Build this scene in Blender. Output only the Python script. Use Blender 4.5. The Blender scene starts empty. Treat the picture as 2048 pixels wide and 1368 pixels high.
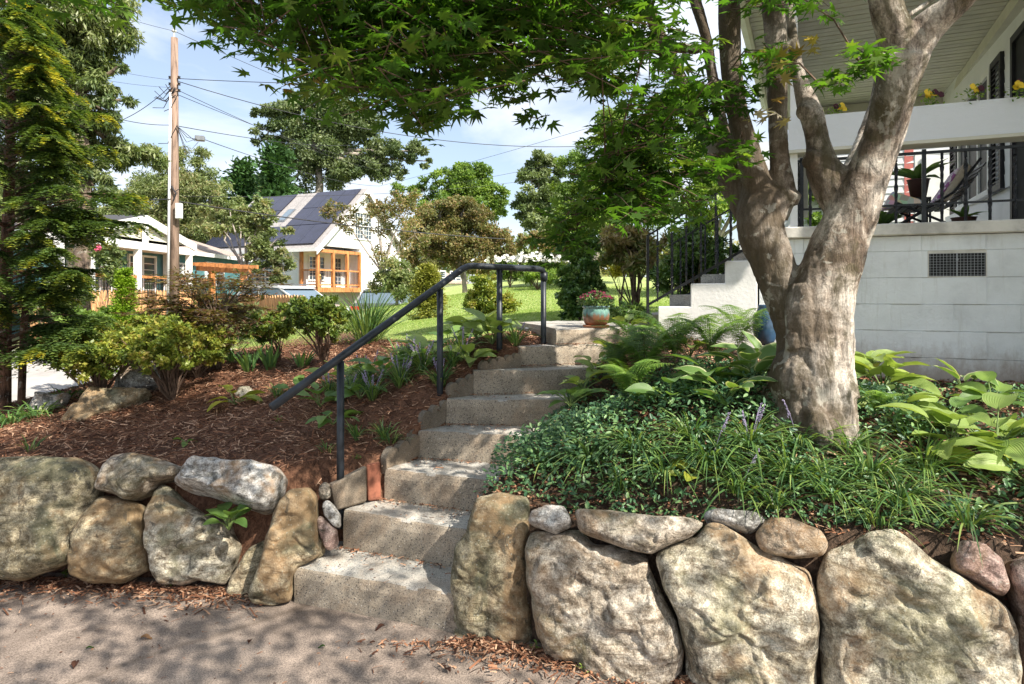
import bpy, bmesh, math, random
import numpy as np
from mathutils import Vector, Matrix, noise as mn
random.seed(7); rng = np.random.default_rng(7)
C = bpy.context.scene.collection
SC = bpy.context.scene
F = 1250.0; HZ = 585.0; EYE = 1.6
# ---------------------------------------------------------------- camera, sky, sun, exposure
cam = bpy.data.cameras.new('camera'); camo = bpy.data.objects.new('camera', cam); C.objects.link(camo)
camo.location = (0, 0, EYE); camo.rotation_euler = (math.radians(90), 0, 0)
cam.sensor_width = 36; cam.lens = 36*F/2048; cam.shift_y = -(684-HZ)/2048
cam.clip_start = 0.05; cam.clip_end = 1500
SC.camera = camo
SUN = Vector((0.54, -0.48, 0.70)).normalized()
elev = math.asin(SUN.z); az = math.atan2(SUN.x, SUN.y)
w = bpy.data.worlds.new('World'); SC.world = w; w.use_nodes = True
nt = w.node_tree; nt.nodes.clear()
out = nt.nodes.new('ShaderNodeOutputWorld'); bg = nt.nodes.new('ShaderNodeBackground')
sky = nt.nodes.new('ShaderNodeTexSky'); sky.sky_type = 'NISHITA'; sky.sun_disc = False
sky.sun_elevation = elev; sky.sun_rotation = az; sky.air_density = 1.0; sky.dust_density = 1.6; sky.ozone_density = 1.2
tc = nt.nodes.new('ShaderNodeTexCoord')
mp = nt.nodes.new('ShaderNodeMapping'); mp.inputs['Scale'].default_value = (1, 1, 2.6)
mp.inputs['Location'].default_value = (0.35, 0.1, 0.2)
n1 = nt.nodes.new('ShaderNodeTexNoise'); n1.inputs['Scale'].default_value = 2.6; n1.inputs['Detail'].default_value = 9; n1.inputs['Roughness'].default_value = 0.55
n1.inputs['Distortion'].default_value = 0.25
cr = nt.nodes.new('ShaderNodeValToRGB'); cr.color_ramp.elements[0].position = 0.44; cr.color_ramp.elements[1].position = 0.60
cr.color_ramp.elements[0].color = (0.25, 0.25, 0.25, 1); cr.color_ramp.elements[1].color = (0.92, 0.92, 0.92, 1)
mx = nt.nodes.new('ShaderNodeMix'); mx.data_type = 'RGBA'
mx.inputs[7].default_value = (5.2, 5.5, 6.0, 1)
nt.links.new(tc.outputs['Generated'], mp.inputs[0]); nt.links.new(mp.outputs[0], n1.inputs['Vector'])
nt.links.new(n1.outputs[0], cr.inputs[0]); nt.links.new(cr.outputs[0], mx.inputs[0])
nt.links.new(sky.outputs[0], mx.inputs[6]); nt.links.new(mx.outputs[2], bg.inputs[0])
nt.links.new(bg.outputs[0], out.inputs[0]); bg.inputs[1].default_value = 0.108
sl = bpy.data.lights.new('sun', 'SUN'); sl.energy = 5.0; sl.angle = math.radians(0.55); sl.color = (1, 0.93, 0.82)
so = bpy.data.objects.new('sun', sl); C.objects.link(so); so.rotation_euler = SUN.to_track_quat('Z', 'Y').to_euler(); so.location = (20, -10, 30)
SC.view_settings.view_transform = 'Standard'; SC.view_settings.look = 'None'; SC.view_settings.exposure = 1.0; SC.view_settings.gamma = 1
SC.view_settings.use_curve_mapping = False
SC.render.engine = 'CYCLES'
SC.cycles.max_bounces = 7; SC.cycles.transparent_max_bounces = 8

# ---------------------------------------------------------------- geometry helpers
def P(px, py, d):
    """point at distance d straight ahead that lies along a sight line"""
    return Vector(((px-1024)/F*d, d, EYE-(py-HZ)/F*d))
def GP(px, py, z):
    d = (EYE-z)*F/(py-HZ); return P(px, py, d)

class MB:
    def __init__(s): s.v = []; s.f = []
    def add(s, vs, fs):
        o = len(s.v); s.v += [tuple(v) for v in vs]; s.f += [tuple(i+o for i in f) for f in fs]
    def box(s, c, size, rot=0.0, M=None):
        a, b, h = size[0]/2, size[1]/2, size[2]/2
        pts = [Vector((x, y, z)) for z in (-h, h) for y in (-b, b) for x in (-a, a)]
        R = M if M is not None else Matrix.Rotation(rot, 3, 'Z')
        c = Vector(c)
        s.add([c + R @ p for p in pts], [(0, 2, 3, 1), (4, 5, 7, 6), (0, 1, 5, 4), (2, 6, 7, 3), (0, 4, 6, 2), (1, 3, 7, 5)])
    def hexa(s, p8):
        s.add(p8, [(0, 2, 3, 1), (4, 5, 7, 6), (0, 1, 5, 4), (2, 6, 7, 3), (0, 4, 6, 2), (1, 3, 7, 5)])
    def bar(s, a, b, w, h=None, up=(0, 0, 1)):
        a = Vector(a); b = Vector(b); h = h or w
        d = (b-a).normalized(); u = Vector(up)
        if abs(d.dot(u)) > 0.98: u = Vector((1, 0, 0))
        x = d.cross(u).normalized()*w/2; y = x.cross(d).normalized()*h/2
        s.hexa([a-x-y, a+x-y, a-x+y, a+x+y, b-x-y, b+x-y, b-x+y, b+x+y])
    def tube(s, pts, rad, n=8, cap=True):
        pts = [Vector(p) for p in pts]
        if not hasattr(rad, '__len__'): rad = [rad]*len(pts)
        o = len(s.v); prev = None
        for i, p in enumerate(pts):
            d = (pts[min(i+1, len(pts)-1)]-pts[max(i-1, 0)]).normalized()
            if prev is None:
                u = Vector((0, 0, 1)) if abs(d.z) < 0.9 else Vector((1, 0, 0))
            else: u = prev
            x = d.cross(u).normalized(); y = x.cross(d).normalized(); prev = y
            for k in range(n):
                t = 2*math.pi*k/n
                s.v.append(tuple(p + (x*math.cos(t)+y*math.sin(t))*rad[i]))
        for i in range(len(pts)-1):
            for k in range(n):
                a = o+i*n+k; b = o+i*n+(k+1) % n
                s.f.append((a, b, b+n, a+n))
        if cap:
            s.f.append(tuple(o+k for k in range(n))[::-1]); s.f.append(tuple(o+(len(pts)-1)*n+k for k in range(n)))
    def lathe(s, prof, c, n=24):
        o = len(s.v)
        for r, z in prof:
            for k in range(n):
                t = 2*math.pi*k/n; s.v.append((c[0]+r*math.cos(t), c[1]+r*math.sin(t), c[2]+z))
        for i in range(len(prof)-1):
            for k in range(n):
                a = o+i*n+k; b = o+i*n+(k+1) % n; s.f.append((a, b, b+n, a+n))
    def prism(s, poly, d):
        """poly: list of 3-D points, d: extrusion vector"""
        n = len(poly); poly = [Vector(p) for p in poly]; d = Vector(d)
        s.add(poly+[p+d for p in poly], [tuple(range(n))[::-1], tuple(range(n, 2*n))]+[(i, (i+1) % n, (i+1) % n+n, i+n) for i in range(n)])
    def build(s, name, mat, parent=None, loc=None, smooth=False, bevel=0):
        L = WL.get(parent.name, Vector((0, 0, 0))) if parent else (Vector(loc) if loc is not None else Vector((0, 0, 0)))
        me = bpy.data.meshes.new(name); me.from_pydata([(x-L.x, y-L.y, z-L.z) for x, y, z in s.v], [], s.f)
        if bevel:
            bm = bmesh.new(); bm.from_mesh(me)
            bmesh.ops.bevel(bm, geom=list(bm.edges), offset=bevel, segments=1, affect='EDGES'); bm.to_mesh(me); bm.free()
        me.update()
        if smooth: me.polygons.foreach_set('use_smooth', [True]*len(me.polygons))
        return link(name, me, mat, parent, L)
WL = {}
def link(name, me, mat, parent=None, L=Vector((0, 0, 0))):
    o = bpy.data.objects.new(name, me); C.objects.link(o)
    if mat is not None and me is not None and not me.materials:
        for m in (mat if isinstance(mat, (list, tuple)) else [mat]): me.materials.append(m)
    if parent: o.parent = parent
    else: o.location = L
    WL[o.name] = L
    return o
def thing(name, label, cat, loc=(0, 0, 0), group=None):
    o = bpy.data.objects.new(name, None); C.objects.link(o); o.location = loc
    o.empty_display_size = 0.1
    o['label'] = label; o['category'] = cat
    if group: o['group'] = group
    WL[o.name] = Vector(loc); return o
def tag(o, label, cat, group=None):
    o['label'] = label; o['category'] = cat
    if group: o['group'] = group
    return o
def struct(o): o['kind'] = 'structure'; return o
def stuff(o): o['kind'] = 'stuff'; return o
def inst(name, me, parent, loc, rot=None, scale=None, mat4=None):
    """part that shares mesh data; loc in world space"""
    o = bpy.data.objects.new(name, me); C.objects.link(o)
    if parent: o.parent = parent
    L = WL.get(parent.name, Vector((0, 0, 0))) if parent else Vector((0, 0, 0))
    if mat4 is not None:
        o.matrix_basis = Matrix.Translation(-L) @ mat4
    else:
        o.location = Vector(loc)-L
        if rot is not None: o.rotation_euler = rot
        if scale is not None: o.scale = scale
    WL[o.name] = L
    return o
def unitbox(name, mat, bev=0.0, size=(1, 1, 1)):
    m = MB(); m.box((0, 0, 0), size); me = bpy.data.meshes.new(name); me.from_pydata(m.v, [], m.f)
    if bev:
        bm = bmesh.new(); bm.from_mesh(me); bmesh.ops.bevel(bm, geom=list(bm.edges), offset=bev, segments=1, affect='EDGES'); bm.to_mesh(me); bm.free()
    me.materials.append(mat); me.update(); return me

# numpy mesh: one template copied many times
def frames(nrm, spin):
    """orthonormal frames with z = nrm (N,3)"""
    n = nrm/np.linalg.norm(nrm, axis=1, keepdims=True)
    h = np.where(np.abs(n[:, 2:3]) > 0.9, np.array([[1., 0, 0]]), np.array([[0, 0, 1.]]))
    x = np.cross(h, n); x /= np.linalg.norm(x, axis=1, keepdims=True); y = np.cross(n, x)
    c, s = np.cos(spin)[:, None], np.sin(spin)[:, None]
    return np.stack([x*c+y*s, -x*s+y*c, n], axis=2)
def frames_xy(xd, nrm):
    """frames with x along xd, z close to nrm"""
    x = xd/np.linalg.norm(xd, axis=1, keepdims=True)
    y = np.cross(nrm, x); y /= np.maximum(np.linalg.norm(y, axis=1, keepdims=True), 1e-6); z = np.cross(x, y)
    return np.stack([x, y, z], axis=2)
def npmesh(name, V, Fc, rnd=None, nv=None):
    """V (n,3); Fc (m,k) same size faces"""
    me = bpy.data.meshes.new(name); m, k = Fc.shape
    me.vertices.add(len(V)); me.vertices.foreach_set('co', V.astype(np.float32).ravel())
    me.loops.add(m*k); me.loops.foreach_set('vertex_index', Fc.astype(np.int32).ravel())
    me.polygons.add(m); me.polygons.foreach_set('loop_start', np.arange(0, m*k, k, dtype=np.int32))
    me.polygons.foreach_set('loop_total', np.full(m, k, dtype=np.int32))
    if rnd is not None:
        a = me.attributes.new('rnd', 'FLOAT', 'FACE'); a.data.foreach_set('value', rnd.astype(np.float32))
    me.update(calc_edges=True)
    return me
def cloud_mesh(name, tv, tf, loc, R, scale, rnd=None, origin=Vector((0, 0, 0))):
    tv = np.array(tv, float); tf = np.array(tf, int); N = len(loc)
    scale = np.broadcast_to(np.asarray(scale, float), (N,)) if np.ndim(scale) < 2 else scale
    sc = scale[:, None, None] if scale.ndim == 1 else scale[:, None, :]
    V = np.einsum('nij,nkj->nki', R, tv[None]*sc) + loc[:, None, :] - np.array(origin)[None, None, :]
    Fc = tf[None]+np.arange(N)[:, None, None]*len(tv)
    rnd = rng.random(N) if rnd is None else rnd
    return npmesh(name, V.reshape(-1, 3), Fc.reshape(-1, tf.shape[1]), np.repeat(rnd, len(tf)))
def strips(name, base, dirv, side, length, width, droop, rnd=None, seg=6, origin=Vector((0, 0, 0)), taper=0.8, bend=1.0):
    """arching blades: base(N,3) dirv(N,3) start direction, droop amount"""
    N = len(base); t = np.linspace(0, 1, seg+1)
    side = side/np.linalg.norm(side, axis=1, keepdims=True); dirv = dirv/np.linalg.norm(dirv, axis=1, keepdims=True)
    L = np.broadcast_to(length, (N,)); W = np.broadcast_to(width, (N,)); D = np.broadcast_to(droop, (N,))
    hor = dirv*np.array([1, 1, 0.0]); hor /= np.maximum(np.linalg.norm(hor, axis=1, keepdims=True), 1e-4)
    pts = base[:, None]+dirv[:, None]*(L[:, None, None]*t[None, :, None]) + hor[:, None]*(L*D)[:, None, None]*(t**2)[None, :, None]*0.5*bend
    pts[:, :, 2] -= (L*D)[:, None]*(t**2.2)[None]
    wp = np.sin(np.pi*np.clip(0.12+t*0.88, 0, 1))**taper; wp[-1] = 0.03
    off = side[:, None]*(W[:, None]*wp[None])[:, :, None]*0.5
    V = np.stack([pts-off, pts+off], axis=2).reshape(N, -1, 3)-np.array(origin)
    q = np.array([(2*i, 2*i+1, 2*i+3, 2*i+2) for i in range(seg)])
    Fc = q[None]+np.arange(N)[:, None, None]*(2*(seg+1))
    rnd = rng.random(N) if rnd is None else rnd
    return npmesh(name, V.reshape(-1, 3), Fc.reshape(-1, 4), np.repeat(rnd, seg))
def fbm(p, sc, o=4):
    return mn.fractal(Vector(p)*sc, 0.9, 2.1, o, noise_basis='PERLIN_ORIGINAL')

# ---------------------------------------------------------------- materials
def nm(name):
    m = bpy.data.materials.new(name); m.use_nodes = True; nt = m.node_tree
    b = nt.nodes['Principled BSDF']; b.inputs['Specular IOR Level'].default_value = 0.35
    return m, nt, b
def nd(nt, t, **kw):
    n = nt.nodes.new(t)
    for k, v in kw.items():
        if k.startswith('_'): setattr(n, k[1:], v)
        else: n.inputs[k.replace('__', ' ')].default_value = v
    return n
def ramp(nt, fac, stops, interp='LINEAR'):
    r = nt.nodes.new('ShaderNodeValToRGB'); e = r.color_ramp.elements; r.color_ramp.interpolation = interp
    while len(e) < len(stops): e.new(0.5)
    for i, (p, c) in enumerate(stops):
        e[i].position = p; e[i].color = (c[0], c[1], c[2], 1) if hasattr(c, '__len__') else (c, c, c, 1)
    nt.links.new(fac, r.inputs[0]); return r.outputs[0]
def mix(nt, fac, a, b, mode='MIX'):
    m = nt.nodes.new('ShaderNodeMix'); m.data_type = 'RGBA'; m.blend_type = mode
    for s, v in ((0, fac), (6, a), (7, b)):
        if hasattr(v, 'links'): nt.links.new(v, m.inputs[s])
        elif s == 0: m.inputs[0].default_value = v
        else: m.inputs[s].default_value = (v[0], v[1], v[2], 1)
    return m.outputs[2]
def coords(nt, kind='Object', scale=(1, 1, 1), rot=(0, 0, 0)):
    if kind == 'World': g = nt.nodes.new('ShaderNodeNewGeometry').outputs['Position']
    else: g = nt.nodes.new('ShaderNodeTexCoord').outputs[kind]
    m = nt.nodes.new('ShaderNodeMapping'); m.inputs['Scale'].default_value = scale; m.inputs['Rotation'].default_value = rot
    nt.links.new(g, m.inputs[0]); return m.outputs[0]
def noise(nt, vec, scale, detail=4, rough=0.5, dist=0):
    n = nd(nt, 'ShaderNodeTexNoise', Scale=scale, Detail=detail, Roughness=rough, Distortion=dist); nt.links.new(vec, n.inputs['Vector']); return n.outputs[0]
def voro(nt, vec, scale, feat='F1', out='Distance'):
    n = nd(nt, 'ShaderNodeTexVoronoi', Scale=scale, _feature=feat); nt.links.new(vec, n.inputs['Vector']); return n.outputs[out]
def bump(nt, b, h, strength=0.3, dist=0.01, chain=None):
    n = nd(nt, 'ShaderNodeBump', Strength=strength, Distance=dist); nt.links.new(h, n.inputs['Height'])
    if chain is not None: nt.links.new(chain, n.inputs['Normal'])
    nt.links.new(n.outputs[0], b.inputs['Normal']); return n.outputs[0]
def mr_(nt, f, a, b_):
    m = nd(nt, 'ShaderNodeMapRange'); m.inputs[1].default_value = a; m.inputs[2].default_value = b_; nt.links.new(f, m.inputs[0]); return m.outputs[0]
def simple(name, c, rough=0.6, var=0.12, sc=6, bmp=0.15, bsc=60, metal=0, kind='World', stretch=(1, 1, 1), spec=0.35):
    m, nt, b = nm(name); v = coords(nt, kind, stretch)
    f = noise(nt, v, sc, 5, 0.6)
    col = ramp(nt, f, [(0.36, [x*(1-var*1.6) for x in c]), (0.5, c), (0.64, [min(1, x*(1+var)) for x in c])])
    nt.links.new(col, b.inputs['Base Color']); b.inputs['Roughness'].default_value = rough; b.inputs['Metallic'].default_value = metal
    b.inputs['Specular IOR Level'].default_value = spec
    if bmp: bump(nt, b, noise(nt, v, bsc, 4, 0.6), bmp, 0.004)
    return m
def leafmat(name, cols, trans=0.35, rough=0.5, spec=0.3, big=None, tcol=None):
    """per-leaf colour from attribute rnd; light also passes through the leaf"""
    m, nt, b = nm(name)
    a = nt.nodes.new('ShaderNodeAttribute'); a.attribute_name = 'rnd'
    n = len(cols); st = [((i+0.5)/n, c) for i, c in enumerate(cols)]
    col = ramp(nt, a.outputs['Fac'], st)
    if big:
        f = noise(nt, coords(nt, 'World'), big, 2, 0.5)
        col = mix(nt, 1.0, col, ramp(nt, f, [(0.3, 0.72), (0.7, 1.25)]), 'MULTIPLY')
    nt.links.new(col, b.inputs['Base Color']); b.inputs['Roughness'].default_value = rough; b.inputs['Specular IOR Level'].default_value = spec
    t = nt.nodes.new('ShaderNodeBsdfTranslucent')
    tc_ = mix(nt, 1.0, col, tcol or (1.5, 1.55, 0.7), 'MULTIPLY'); nt.links.new(tc_, t.inputs[0])
    ms = nt.nodes.new('ShaderNodeMixShader'); ms.inputs[0].default_value = trans
    nt.links.new(b.outputs[0], ms.inputs[1]); nt.links.new(t.outputs[0], ms.inputs[2])
    nt.links.new(ms.outputs[0], nt.nodes['Material Output'].inputs[0]); return m

def rockmat(name, a, b_, c, moss=0.4, mosscol=(0.10, 0.10, 0.045), seed=0):
    m, nt, b = nm(name); v0 = coords(nt, 'World', (1, 1, 1), (seed*0.7, seed*0.3, seed))
    v = coords(nt, 'World', (1.0, 1.0, 3.4), (0.5+seed*.2, 0.9, seed))
    f1 = noise(nt, v, 3.6, 10, 0.72, 0.9); f2 = noise(nt, v0, 26, 6, 0.7, 0.2); f3 = noise(nt, v0, 2.1, 5, 0.6, 0.9)
    f4 = noise(nt, v0, 150, 3, 0.7)
    col = ramp(nt, f1, [(0.37, a), (0.47, b_), (0.56, c), (0.66, [x*0.8 for x in a])])
    col = mix(nt, 1.0, col, ramp(nt, f2, [(0.36, (0.42, 0.38, 0.34)), (0.5, 0.95), (0.62, 1.4)]), 'MULTIPLY')
    col = mix(nt, 1.0, col, ramp(nt, f4, [(0.38, 0.65), (0.62, 1.3)]), 'MULTIPLY')
    col = mix(nt, ramp(nt, f3, [(0.54-moss*0.12, 0), (0.60-moss*0.06, moss)]), col, mosscol)
    f6 = noise(nt, coords(nt, 'World', (1, 1, 1), (seed, 1.3, 0.2)), 2.6, 5, 0.6, 0.7)
    col = mix(nt, ramp(nt, f6, [(0.50, 0), (0.60, 0.55)]), col, [x*y for x, y in zip((0.33, 0.20, 0.10), (1, 1, 1))])
    f5 = noise(nt, v0, 6.3, 6, 0.7, 1.4)
    col = mix(nt, ramp(nt, f5, [(0.57, 0), (0.62, 0.7)]), col, (0.045, 0.043, 0.035))
    f7 = voro(nt, v0, 42); col = mix(nt, ramp(nt, f7, [(0.10, 0.5), (0.2, 0)]), col, (0.40, 0.40, 0.33))
    nt.links.new(col, b.inputs['Base Color']); b.inputs['Roughness'].default_value = 0.85; b.inputs['Specular IOR Level'].default_value = 0.25
    ch = bump(nt, b, f1, 0.45, 0.035); ch = bump(nt, b, f2, 0.9, 0.016, ch); bump(nt, b, f4, 0.5, 0.003, ch)
    return m
M = {}
M['rock_tan'] = rockmat('rock_tan', (0.17, 0.135, 0.10), (0.31, 0.26, 0.20), (0.46, 0.41, 0.34), 0.4, seed=1)
M['rock_olive'] = rockmat('rock_olive', (0.14, 0.115, 0.07), (0.26, 0.22, 0.14), (0.38, 0.33, 0.23), 0.65, (0.085, 0.092, 0.055), seed=2)
M['rock_grey'] = rockmat('rock_grey', (0.22, 0.215, 0.20), (0.36, 0.35, 0.33), (0.50, 0.48, 0.45), 0.15, seed=3)
M['rock_pale'] = rockmat('rock_pale', (0.24, 0.20, 0.14), (0.40, 0.355, 0.265), (0.54, 0.49, 0.39), 0.45, (0.16, 0.165, 0.085), seed=4)
M['rock_red'] = rockmat('rock_red', (0.20, 0.13, 0.11), (0.30, 0.21, 0.18), (0.38, 0.29, 0.25), 0.05, seed=5)

def concrete_mat(name, base, dark, speck=1.0, warm=(0.30, 0.22, 0.15)):
    m, nt, b = nm(name); v = coords(nt, 'World')
    f = noise(nt, v, 5, 6, 0.6); col = ramp(nt, f, [(0.38, [x*0.68 for x in base]), (0.6, base)])
    vd = nd(nt, 'ShaderNodeTexVoronoi', Scale=105.0); nt.links.new(v, vd.inputs['Vector'])
    cl = nd(nt, 'ShaderNodeSeparateColor'); nt.links.new(vd.outputs['Color'], cl.inputs[0])
    sel = ramp(nt, cl.outputs[0], [(0.50, 0), (0.62, speck)])
    dd = ramp(nt, vd.outputs['Distance'], [(0.30, 1), (0.46, 0)])
    fac = mix(nt, 1.0, sel, dd, 'MULTIPLY')
    peb = ramp(nt, cl.outputs[1], [(0.2, dark), (0.6, [x*1.9 for x in dark]), (0.9, (0.42, 0.38, 0.33))])
    col = mix(nt, fac, col, peb)
    fd = noise(nt, v, 2.4, 5, 0.7, 0.6); col = mix(nt, ramp(nt, fd, [(0.48, 0), (0.60, 0.5)]), col, warm)
    fs = noise(nt, v, 210, 2, 0.6); col = mix(nt, 1.0, col, ramp(nt, fs, [(0.38, 0.7), (0.62, 1.25)]), 'MULTIPLY')
    nt.links.new(col, b.inputs['Base Color']); b.inputs['Roughness'].default_value = 0.88
    ch = bump(nt, b, fac, 0.35, 0.004); ch = bump(nt, b, noise(nt, v, 38, 5, 0.7), 0.5, 0.006, ch); bump(nt, b, fs, 0.45, 0.002, ch)
    return m
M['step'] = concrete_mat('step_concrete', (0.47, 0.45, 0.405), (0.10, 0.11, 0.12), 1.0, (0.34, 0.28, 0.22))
M['riser'] = concrete_mat('riser_concrete_shaded', (0.34, 0.29, 0.225), (0.045, 0.042, 0.04), 0.85)  # tan cast concrete, darkened to put the risers' shade into the colour
M['edging'] = concrete_mat('edging_concrete', (0.20, 0.165, 0.125), (0.07, 0.06, 0.05), 0.3)
M['brick'] = simple('red_brick', (0.27, 0.10, 0.06), 0.85, 0.3, 14, 0.5, 90)

def driveway_mat():
    m, nt, b = nm('driveway_concrete'); v = coords(nt, 'World')
    f = noise(nt, v, 1.3, 7, 0.65, 0.5); f2 = noise(nt, v, 160, 3, 0.7); f3 = noise(nt, v, 9, 6, 0.7)
    col = ramp(nt, f, [(0.38, (0.18, 0.142, 0.116)), (0.5, (0.235, 0.188, 0.155)), (0.62, (0.31, 0.25, 0.205))])
    col = mix(nt, 1.0, col, ramp(nt, f2, [(0.36, 0.5), (0.5, 1.0), (0.64, 1.45)]), 'MULTIPLY')
    col = mix(nt, 1.0, col, ramp(nt, f3, [(0.38, 0.8), (0.6, 1.1)]), 'MULTIPLY')
    ck = voro(nt, mix(nt, 0.3, v, nd(nt, 'ShaderNodeTexNoise', Scale=2.0, Detail=9).outputs[1]), 0.22, 'DISTANCE_TO_EDGE')
    col = mix(nt, ramp(nt, ck, [(0.0, 0.5), (0.0016, 0)]), col, (0.08, 0.06, 0.045))
    nt.links.new(col, b.inputs['Base Color']); b.inputs['Roughness'].default_value = 0.85
    ch = bump(nt, b, f3, 0.3, 0.01); bump(nt, b, f2, 0.6, 0.003, ch); return m
M['driveway'] = driveway_mat()
def mulch_mat(name, c1, c2, c3):
    m, nt, b = nm(name); v = coords(nt, 'World', (1, 3, 1), (0, 0, 0.5)); v2 = coords(nt, 'World', (3, 1, 1), (0, 0, -0.3))
    f = noise(nt, v, 28, 5, 0.7, 1.2); g = noise(nt, v2, 34, 5, 0.7, 1.2); f3 = noise(nt, coords(nt, 'World'), 2.2, 4)
    col = mix(nt, 0.5, ramp(nt, f, [(0.40, c1), (0.5, c2), (0.62, c3)]), ramp(nt, g, [(0.35, c1), (0.52, c2), (0.7, c3)]))
    col = mix(nt, 1.0, col, ramp(nt, f3, [(0.3, 0.7), (0.7, 1.2)]), 'MULTIPLY')
    nt.links.new(col, b.inputs['Base Color']); b.inputs['Roughness'].default_value = 0.9
    ch = bump(nt, b, f, 0.8, 0.012); bump(nt, b, g, 0.8, 0.012, ch); return m
M['mulch'] = mulch_mat('mulch', (0.06, 0.027, 0.016), (0.16, 0.075, 0.042), (0.30, 0.155, 0.09))
M['soil'] = mulch_mat('soil', (0.03, 0.02, 0.013), (0.075, 0.047, 0.03), (0.16, 0.10, 0.065))
def grass_mat(name, c1, c2, c3):
    m, nt, b = nm(name); v = coords(nt, 'World')
    f = noise(nt, v, 0.8, 6, 0.65); g = noise(nt, v, 45, 4, 0.7)
    col = ramp(nt, f, [(0.3, c1), (0.5, c2), (0.72, c3)]); col = mix(nt, 1.0, col, ramp(nt, g, [(0.3, 0.6), (0.7, 1.4)]), 'MULTIPLY')
    nt.links.new(col, b.inputs['Base Color']); b.inputs['Roughness'].default_value = 0.9
    bump(nt, b, g, 0.8, 0.03); return m
M['lawn'] = grass_mat('lawn', (0.24, 0.30, 0.09), (0.31, 0.38, 0.12), (0.38, 0.43, 0.17))
M['verge'] = grass_mat('verge', (0.07, 0.10, 0.03), (0.13, 0.14, 0.05), (0.22, 0.19, 0.10))
def bark_mat(name, light, mid, dark, mossy=0.5, sc=1.0, dark_x=None):
    m, nt, b = nm(name); v = coords(nt, 'World', (1, 1, 0.28)); v0 = coords(nt, 'World'); vr = coords(nt, 'World', (0.5, 0.5, 3.5))
    f = noise(nt, v, 22*sc, 8, 0.7, 1.2); g = noise(nt, v0, 3.4*sc, 6, 0.65, 0.5); h = noise(nt, v0, 110*sc, 4, 0.7); r = noise(nt, vr, 16*sc, 5, 0.6, 0.6)
    col = ramp(nt, g, [(0.38, dark), (0.47, mid), (0.58, light)])
    col = mix(nt, 1.0, col, ramp(nt, f, [(0.37, 0.42), (0.48, 0.95), (0.62, 1.3)]), 'MULTIPLY')
    col = mix(nt, 1.0, col, ramp(nt, r, [(0.3, 0.9), (0.55, 1.0), (0.7, 1.05)]), 'MULTIPLY')
    col = mix(nt, 1.0, col, ramp(nt, h, [(0.38, 0.7), (0.62, 1.2)]), 'MULTIPLY')
    q = noise(nt, coords(nt, 'World', (1, 1, 0.5), (0.4, 0.1, 0)), 4.1*sc, 7, 0.7, 0.8)
    col = mix(nt, ramp(nt, q, [(0.51, 0), (0.60, mossy)]), col, (0.075, 0.065, 0.028))
    if dark_x:   # bark turns darker brown towards the left leader, broken up by noise
        px_ = nt.nodes.new('ShaderNodeSeparateXYZ'); g_ = nt.nodes.new('ShaderNodeNewGeometry'); nt.links.new(g_.outputs['Position'], px_.inputs[0])
        ad = nd(nt, 'ShaderNodeMath', _operation='MULTIPLY_ADD'); ad.inputs[1].default_value = 0.9; nt.links.new(noise(nt, v0, 5.0, 6, 0.7), ad.inputs[0]); nt.links.new(px_.outputs[0], ad.inputs[2])
        col = mix(nt, ramp(nt, mr_(nt, ad.outputs[0], dark_x+.30, dark_x+.62), [(0, .85), (1, 0)]), col, (0.085, 0.062, 0.038))
    li = noise(nt, v0, 8.5*sc, 5, 0.6, 0.3); col = mix(nt, ramp(nt, li, [(0.60, 0), (0.63, 0.6)]), col, (0.42, 0.40, 0.34))
    nt.links.new(col, b.inputs['Base Color']); b.inputs['Roughness'].default_value = 0.9
    ch = bump(nt, b, f, 0.9, 0.03); ch = bump(nt, b, r, 0.25, 0.004, ch); bump(nt, b, h, 0.5, 0.003, ch); return m
M['bark_maple'] = bark_mat('bark_maple', (0.60, 0.54, 0.47), (0.41, 0.345, 0.285), (0.15, 0.11, 0.08), 0.75, 1.0, 1.50)
M['bark'] = bark_mat('bark', (0.20, 0.15, 0.11), (0.13, 0.095, 0.07), (0.06, 0.045, 0.035), 0.2)
M['bark_red'] = bark_mat('bark_red', (0.20, 0.11, 0.07), (0.12, 0.065, 0.04), (0.05, 0.03, 0.02), 0.1, 1.6)
M['bark_grey'] = simple('bark_grey', (0.30, 0.26, 0.22), 0.9, 0.3, 3, 0.4, 20)
M['twig'] = simple('twig', (0.13, 0.085, 0.06), 0.85, 0.3, 30, 0)
M['iron'] = simple('black_iron', (0.016, 0.017, 0.02), 0.38, 0.3, 30, 0.12, 220, 0.3, spec=0.5)
M['railpaint'] = simple('rail_paint', (0.020, 0.026, 0.034), 0.42, 0.35, 12, 0.25, 260, 0.15, spec=0.5)
M['white'] = simple('white_paint', (0.80, 0.80, 0.78), 0.6, 0.05, 5, 0.1, 80)
M['cream'] = simple('cream_paint', (0.62, 0.60, 0.50), 0.6, 0.05, 4, 0.1, 80)
M['blockpaint'] = simple('block_paint', (0.76, 0.78, 0.78), 0.75, 0.07, 3.0, 1.0, 45)
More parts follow.
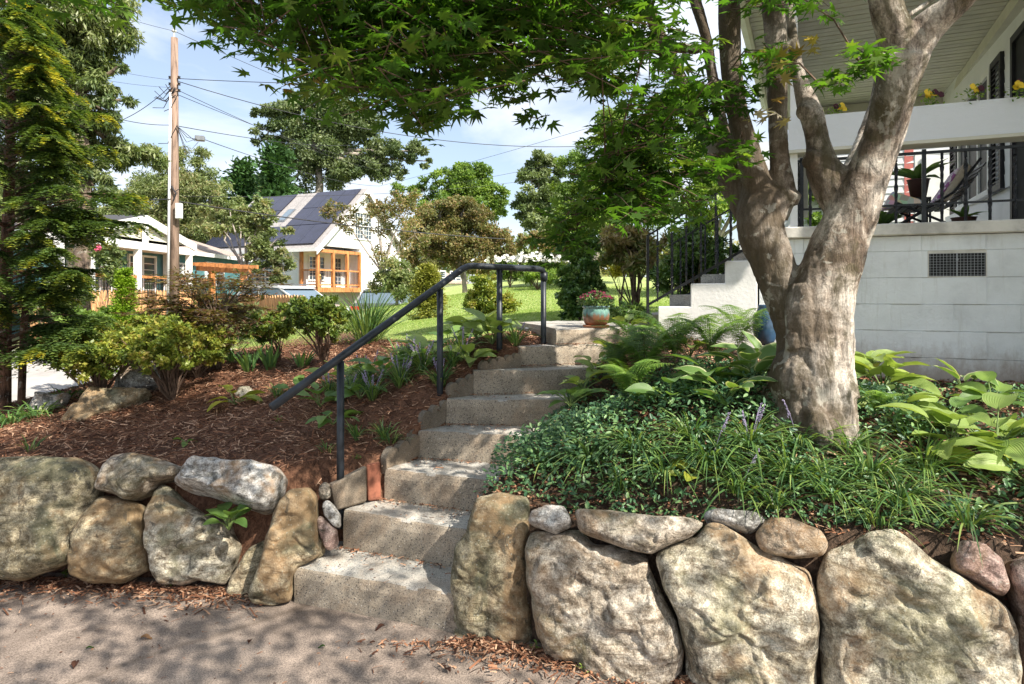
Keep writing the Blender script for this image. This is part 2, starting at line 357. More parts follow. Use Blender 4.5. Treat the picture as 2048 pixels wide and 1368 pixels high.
def splash(m, z0, z1, c):
    nt = m.node_tree; b = nt.nodes['Principled BSDF']; src = b.inputs['Base Color'].links[0].from_socket
    g_ = nt.nodes.new('ShaderNodeNewGeometry'); s_ = nt.nodes.new('ShaderNodeSeparateXYZ'); nt.links.new(g_.outputs['Position'], s_.inputs[0])
    a_ = nd(nt, 'ShaderNodeMath', _operation='MULTIPLY_ADD'); a_.inputs[1].default_value = -0.5; nt.links.new(noise(nt, coords(nt, 'World', (1, 1, .5)), 9, 7, .75), a_.inputs[0]); nt.links.new(s_.outputs[2], a_.inputs[2])
    f_ = ramp(nt, mr_(nt, a_.outputs[0], z0-.25, z1-.25), [(0, .75), (1, 0)])
    d_ = noise(nt, coords(nt, 'World', (6, 6, .5)), 3, 7, .75); col = mix(nt, ramp(nt, d_, [(.55, 0), (.66, .22)]), src, (.42, .38, .30))
    nt.links.new(mix(nt, f_, col, c), b.inputs['Base Color'])
splash(M['blockpaint'], .98, 1.22, (.30, .22, .16))
M['masonry'] = simple('masonry_paint', (0.78, 0.77, 0.74), 0.75, 0.08, 3, 0.7, 40)
M['slab'] = simple('slab_paint', (0.62, 0.59, 0.53), 0.75, 0.16, 6, 0.7, 40)
M['mortar'] = simple('mortar', (0.55, 0.55, 0.53), 0.85, 0.12, 10, 0.4, 60)
M['dark'] = simple('dark_void', (0.02, 0.02, 0.02), 0.8, 0.2, 5, 0)
M['shutter'] = simple('shutter_black', (0.022, 0.022, 0.026), 0.5, 0.2, 10, 0.1, 90)
M['cedar'] = simple('cedar_wood', (0.50, 0.21, 0.075), 0.65, 0.25, 9, 0.3, 40, stretch=(1, 1, 0.3))
M['picket'] = simple('picket_wood', (0.55, 0.30, 0.14), 0.7, 0.3, 7, 0.3, 40, stretch=(3, 3, 0.5))
M['teal'] = simple('teal_siding', (0.095, 0.235, 0.26), 0.6, 0.08, 3, 0.1, 60)
M['shingle'] = simple('shingle_grey', (0.33, 0.31, 0.30), 0.9, 0.22, 18, 0.6, 22)
M['shingle_tan'] = simple('shingle_tan', (0.36, 0.29, 0.25), 0.9, 0.2, 18, 0.6, 22)
M['solar'] = simple('solar_cell', (0.022, 0.024, 0.05), 0.22, 0.12, 3, 0, spec=0.6)
M['shingle_dark'] = simple('shingle_dark', (0.06, 0.06, 0.065), 0.9, 0.2, 18, 0.6, 22)
M['pole'] = simple('pole_wood', (0.24, 0.165, 0.125), 0.85, 0.35, 5, 0.6, 30, stretch=(4, 4, 0.4))
M['pvc'] = simple('grey_pvc', (0.62, 0.62, 0.62), 0.5, 0.06, 5, 0)
M['cable'] = simple('cable_black', (0.03, 0.03, 0.035), 0.6, 0.1, 5, 0)
M['metalgrey'] = simple('metal_grey', (0.30, 0.31, 0.32), 0.4, 0.1, 9, 0.1, 60, 0.7)
def glass(name, c=(0.05, 0.07, 0.09), r=0.08):
    m, nt, b = nm(name); b.inputs['Base Color'].default_value = (*c, 1); b.inputs['Roughness'].default_value = r; b.inputs['Specular IOR Level'].default_value = 0.9; return m
M['glass'] = glass('window_glass'); M['carglass'] = glass('car_glass', (0.12, 0.17, 0.22)); M['bulb'] = glass('amber_lamp', (0.7, 0.5, 0.15), 0.4)
M['siding'] = simple('white_siding', (0.78, 0.79, 0.80), 0.55, 0.04, 3, 0.05, 60)
M['asphalt'] = simple('road_surface', (0.36, 0.34, 0.32), 0.9, 0.12, 2, 0.6, 80)
# foliage
M['lf_maple'] = leafmat('maple_leaf', [(0.035, 0.075, 0.016), (0.05, 0.105, 0.02), (0.07, 0.14, 0.026), (0.10, 0.17, 0.03), (0.15, 0.19, 0.04)], 0.48, 0.55, 0.25, tcol=(1.6, 2.0, 0.6))
M['lf_maple_red'] = leafmat('maple_leaf_turned', [(0.26, 0.15, 0.08), (0.34, 0.28, 0.06), (0.30, 0.26, 0.20)], 0.4, 0.6)
M['lf_oak'] = leafmat('oak_leaf', [(0.07, 0.11, 0.045), (0.11, 0.155, 0.06), (0.16, 0.205, 0.09), (0.22, 0.26, 0.13)], 0.25, 0.5, 0.4, 0.5)
M['lf_willow'] = leafmat('willow_oak_leaf', [(0.064, 0.104, 0.038), (0.104, 0.152, 0.048), (0.160, 0.200, 0.064), (0.240, 0.272, 0.112)], 0.28, 0.45, 0.5, 0.8)
M['lf_olive'] = leafmat('olive_leaf', [(0.11, 0.15, 0.055), (0.17, 0.22, 0.08), (0.24, 0.28, 0.12), (0.28, 0.25, 0.12)], 0.3, 0.5, 0.3, 0.5)
M['lf_fresh'] = leafmat('fresh_leaf', [(0.105, 0.180, 0.045), (0.165, 0.255, 0.053), (0.240, 0.330, 0.068)], 0.38, 0.5, 0.3, 0.6)
M['lf_rust'] = leafmat('rusty_leaf', [(0.12, 0.14, 0.05), (0.19, 0.19, 0.07), (0.27, 0.18, 0.09), (0.17, 0.22, 0.08)], 0.3, 0.6, 0.3, 0.7)
M['lf_conifer'] = leafmat('conifer_needle', [(0.038, 0.083, 0.033), (0.060, 0.128, 0.045), (0.090, 0.180, 0.060)], 0.15, 0.6, 0.2, 0.8)
M['lf_hinoki'] = leafmat('hinoki_scale', [(0.05, 0.09, 0.028), (0.085, 0.14, 0.036), (0.15, 0.20, 0.04), (0.32, 0.32, 0.05), (0.48, 0.42, 0.05)], 0.28, 0.55, 0.25)
M['lf_azalea'] = leafmat('azalea_leaf', [(0.10, 0.15, 0.03), (0.17, 0.23, 0.04), (0.25, 0.30, 0.05), (0.36, 0.36, 0.06), (0.26, 0.20, 0.05)], 0.32, 0.45, 0.4)
M['lf_azdark'] = leafmat('azalea_leaf_dark', [(0.056, 0.098, 0.021), (0.098, 0.154, 0.028), (0.154, 0.210, 0.035), (0.280, 0.280, 0.042)], 0.3, 0.45, 0.4)
M['lf_thuja'] = leafmat('thuja_scale', [(0.115, 0.218, 0.017), (0.184, 0.310, 0.023), (0.276, 0.402, 0.034)], 0.25, 0.6)
M['lf_spruce'] = leafmat('dwarf_spruce_needle', [(0.14, 0.17, 0.03), (0.20, 0.22, 0.04), (0.28, 0.28, 0.05)], 0.2, 0.6)
M['lf_lace'] = leafmat('laceleaf_maple_leaf', [(0.09, 0.05, 0.03), (0.15, 0.075, 0.04), (0.17, 0.13, 0.04), (0.12, 0.13, 0.035)], 0.35, 0.55)
M['lf_vinca'] = leafmat('vinca_leaf', [(0.040, 0.099, 0.048), (0.062, 0.144, 0.066), (0.099, 0.199, 0.078), (0.177, 0.287, 0.111)], 0.15, 0.42, 0.4)
M['lf_blade'] = leafmat('blade_leaf', [(0.044, 0.094, 0.037), (0.069, 0.144, 0.048), (0.106, 0.200, 0.053), (0.150, 0.250, 0.062), (0.237, 0.312, 0.088)], 0.3, 0.42, 0.4)
M['lf_iris'] = leafmat('iris_leaf', [(0.084, 0.168, 0.063), (0.126, 0.238, 0.070), (0.182, 0.308, 0.084)], 0.3, 0.45, 0.35)
M['lf_fern'] = leafmat('fern_leaf', [(0.090, 0.180, 0.036), (0.162, 0.288, 0.046), (0.252, 0.378, 0.064)], 0.4, 0.5)
M['lf_grass'] = leafmat('grass_blade', [(0.145, 0.246, 0.051), (0.217, 0.334, 0.072), (0.304, 0.406, 0.102), (0.406, 0.435, 0.174)], 0.35, 0.5)
M['lf_mag'] = leafmat('rhododendron_leaf', [(0.045, 0.098, 0.027), (0.075, 0.150, 0.038), (0.135, 0.225, 0.053), (0.225, 0.285, 0.090)], 0.2, 0.35, 0.5)
M['lf_magy'] = leafmat('rhododendron_leaf_pale', [(0.144, 0.192, 0.060), (0.240, 0.264, 0.096), (0.408, 0.288, 0.168), (0.504, 0.432, 0.264)], 0.3, 0.4, 0.4)
M['lf_yellow'] = leafmat('yellow_leaf', [(0.40, 0.33, 0.03), (0.48, 0.42, 0.05), (0.30, 0.30, 0.05)], 0.35, 0.5)
M['chip'] = leafmat('wood_chip', [(0.055, 0.024, 0.015), (0.13, 0.055, 0.03), (0.22, 0.10, 0.055), (0.34, 0.17, 0.095), (0.50, 0.32, 0.21)], 0.0, 0.85, 0.2)
M['petal_white'] = simple('petal_white', (0.75, 0.75, 0.68), 0.6, 0.1, 9, 0)
M['petal_mauve'] = simple('petal_mauve', (0.33, 0.28, 0.42), 0.6, 0.2, 40, 0)
M['petal_red'] = simple('petal_red', (0.13, 0.008, 0.03), 0.6, 0.3, 40, 0)
M['petal_yellow'] = simple('petal_yellow', (0.80, 0.55, 0.03), 0.5, 0.1, 40, 0)
M['petal_dark'] = simple('petal_dark', (0.06, 0.008, 0.02), 0.6, 0.2, 40, 0)
M['petal_pink'] = simple('petal_pink', (0.65, 0.10, 0.20), 0.5, 0.1, 40, 0)
M['stalk'] = simple('green_stalk', (0.14, 0.20, 0.06), 0.6, 0.2, 20, 0)
def hostamat(name, a, b_, edge=None):
    m, nt, b = nm(name); uv = nt.nodes.new('ShaderNodeAttribute'); uv.attribute_name = 'luv'
    sp = nt.nodes.new('ShaderNodeSeparateXYZ'); nt.links.new(uv.outputs['Vector'], sp.inputs[0])
    oi = nt.nodes.new('ShaderNodeObjectInfo')
    mt = nd(nt, 'ShaderNodeMath', _operation='MULTIPLY'); mt.inputs[1].default_value = 44; nt.links.new(sp.outputs[1], mt.inputs[0])
    sn = nd(nt, 'ShaderNodeMath', _operation='COSINE'); nt.links.new(mt.outputs[0], sn.inputs[0])
    f = noise(nt, coords(nt, 'World'), 9, 4, 0.6)
    col = ramp(nt, f, [(0.3, a), (0.7, b_)])
    col = mix(nt, 1.0, col, ramp(nt, oi.outputs['Random'], [(0, (0.75, 0.8, 0.8)), (0.7, (1.05, 1.05, 1.0)), (1, (1.35, 1.2, 0.9))]), 'MULTIPLY')
    if edge:
        ab = nd(nt, 'ShaderNodeMath', _operation='ABSOLUTE'); nt.links.new(sp.outputs[1], ab.inputs[0])
        col = mix(nt, ramp(nt, ab.outputs[0], [(0.8, 0), (0.92, 1)]), col, edge)
    nt.links.new(col, b.inputs['Base Color']); b.inputs['Roughness'].default_value = 0.42; b.inputs['Specular IOR Level'].default_value = 0.4
    bump(nt, b, sn.outputs[0], 0.3, 0.003)
    t = nt.nodes.new('ShaderNodeBsdfTranslucent'); nt.links.new(mix(nt, 1.0, col, (1.5, 1.5, 0.7), 'MULTIPLY'), t.inputs[0])
    ms = nt.nodes.new('ShaderNodeMixShader'); ms.inputs[0].default_value = 0.3
    nt.links.new(b.outputs[0], ms.inputs[1]); nt.links.new(t.outputs[0], ms.inputs[2]); nt.links.new(ms.outputs[0], nt.nodes['Material Output'].inputs[0]); return m
M['hosta'] = hostamat('hosta_leaf', (0.10, 0.19, 0.05), (0.17, 0.28, 0.07))
M['hosta_y'] = hostamat('hosta_leaf_yellowing', (0.20, 0.27, 0.04), (0.38, 0.36, 0.05))
M['hosta_l'] = hostamat('hosta_leaf_light', (0.20, 0.30, 0.07), (0.33, 0.41, 0.12))
M['hosta_e'] = hostamat('hosta_leaf_edged', (0.12, 0.22, 0.06), (0.18, 0.29, 0.08), (0.5, 0.52, 0.3))
# ---------------------------------------------------------------- the ground
STEPS = [((585, 1137), (940, 1196), .178), ((683, 1022), (968, 1066), .384), ((766, 938), (1012, 967), .565), ((832, 861), (1085, 874), .742),
         ((890, 799), (1140, 801), .909), ((945, 742), (1200, 737), 1.074), ((1038, 694), (1235, 689), 1.216), ((1110, 657), (1316, 654), 1.339)]
SC3 = [(GP(*l, z), GP(*r, z), z) for l, r, z in STEPS]
foot = [(l.x, l.y) for l, r, z in SC3] + [(SC3[-1][0].x+.1, SC3[-1][0].y+.5), (SC3[-1][1].x+.1, SC3[-1][1].y+.5)] + [(r.x-.03, r.y) for l, r, z in SC3[::-1]]
def inpoly(x, y, poly):
    x = np.asarray(x); y = np.asarray(y); r = np.zeros(np.broadcast(x, y).shape, bool); n = len(poly)
    for i in range(n):
        x1, y1 = poly[i]; x2, y2 = poly[(i+1) % n]
        if y1 == y2: continue
        c = ((y1 > y) != (y2 > y)) & (x < (x2-x1)*(y-y1)/(y2-y1)+x1); r ^= c
    return r
ctl = []
for px, py, d in [(0, 905, 3.85), (0, 850, 4.8), (0, 815, 6), (150, 915, 3.8), (300, 915, 3.75), (300, 870, 4.3), (300, 785, 5.3), (500, 925, 3.6), (500, 880, 3.95), (500, 742, 5.6), (640, 935, 3.55), (680, 945, 3.58),
                  (700, 850, 4.0), (700, 745, 5.2), (850, 722, 5.2), (650, 702, 6.2), (900, 690, 5.4), (450, 720, 6), (765, 915, 3.68), (850, 815, 4.05), (930, 752, 4.3), (880, 785, 4.15), (1000, 702, 4.45), (1087, 692, 4.7),
                  (850, 683, 6.0), (1000, 655, 7.0), (850, 640, 10), (1000, 622, 14), (1090, 588, 20), (1060, 566, 26), (1250, 600, 20), (820, 608, 20), (1000, 560, 40), (1400, 560, 40),
                  (1000, 985, 3.12), (1200, 1030, 2.98), (1400, 1045, 2.84), (1650, 1060, 2.62), (2000, 1095, 2.42), (1620, 845, 3.2), (1300, 850, 3.35), (1300, 752, 4.1), (1200, 702, 4.6), (1400, 700, 4.9), (1320, 665, 5.4),
                  (2000, 900, 3.2), (1900, 810, 3.9), (1100, 905, 3.35), (1400, 950, 2.98), (1500, 1000, 2.8), (2048, 768, 4.5), (1700, 755, 4.85), (1230, 660, 5.6), (1200, 640, 8)]:
    p = P(px, py, d); ctl.append((p.x, p.y, p.z))
for l, r, z in SC3[2:7]:
    ctl.append((r.x+.06, r.y+.12, z+.03)); ctl.append((l.x-.08, l.y+.1, z+.06))
ctl += [(-8, 9, .1), (-5, 9.5, .15), (-8, 6, .05), (-5.6, 6.5, .22), (-4.9, 5.2, .42), (-6, 4, .1), (-12, 12, .3), (-9, 15, .65), (-6, 13, .75), (-3, 8, .95), (-2.5, 12, .95), (-13, 24, .6), (-8, 22, .7), (-6, 30, .8),
        (-12, 40, .8), (-30, 20, .3), (-30, 50, .8), (0, 60, 2.2), (30, 60, 2.2), (-40, 90, 1.5), (40, 90, 3), (0, 100, 3), (7, 5, 1.0), (8, 10, 1.2), (20, 5, 1), (20, 30, 1.8), (5, 1.5, .6), (-25, 4, .1)]
ctl = np.array(ctl)
def tps_k(r2): return 0.5*r2*np.log(np.maximum(r2, 1e-9))
n = len(ctl); r2 = ((ctl[:, None, :2]-ctl[None, :, :2])**2).sum(-1); K = tps_k(r2)+np.eye(n)*0.03
Pm = np.c_[np.ones(n), ctl[:, :2]]; A = np.zeros((n+3, n+3)); A[:n, :n] = K; A[:n, n:] = Pm; A[n:, :n] = Pm.T
SOL = np.linalg.solve(A, np.r_[ctl[:, 2], 0, 0, 0]); NC = n
def gzn(x, y):
    x = np.asarray(x, float); y = np.asarray(y, float); sh = x.shape; x = x.ravel(); y = y.ravel()
    r2 = (x[:, None]-ctl[None, :, 0])**2+(y[:, None]-ctl[None, :, 1])**2
    return (tps_k(r2) @ SOL[:NC]+SOL[NC]+SOL[NC+1]*x+SOL[NC+2]*y).reshape(sh)
def gz(x, y): return float(gzn(np.array([x]), np.array([y]))[0])
WX = [-30, -5, -2.8, -1.3, -1.15, -.78, -.45, .65, 1.16, 1.8, 5, 30]; WY = [4.0, 3.84, 3.74, 3.54, 3.62, 3.72, 3.2, 2.80, 2.62, 2.46, 1.9, 1.5]
def wally(x): return np.interp(x, WX, WY)
def ground_z(x, y):
    z = gzn(x, y); w_ = wally(x)
    t = np.clip((y-(w_-0.16))/0.16, 0, 1)
    z = np.where(y < 12, -0.12+(z+0.12)*t, z)
    st = inpoly(x, y, foot); z = np.where(st, z-0.4, z); return z
def hit(px, py, dmin=2.2, dmax=60):
    """where a sight line first meets the ground"""
    d = np.geomspace(dmin, dmax, 700); x = (px-1024)/F*d; z = EYE-(py-HZ)/F*d
    g = gzn(x, d); k = np.where(z <= g)[0]
    k = k[0] if len(k) else 699
    return Vector((x[k], d[k], g[k]))
def lawnmask(x, y): return (y > np.interp(x, [-3, -1.4, -.6, .2, 1.3, 2.2, 3], [9, 6.6, 5.7, 5.15, 5.35, 6.0, 6.3])) & (x > -0.22*y-0.1)
def grid_obj(name, xs, ys, mask, mat, nz=0.0, zoff=0.0):
    X, Y = np.meshgrid(xs, ys); Z = ground_z(X, Y)
    if nz:
        Z = Z+nz*np.array([mn.noise(Vector((a*9, b*9, 0)))+0.6*mn.noise(Vector((a*28, b*28, 3))) for a, b in zip(X.ravel(), Y.ravel())]).reshape(X.shape)
    nx = len(xs); i, j = np.meshgrid(np.arange(nx-1), np.arange(len(ys)-1)); a = (j*nx+i)
    mk = mask((X[:-1, :-1]+X[1:, 1:])/2, (Y[:-1, :-1]+Y[1:, 1:])/2)
    fc = np.stack([a, a+1, a+nx+1, a+nx], -1)[mk]
    used = np.unique(fc); mp_ = -np.ones(X.size, int); mp_[used] = np.arange(len(used))
    V = np.stack([X.ravel(), Y.ravel(), Z.ravel()+zoff], 1)[used]
    me = npmesh(name, V, mp_[fc]); me.polygons.foreach_set('use_smooth', [True]*len(me.polygons))
    return struct(link(name, me, mat))
xs = np.arange(-9, 7.01, .06); ys = np.arange(1.2, 9.01, .06)
stair_right = lambda x, y: x > np.interp(y, [2.8, 3.5, 4.0, 4.4, 5.4], [-.5, -.3, .1, .35, .6])
grid_obj('mulch_bed', xs, ys, lambda x, y: ~lawnmask(x, y) & ~stair_right(x, y), M['mulch'], .012)
grid_obj('planting_bed', xs, ys, lambda x, y: ~lawnmask(x, y) & stair_right(x, y), M['soil'], .012)
grid_obj('lawn_near', xs, ys, lawnmask, M['lawn'], .004).name = 'lawn'
grid_obj('hillside_lawn', np.arange(-9, 40, .75), np.arange(9-.0, 72, .75), lambda x, y: lawnmask(x, y), M['lawn'])
grid_obj('verge', np.arange(-90, 40, .75), np.arange(9, 72, .75), lambda x, y: ~lawnmask(x, y), M['verge'])
grid_obj('verge_side', np.arange(-90, -8.9, 1.5), np.arange(4.5, 9.1, .75), lambda x, y: x > -200, M['verge']).name = 'verge'
def sheet(name, poly, mat, fz, step=0.5):
    xs_ = [p[0] for p in poly]; ys_ = [p[1] for p in poly]
    gx = np.arange(min(xs_), max(xs_)+step, step); gy = np.arange(min(ys_), max(ys_)+step, step)
    X, Y = np.meshgrid(gx, gy); Z = fz(X, Y); nx = len(gx); i, j = np.meshgrid(np.arange(nx-1), np.arange(len(gy)-1)); a = j*nx+i
    mk = inpoly((X[:-1, :-1]+X[1:, 1:])/2, (Y[:-1, :-1]+Y[1:, 1:])/2, poly); fc = np.stack([a, a+1, a+nx+1, a+nx], -1)[mk]
    me = npmesh(name, np.stack([X.ravel(), Y.ravel(), Z.ravel()], 1), fc); me.polygons.foreach_set('use_smooth', [True]*len(me.polygons))
    return struct(link(name, me, mat))
sheet('driveway', [(-25, -8), (14, -8), (14, 2.5), (5, 2.6), (1.5, 2.9), (-1, 3.55), (-3, 3.9), (-6, 4.3), (-25, 4.6)], M['driveway'], lambda x, y: 0.0*x+0.006*np.sin(x*1.3)*np.cos(y*1.1), .1)
sheet('road', [(-60, 6.6), (-4.9, 7.2), (-3.6, 9), (-4.6, 11.5), (-9, 12.6), (-60, 13)], M['asphalt'], lambda x, y: gzn(x, y)+.03, .3)
far = struct(sheet('distant_ground', [(-800, -300), (800, -300), (800, 900), (-800, 900)], M['verge'], lambda x, y: np.where(np.hypot(x, y-30) > 95, -.4, -3.0), 20))

# ---------------------------------------------------------------- rocks
def ray_plane(px, py, p0, nrm):
    d = Vector(((px-1024)/F, 1, -(py-HZ)/F)); t = (p0-Vector((0, 0, EYE))).dot(nrm)/d.dot(nrm)
    return Vector((0, 0, EYE))+d*t
def rock(name, label, outline, mat, p0, nrm, thick=.16, back=.2, seed=0, n=130, rings=36, amp=1.0, group=None, cat='boulder', top=0.0):
    p0 = Vector(p0); nrm = Vector(nrm).normalized()
    pts = [ray_plane(x, y, p0, nrm) for x, y in outline]
    u = Vector((0, 0, 1)).cross(-nrm).normalized() if abs(nrm.z) < .9 else Vector((1, 0, 0)); u = -u if u.x < 0 else u
    v = nrm.cross(u); v = -v if v.z < 0 or (abs(v.z) < .1 and v.y < 0) else v
    c = sum(pts, Vector())/len(pts); Q = [((p-c).dot(u), (p-c).dot(v)) for p in pts]
    cx = (min(q[0] for q in Q)+max(q[0] for q in Q))/2; cy = (min(q[1] for q in Q)+max(q[1] for q in Q))/2
    Q = [(a-cx, b-cy) for a, b in Q]; c = c+u*cx+v*cy
    size = max(max(abs(a), abs(b)) for a, b in Q)
    R = []
    for k in range(n):
        t = 2*math.pi*k/n; dx, dy = math.cos(t), math.sin(t); best = 0
        for i in range(len(Q)):
            (x1, y1), (x2, y2) = Q[i], Q[(i+1) % len(Q)]; ex, ey = x2-x1, y2-y1; den = dx*ey-dy*ex
            if abs(den) < 1e-9: continue
            s_ = (x1*ey-y1*ex)/den; w_ = (x1*dy-y1*dx)/den
            if s_ > 0 and -1e-6 <= w_ <= 1+1e-6: best = max(best, s_)
        R.append(best or size*.3)
    R = [(R[k-1]+2*R[k]+R[(k+1) % n])/4 for k in range(n)]
    V = []; Fc = []; thick = min(thick, size*.8)
    so = Vector((seed*7.3, seed*3.1, seed*1.7))
    def put(a, b, dep, side):
        w_ = c+u*a+v*b+nrm*dep; q = w_+so
        vo = mn.voronoi(Vector((q.x*3.6+.3*q.z, q.y*3.6, q.z*3.2)))[0]; disp = fbm(q, 2.6, 3)*.035*amp+fbm(q, 9, 4)*.010*amp+(vo[1]-vo[0]-.25)*.03*amp*(1 if side > 0 else 0)+(abs(mn.noise(Vector((q.x*5+q.z*3, q.y*5, q.z*14+q.x*6))))-.3)*.022*amp
        
        if side > 0:
            g1 = mn.noise(Vector((q.x*2.6+q.z*1.2, q.y*2, q.z*2.4)))+.25*mn.noise(q*9); g2 = mn.noise(Vector((q.x*1.7-q.z*2.0+9, q.y*2, q.z*3.1+4)))+.2*mn.noise(q*12)
            disp += (max(0, min(1, (g1-.06)*16))*.020+max(0, min(1, (g2-.10)*16))*.022)*amp-.012*max(0, 1-abs(g1-.3)*26)*amp
            disp += .0055*mn.noise(Vector((q.x*14+q.z*20, q.y*10, q.z*46-q.x*16)))*amp+.004*mn.noise(q*40)*amp
        V.append(w_+nrm*disp*side*(1 if side > 0 else .6)+(u*mn.noise(q*11)+v*mn.noise(q*11+Vector((5, 1, 2))))*.007*amp)
    put(0, 0, thick, 1)
    sl = (mn.noise(so)*.4, mn.noise(so+Vector((3, 3, 3)))*.4)
    for j in range(1, rings+1):
        f = j/rings; r = math.sin(f*math.pi/2)**.9
        for k in range(n):
            t = 2*math.pi*k/n; a, b = R[k]*r*math.cos(t), R[k]*r*math.sin(t)
            prof = (max(0, 1-r**6.0))**.55
            put(a, b, thick*prof*(1+sl[0]*a/size+sl[1]*b/size), 1)
    m2 = 8
    for j in range(1, m2+1):
        f = 1-j/m2; r = math.sin(max(f, .02)*math.pi/2)**.9
        for k in range(n):
            t = 2*math.pi*k/n; put(R[k]*r*math.cos(t), R[k]*r*math.sin(t), -back*(max(0, 1-r**3))**.5, -1)
    for k in range(n): Fc.append((0, 1+k, 1+(k+1) % n))
    for j in range(rings+m2-1):
        o = 1+j*n
        for k in range(n): Fc.append((o+k, o+n+k, o+n+(k+1) % n, o+(k+1) % n))
    b_ = MB(); b_.v = [tuple(p) for p in V]; b_.f = Fc
    o = b_.build(name, mat, loc=(c.x, c.y, min(p.z for p in V)), smooth=True)
    o.data.validate(); bm = bmesh.new(); bm.from_mesh(o.data); bmesh.ops.recalc_face_normals(bm, faces=bm.faces); bm.to_mesh(o.data); bm.free()
    return tag(o, label, cat, group)
gL = 'boulders of the retaining wall left of the steps'; gR = 'boulders of the retaining wall right of the steps'
NL = (0.10, -1, .34); PL = (-2.0, 3.28, 0)
def offs(p, dy): return (p[0], p[1]+dy, p[2])
rock('boulder', 'huge grey green boulder cut by the left edge of the photo', [(-130, 960), (-80, 925), (-22, 925), (22, 916), (80, 912), (161, 916), (199, 938), (204, 992), (186, 1025), (165, 1069), (162, 1120), (110, 1140), (55, 1160), (7, 1156), (-60, 1160), (-120, 1130)], M['rock_olive'], offs(PL, .12), NL, .15, .2, 1, group=gL)
rock('boulder', 'rounded tan boulder on top of the wall, second from the left', [(205, 941), (227, 910), (270, 906), (322, 919), (369, 934), (362, 956), (318, 966), (300, 988), (267, 1003), (234, 989), (197, 980), (194, 960)], M['rock_tan'], offs(PL, .03), (0.1, -1, .40), .13, .2, 2, group=gL)
rock('boulder', 'squat brown boulder under the rounded tan one', [(205, 990), (256, 994), (285, 1009), (298, 1036), (303, 1095), (303, 1139), (256, 1166), (190, 1163), (161, 1148), (155, 1066), (179, 1020)], M['rock_olive'], offs(PL, .10), NL, .13, .2, 3, group=gL)
rock('boulder', 'broad tan boulder with a pointed top and notched right side', [(298, 992), (322, 965), (336, 968), (347, 989), (380, 1011), (406, 1027), (435, 1034), (464, 1049), (468, 1069), (484, 1095), (475, 1122), (457, 1170), (435, 1164), (402, 1160), (365, 1172), (322, 1166), (304, 1144), (302, 1084), (293, 1029)], M['rock_pale'], offs(PL, .06), NL, .12, .2, 4, group=gL)
rock('boulder', 'flat topped light grey boulder at the mulch edge above the hosta', [(351, 974), (391, 927), (439, 919), (457, 927), (512, 927), (559, 938), (574, 956), (567, 985), (545, 1022), (526, 1025), (475, 1007), (420, 989)], M['rock_grey'], (-1.6, 3.46, .6), (0.05, -1, .7), .13, .18, 5, group=gL)
rock('boulder', 'tall leaning golden boulder beside the lowest step', [(581, 978), (621, 974), (636, 992), (636, 1047), (640, 1084), (644, 1105), (600, 1131), (588, 1153), (588, 1196), (548, 1208), (504, 1206), (498, 1180), (522, 1124), (545, 1029), (561, 996)], M['rock_olive'], (-1.25, 3.22, 0), (0.25, -1, .28), .10, .18, 6, group=gL)
rock('boulder', 'low dark boulder leaning behind the tall golden one', [(452, 1190), (465, 1150), (504, 1092), (540, 1076), (552, 1102), (530, 1139), (515, 1175), (500, 1205), (460, 1200)], M['rock_olive'], (-1.5, 3.34, 0), (0.1, -1, .3), .08, .15, 7, group=gL)
rock('boulder', 'thin tan rock sliver on the far left wall top', [(-60, 915), (-25, 903), (5, 901), (34, 911), (5, 926), (-30, 935)], M['rock_tan'], offs(PL, .25), (0, -1, .9), .05, .08, 8, group=gL)
rock('cobble', 'small egg shaped ochre cobble beside the grey edging block', [(638, 985), (640, 970), (650, 963), (660, 970), (663, 985), (659, 998), (648, 1001), (640, 996)], M['rock_tan'], (-1.08, 3.46, .5), (0, -1, .2), .03, .04, 9, n=30, rings=9, amp=.15, cat='cobble')
rock('wedge_stone', 'pale grey wedge stone between cobble and second step', [(643, 1005), (656, 999), (668, 1012), (681, 1031), (681, 1061), (665, 1047), (650, 1030)], M['rock_grey'], (-1.0, 3.40, .4), (0, -1, .2), .04, .06, 10, n=40, rings=10, amp=.3, cat='stone')
rock('wedge_stone', 'pinkish wedge stone beside the second step riser', [(632, 1025), (650, 1038), (674, 1062), (676, 1095), (656, 1103), (643, 1072)], M['rock_red'], (-1.02, 3.36, .3), (0, -1, .2), .04, .06, 11, n=40, rings=10, amp=.3, cat='stone')
rock('wedge_stone', 'dark low stone tucked between the golden boulder and step', [(628, 1058), (646, 1078), (650, 1110), (628, 1120)], M['rock_olive'], (-1.05, 3.36, .2), (0, -1, .2), .03, .06, 12, n=30, rings=9, amp=.3, cat='stone')
gm = 'rocks lying in the mulch slope'
rock('mulch_rock', 'long mossy rock ledge sloping down the mulch', [(104, 884), (108, 868), (135, 838), (160, 808), (185, 788), (245, 782), (300, 782), (304, 794), (275, 808), (238, 824), (204, 836), (172, 868), (140, 888), (116, 892)], M['rock_olive'], (-3.3, 4.75, .6), (.15, -1, 1.4), .09, .1, 13, group=gm, cat='rock')
rock('mulch_rock', 'whitish grey rock at the far left of the mulch', [(58, 840), (70, 797), (85, 786), (115, 791), (139, 786), (132, 802), (112, 820), (85, 842)], M['rock_grey'], (-4.0, 5.1, .55), (-.1, -1, .6), .07, .1, 14, group=gm, cat='rock')
rock('mulch_rock', 'dark layered rock under the yellow azalea', [(228, 790), (238, 760), (255, 740), (280, 733), (320, 738), (352, 745), (348, 768), (318, 776), (280, 788), (250, 792)], M['rock_grey'], (-3.2, 5.3, .75), (0, -1, .6), .10, .1, 15, group=gm, cat='rock')
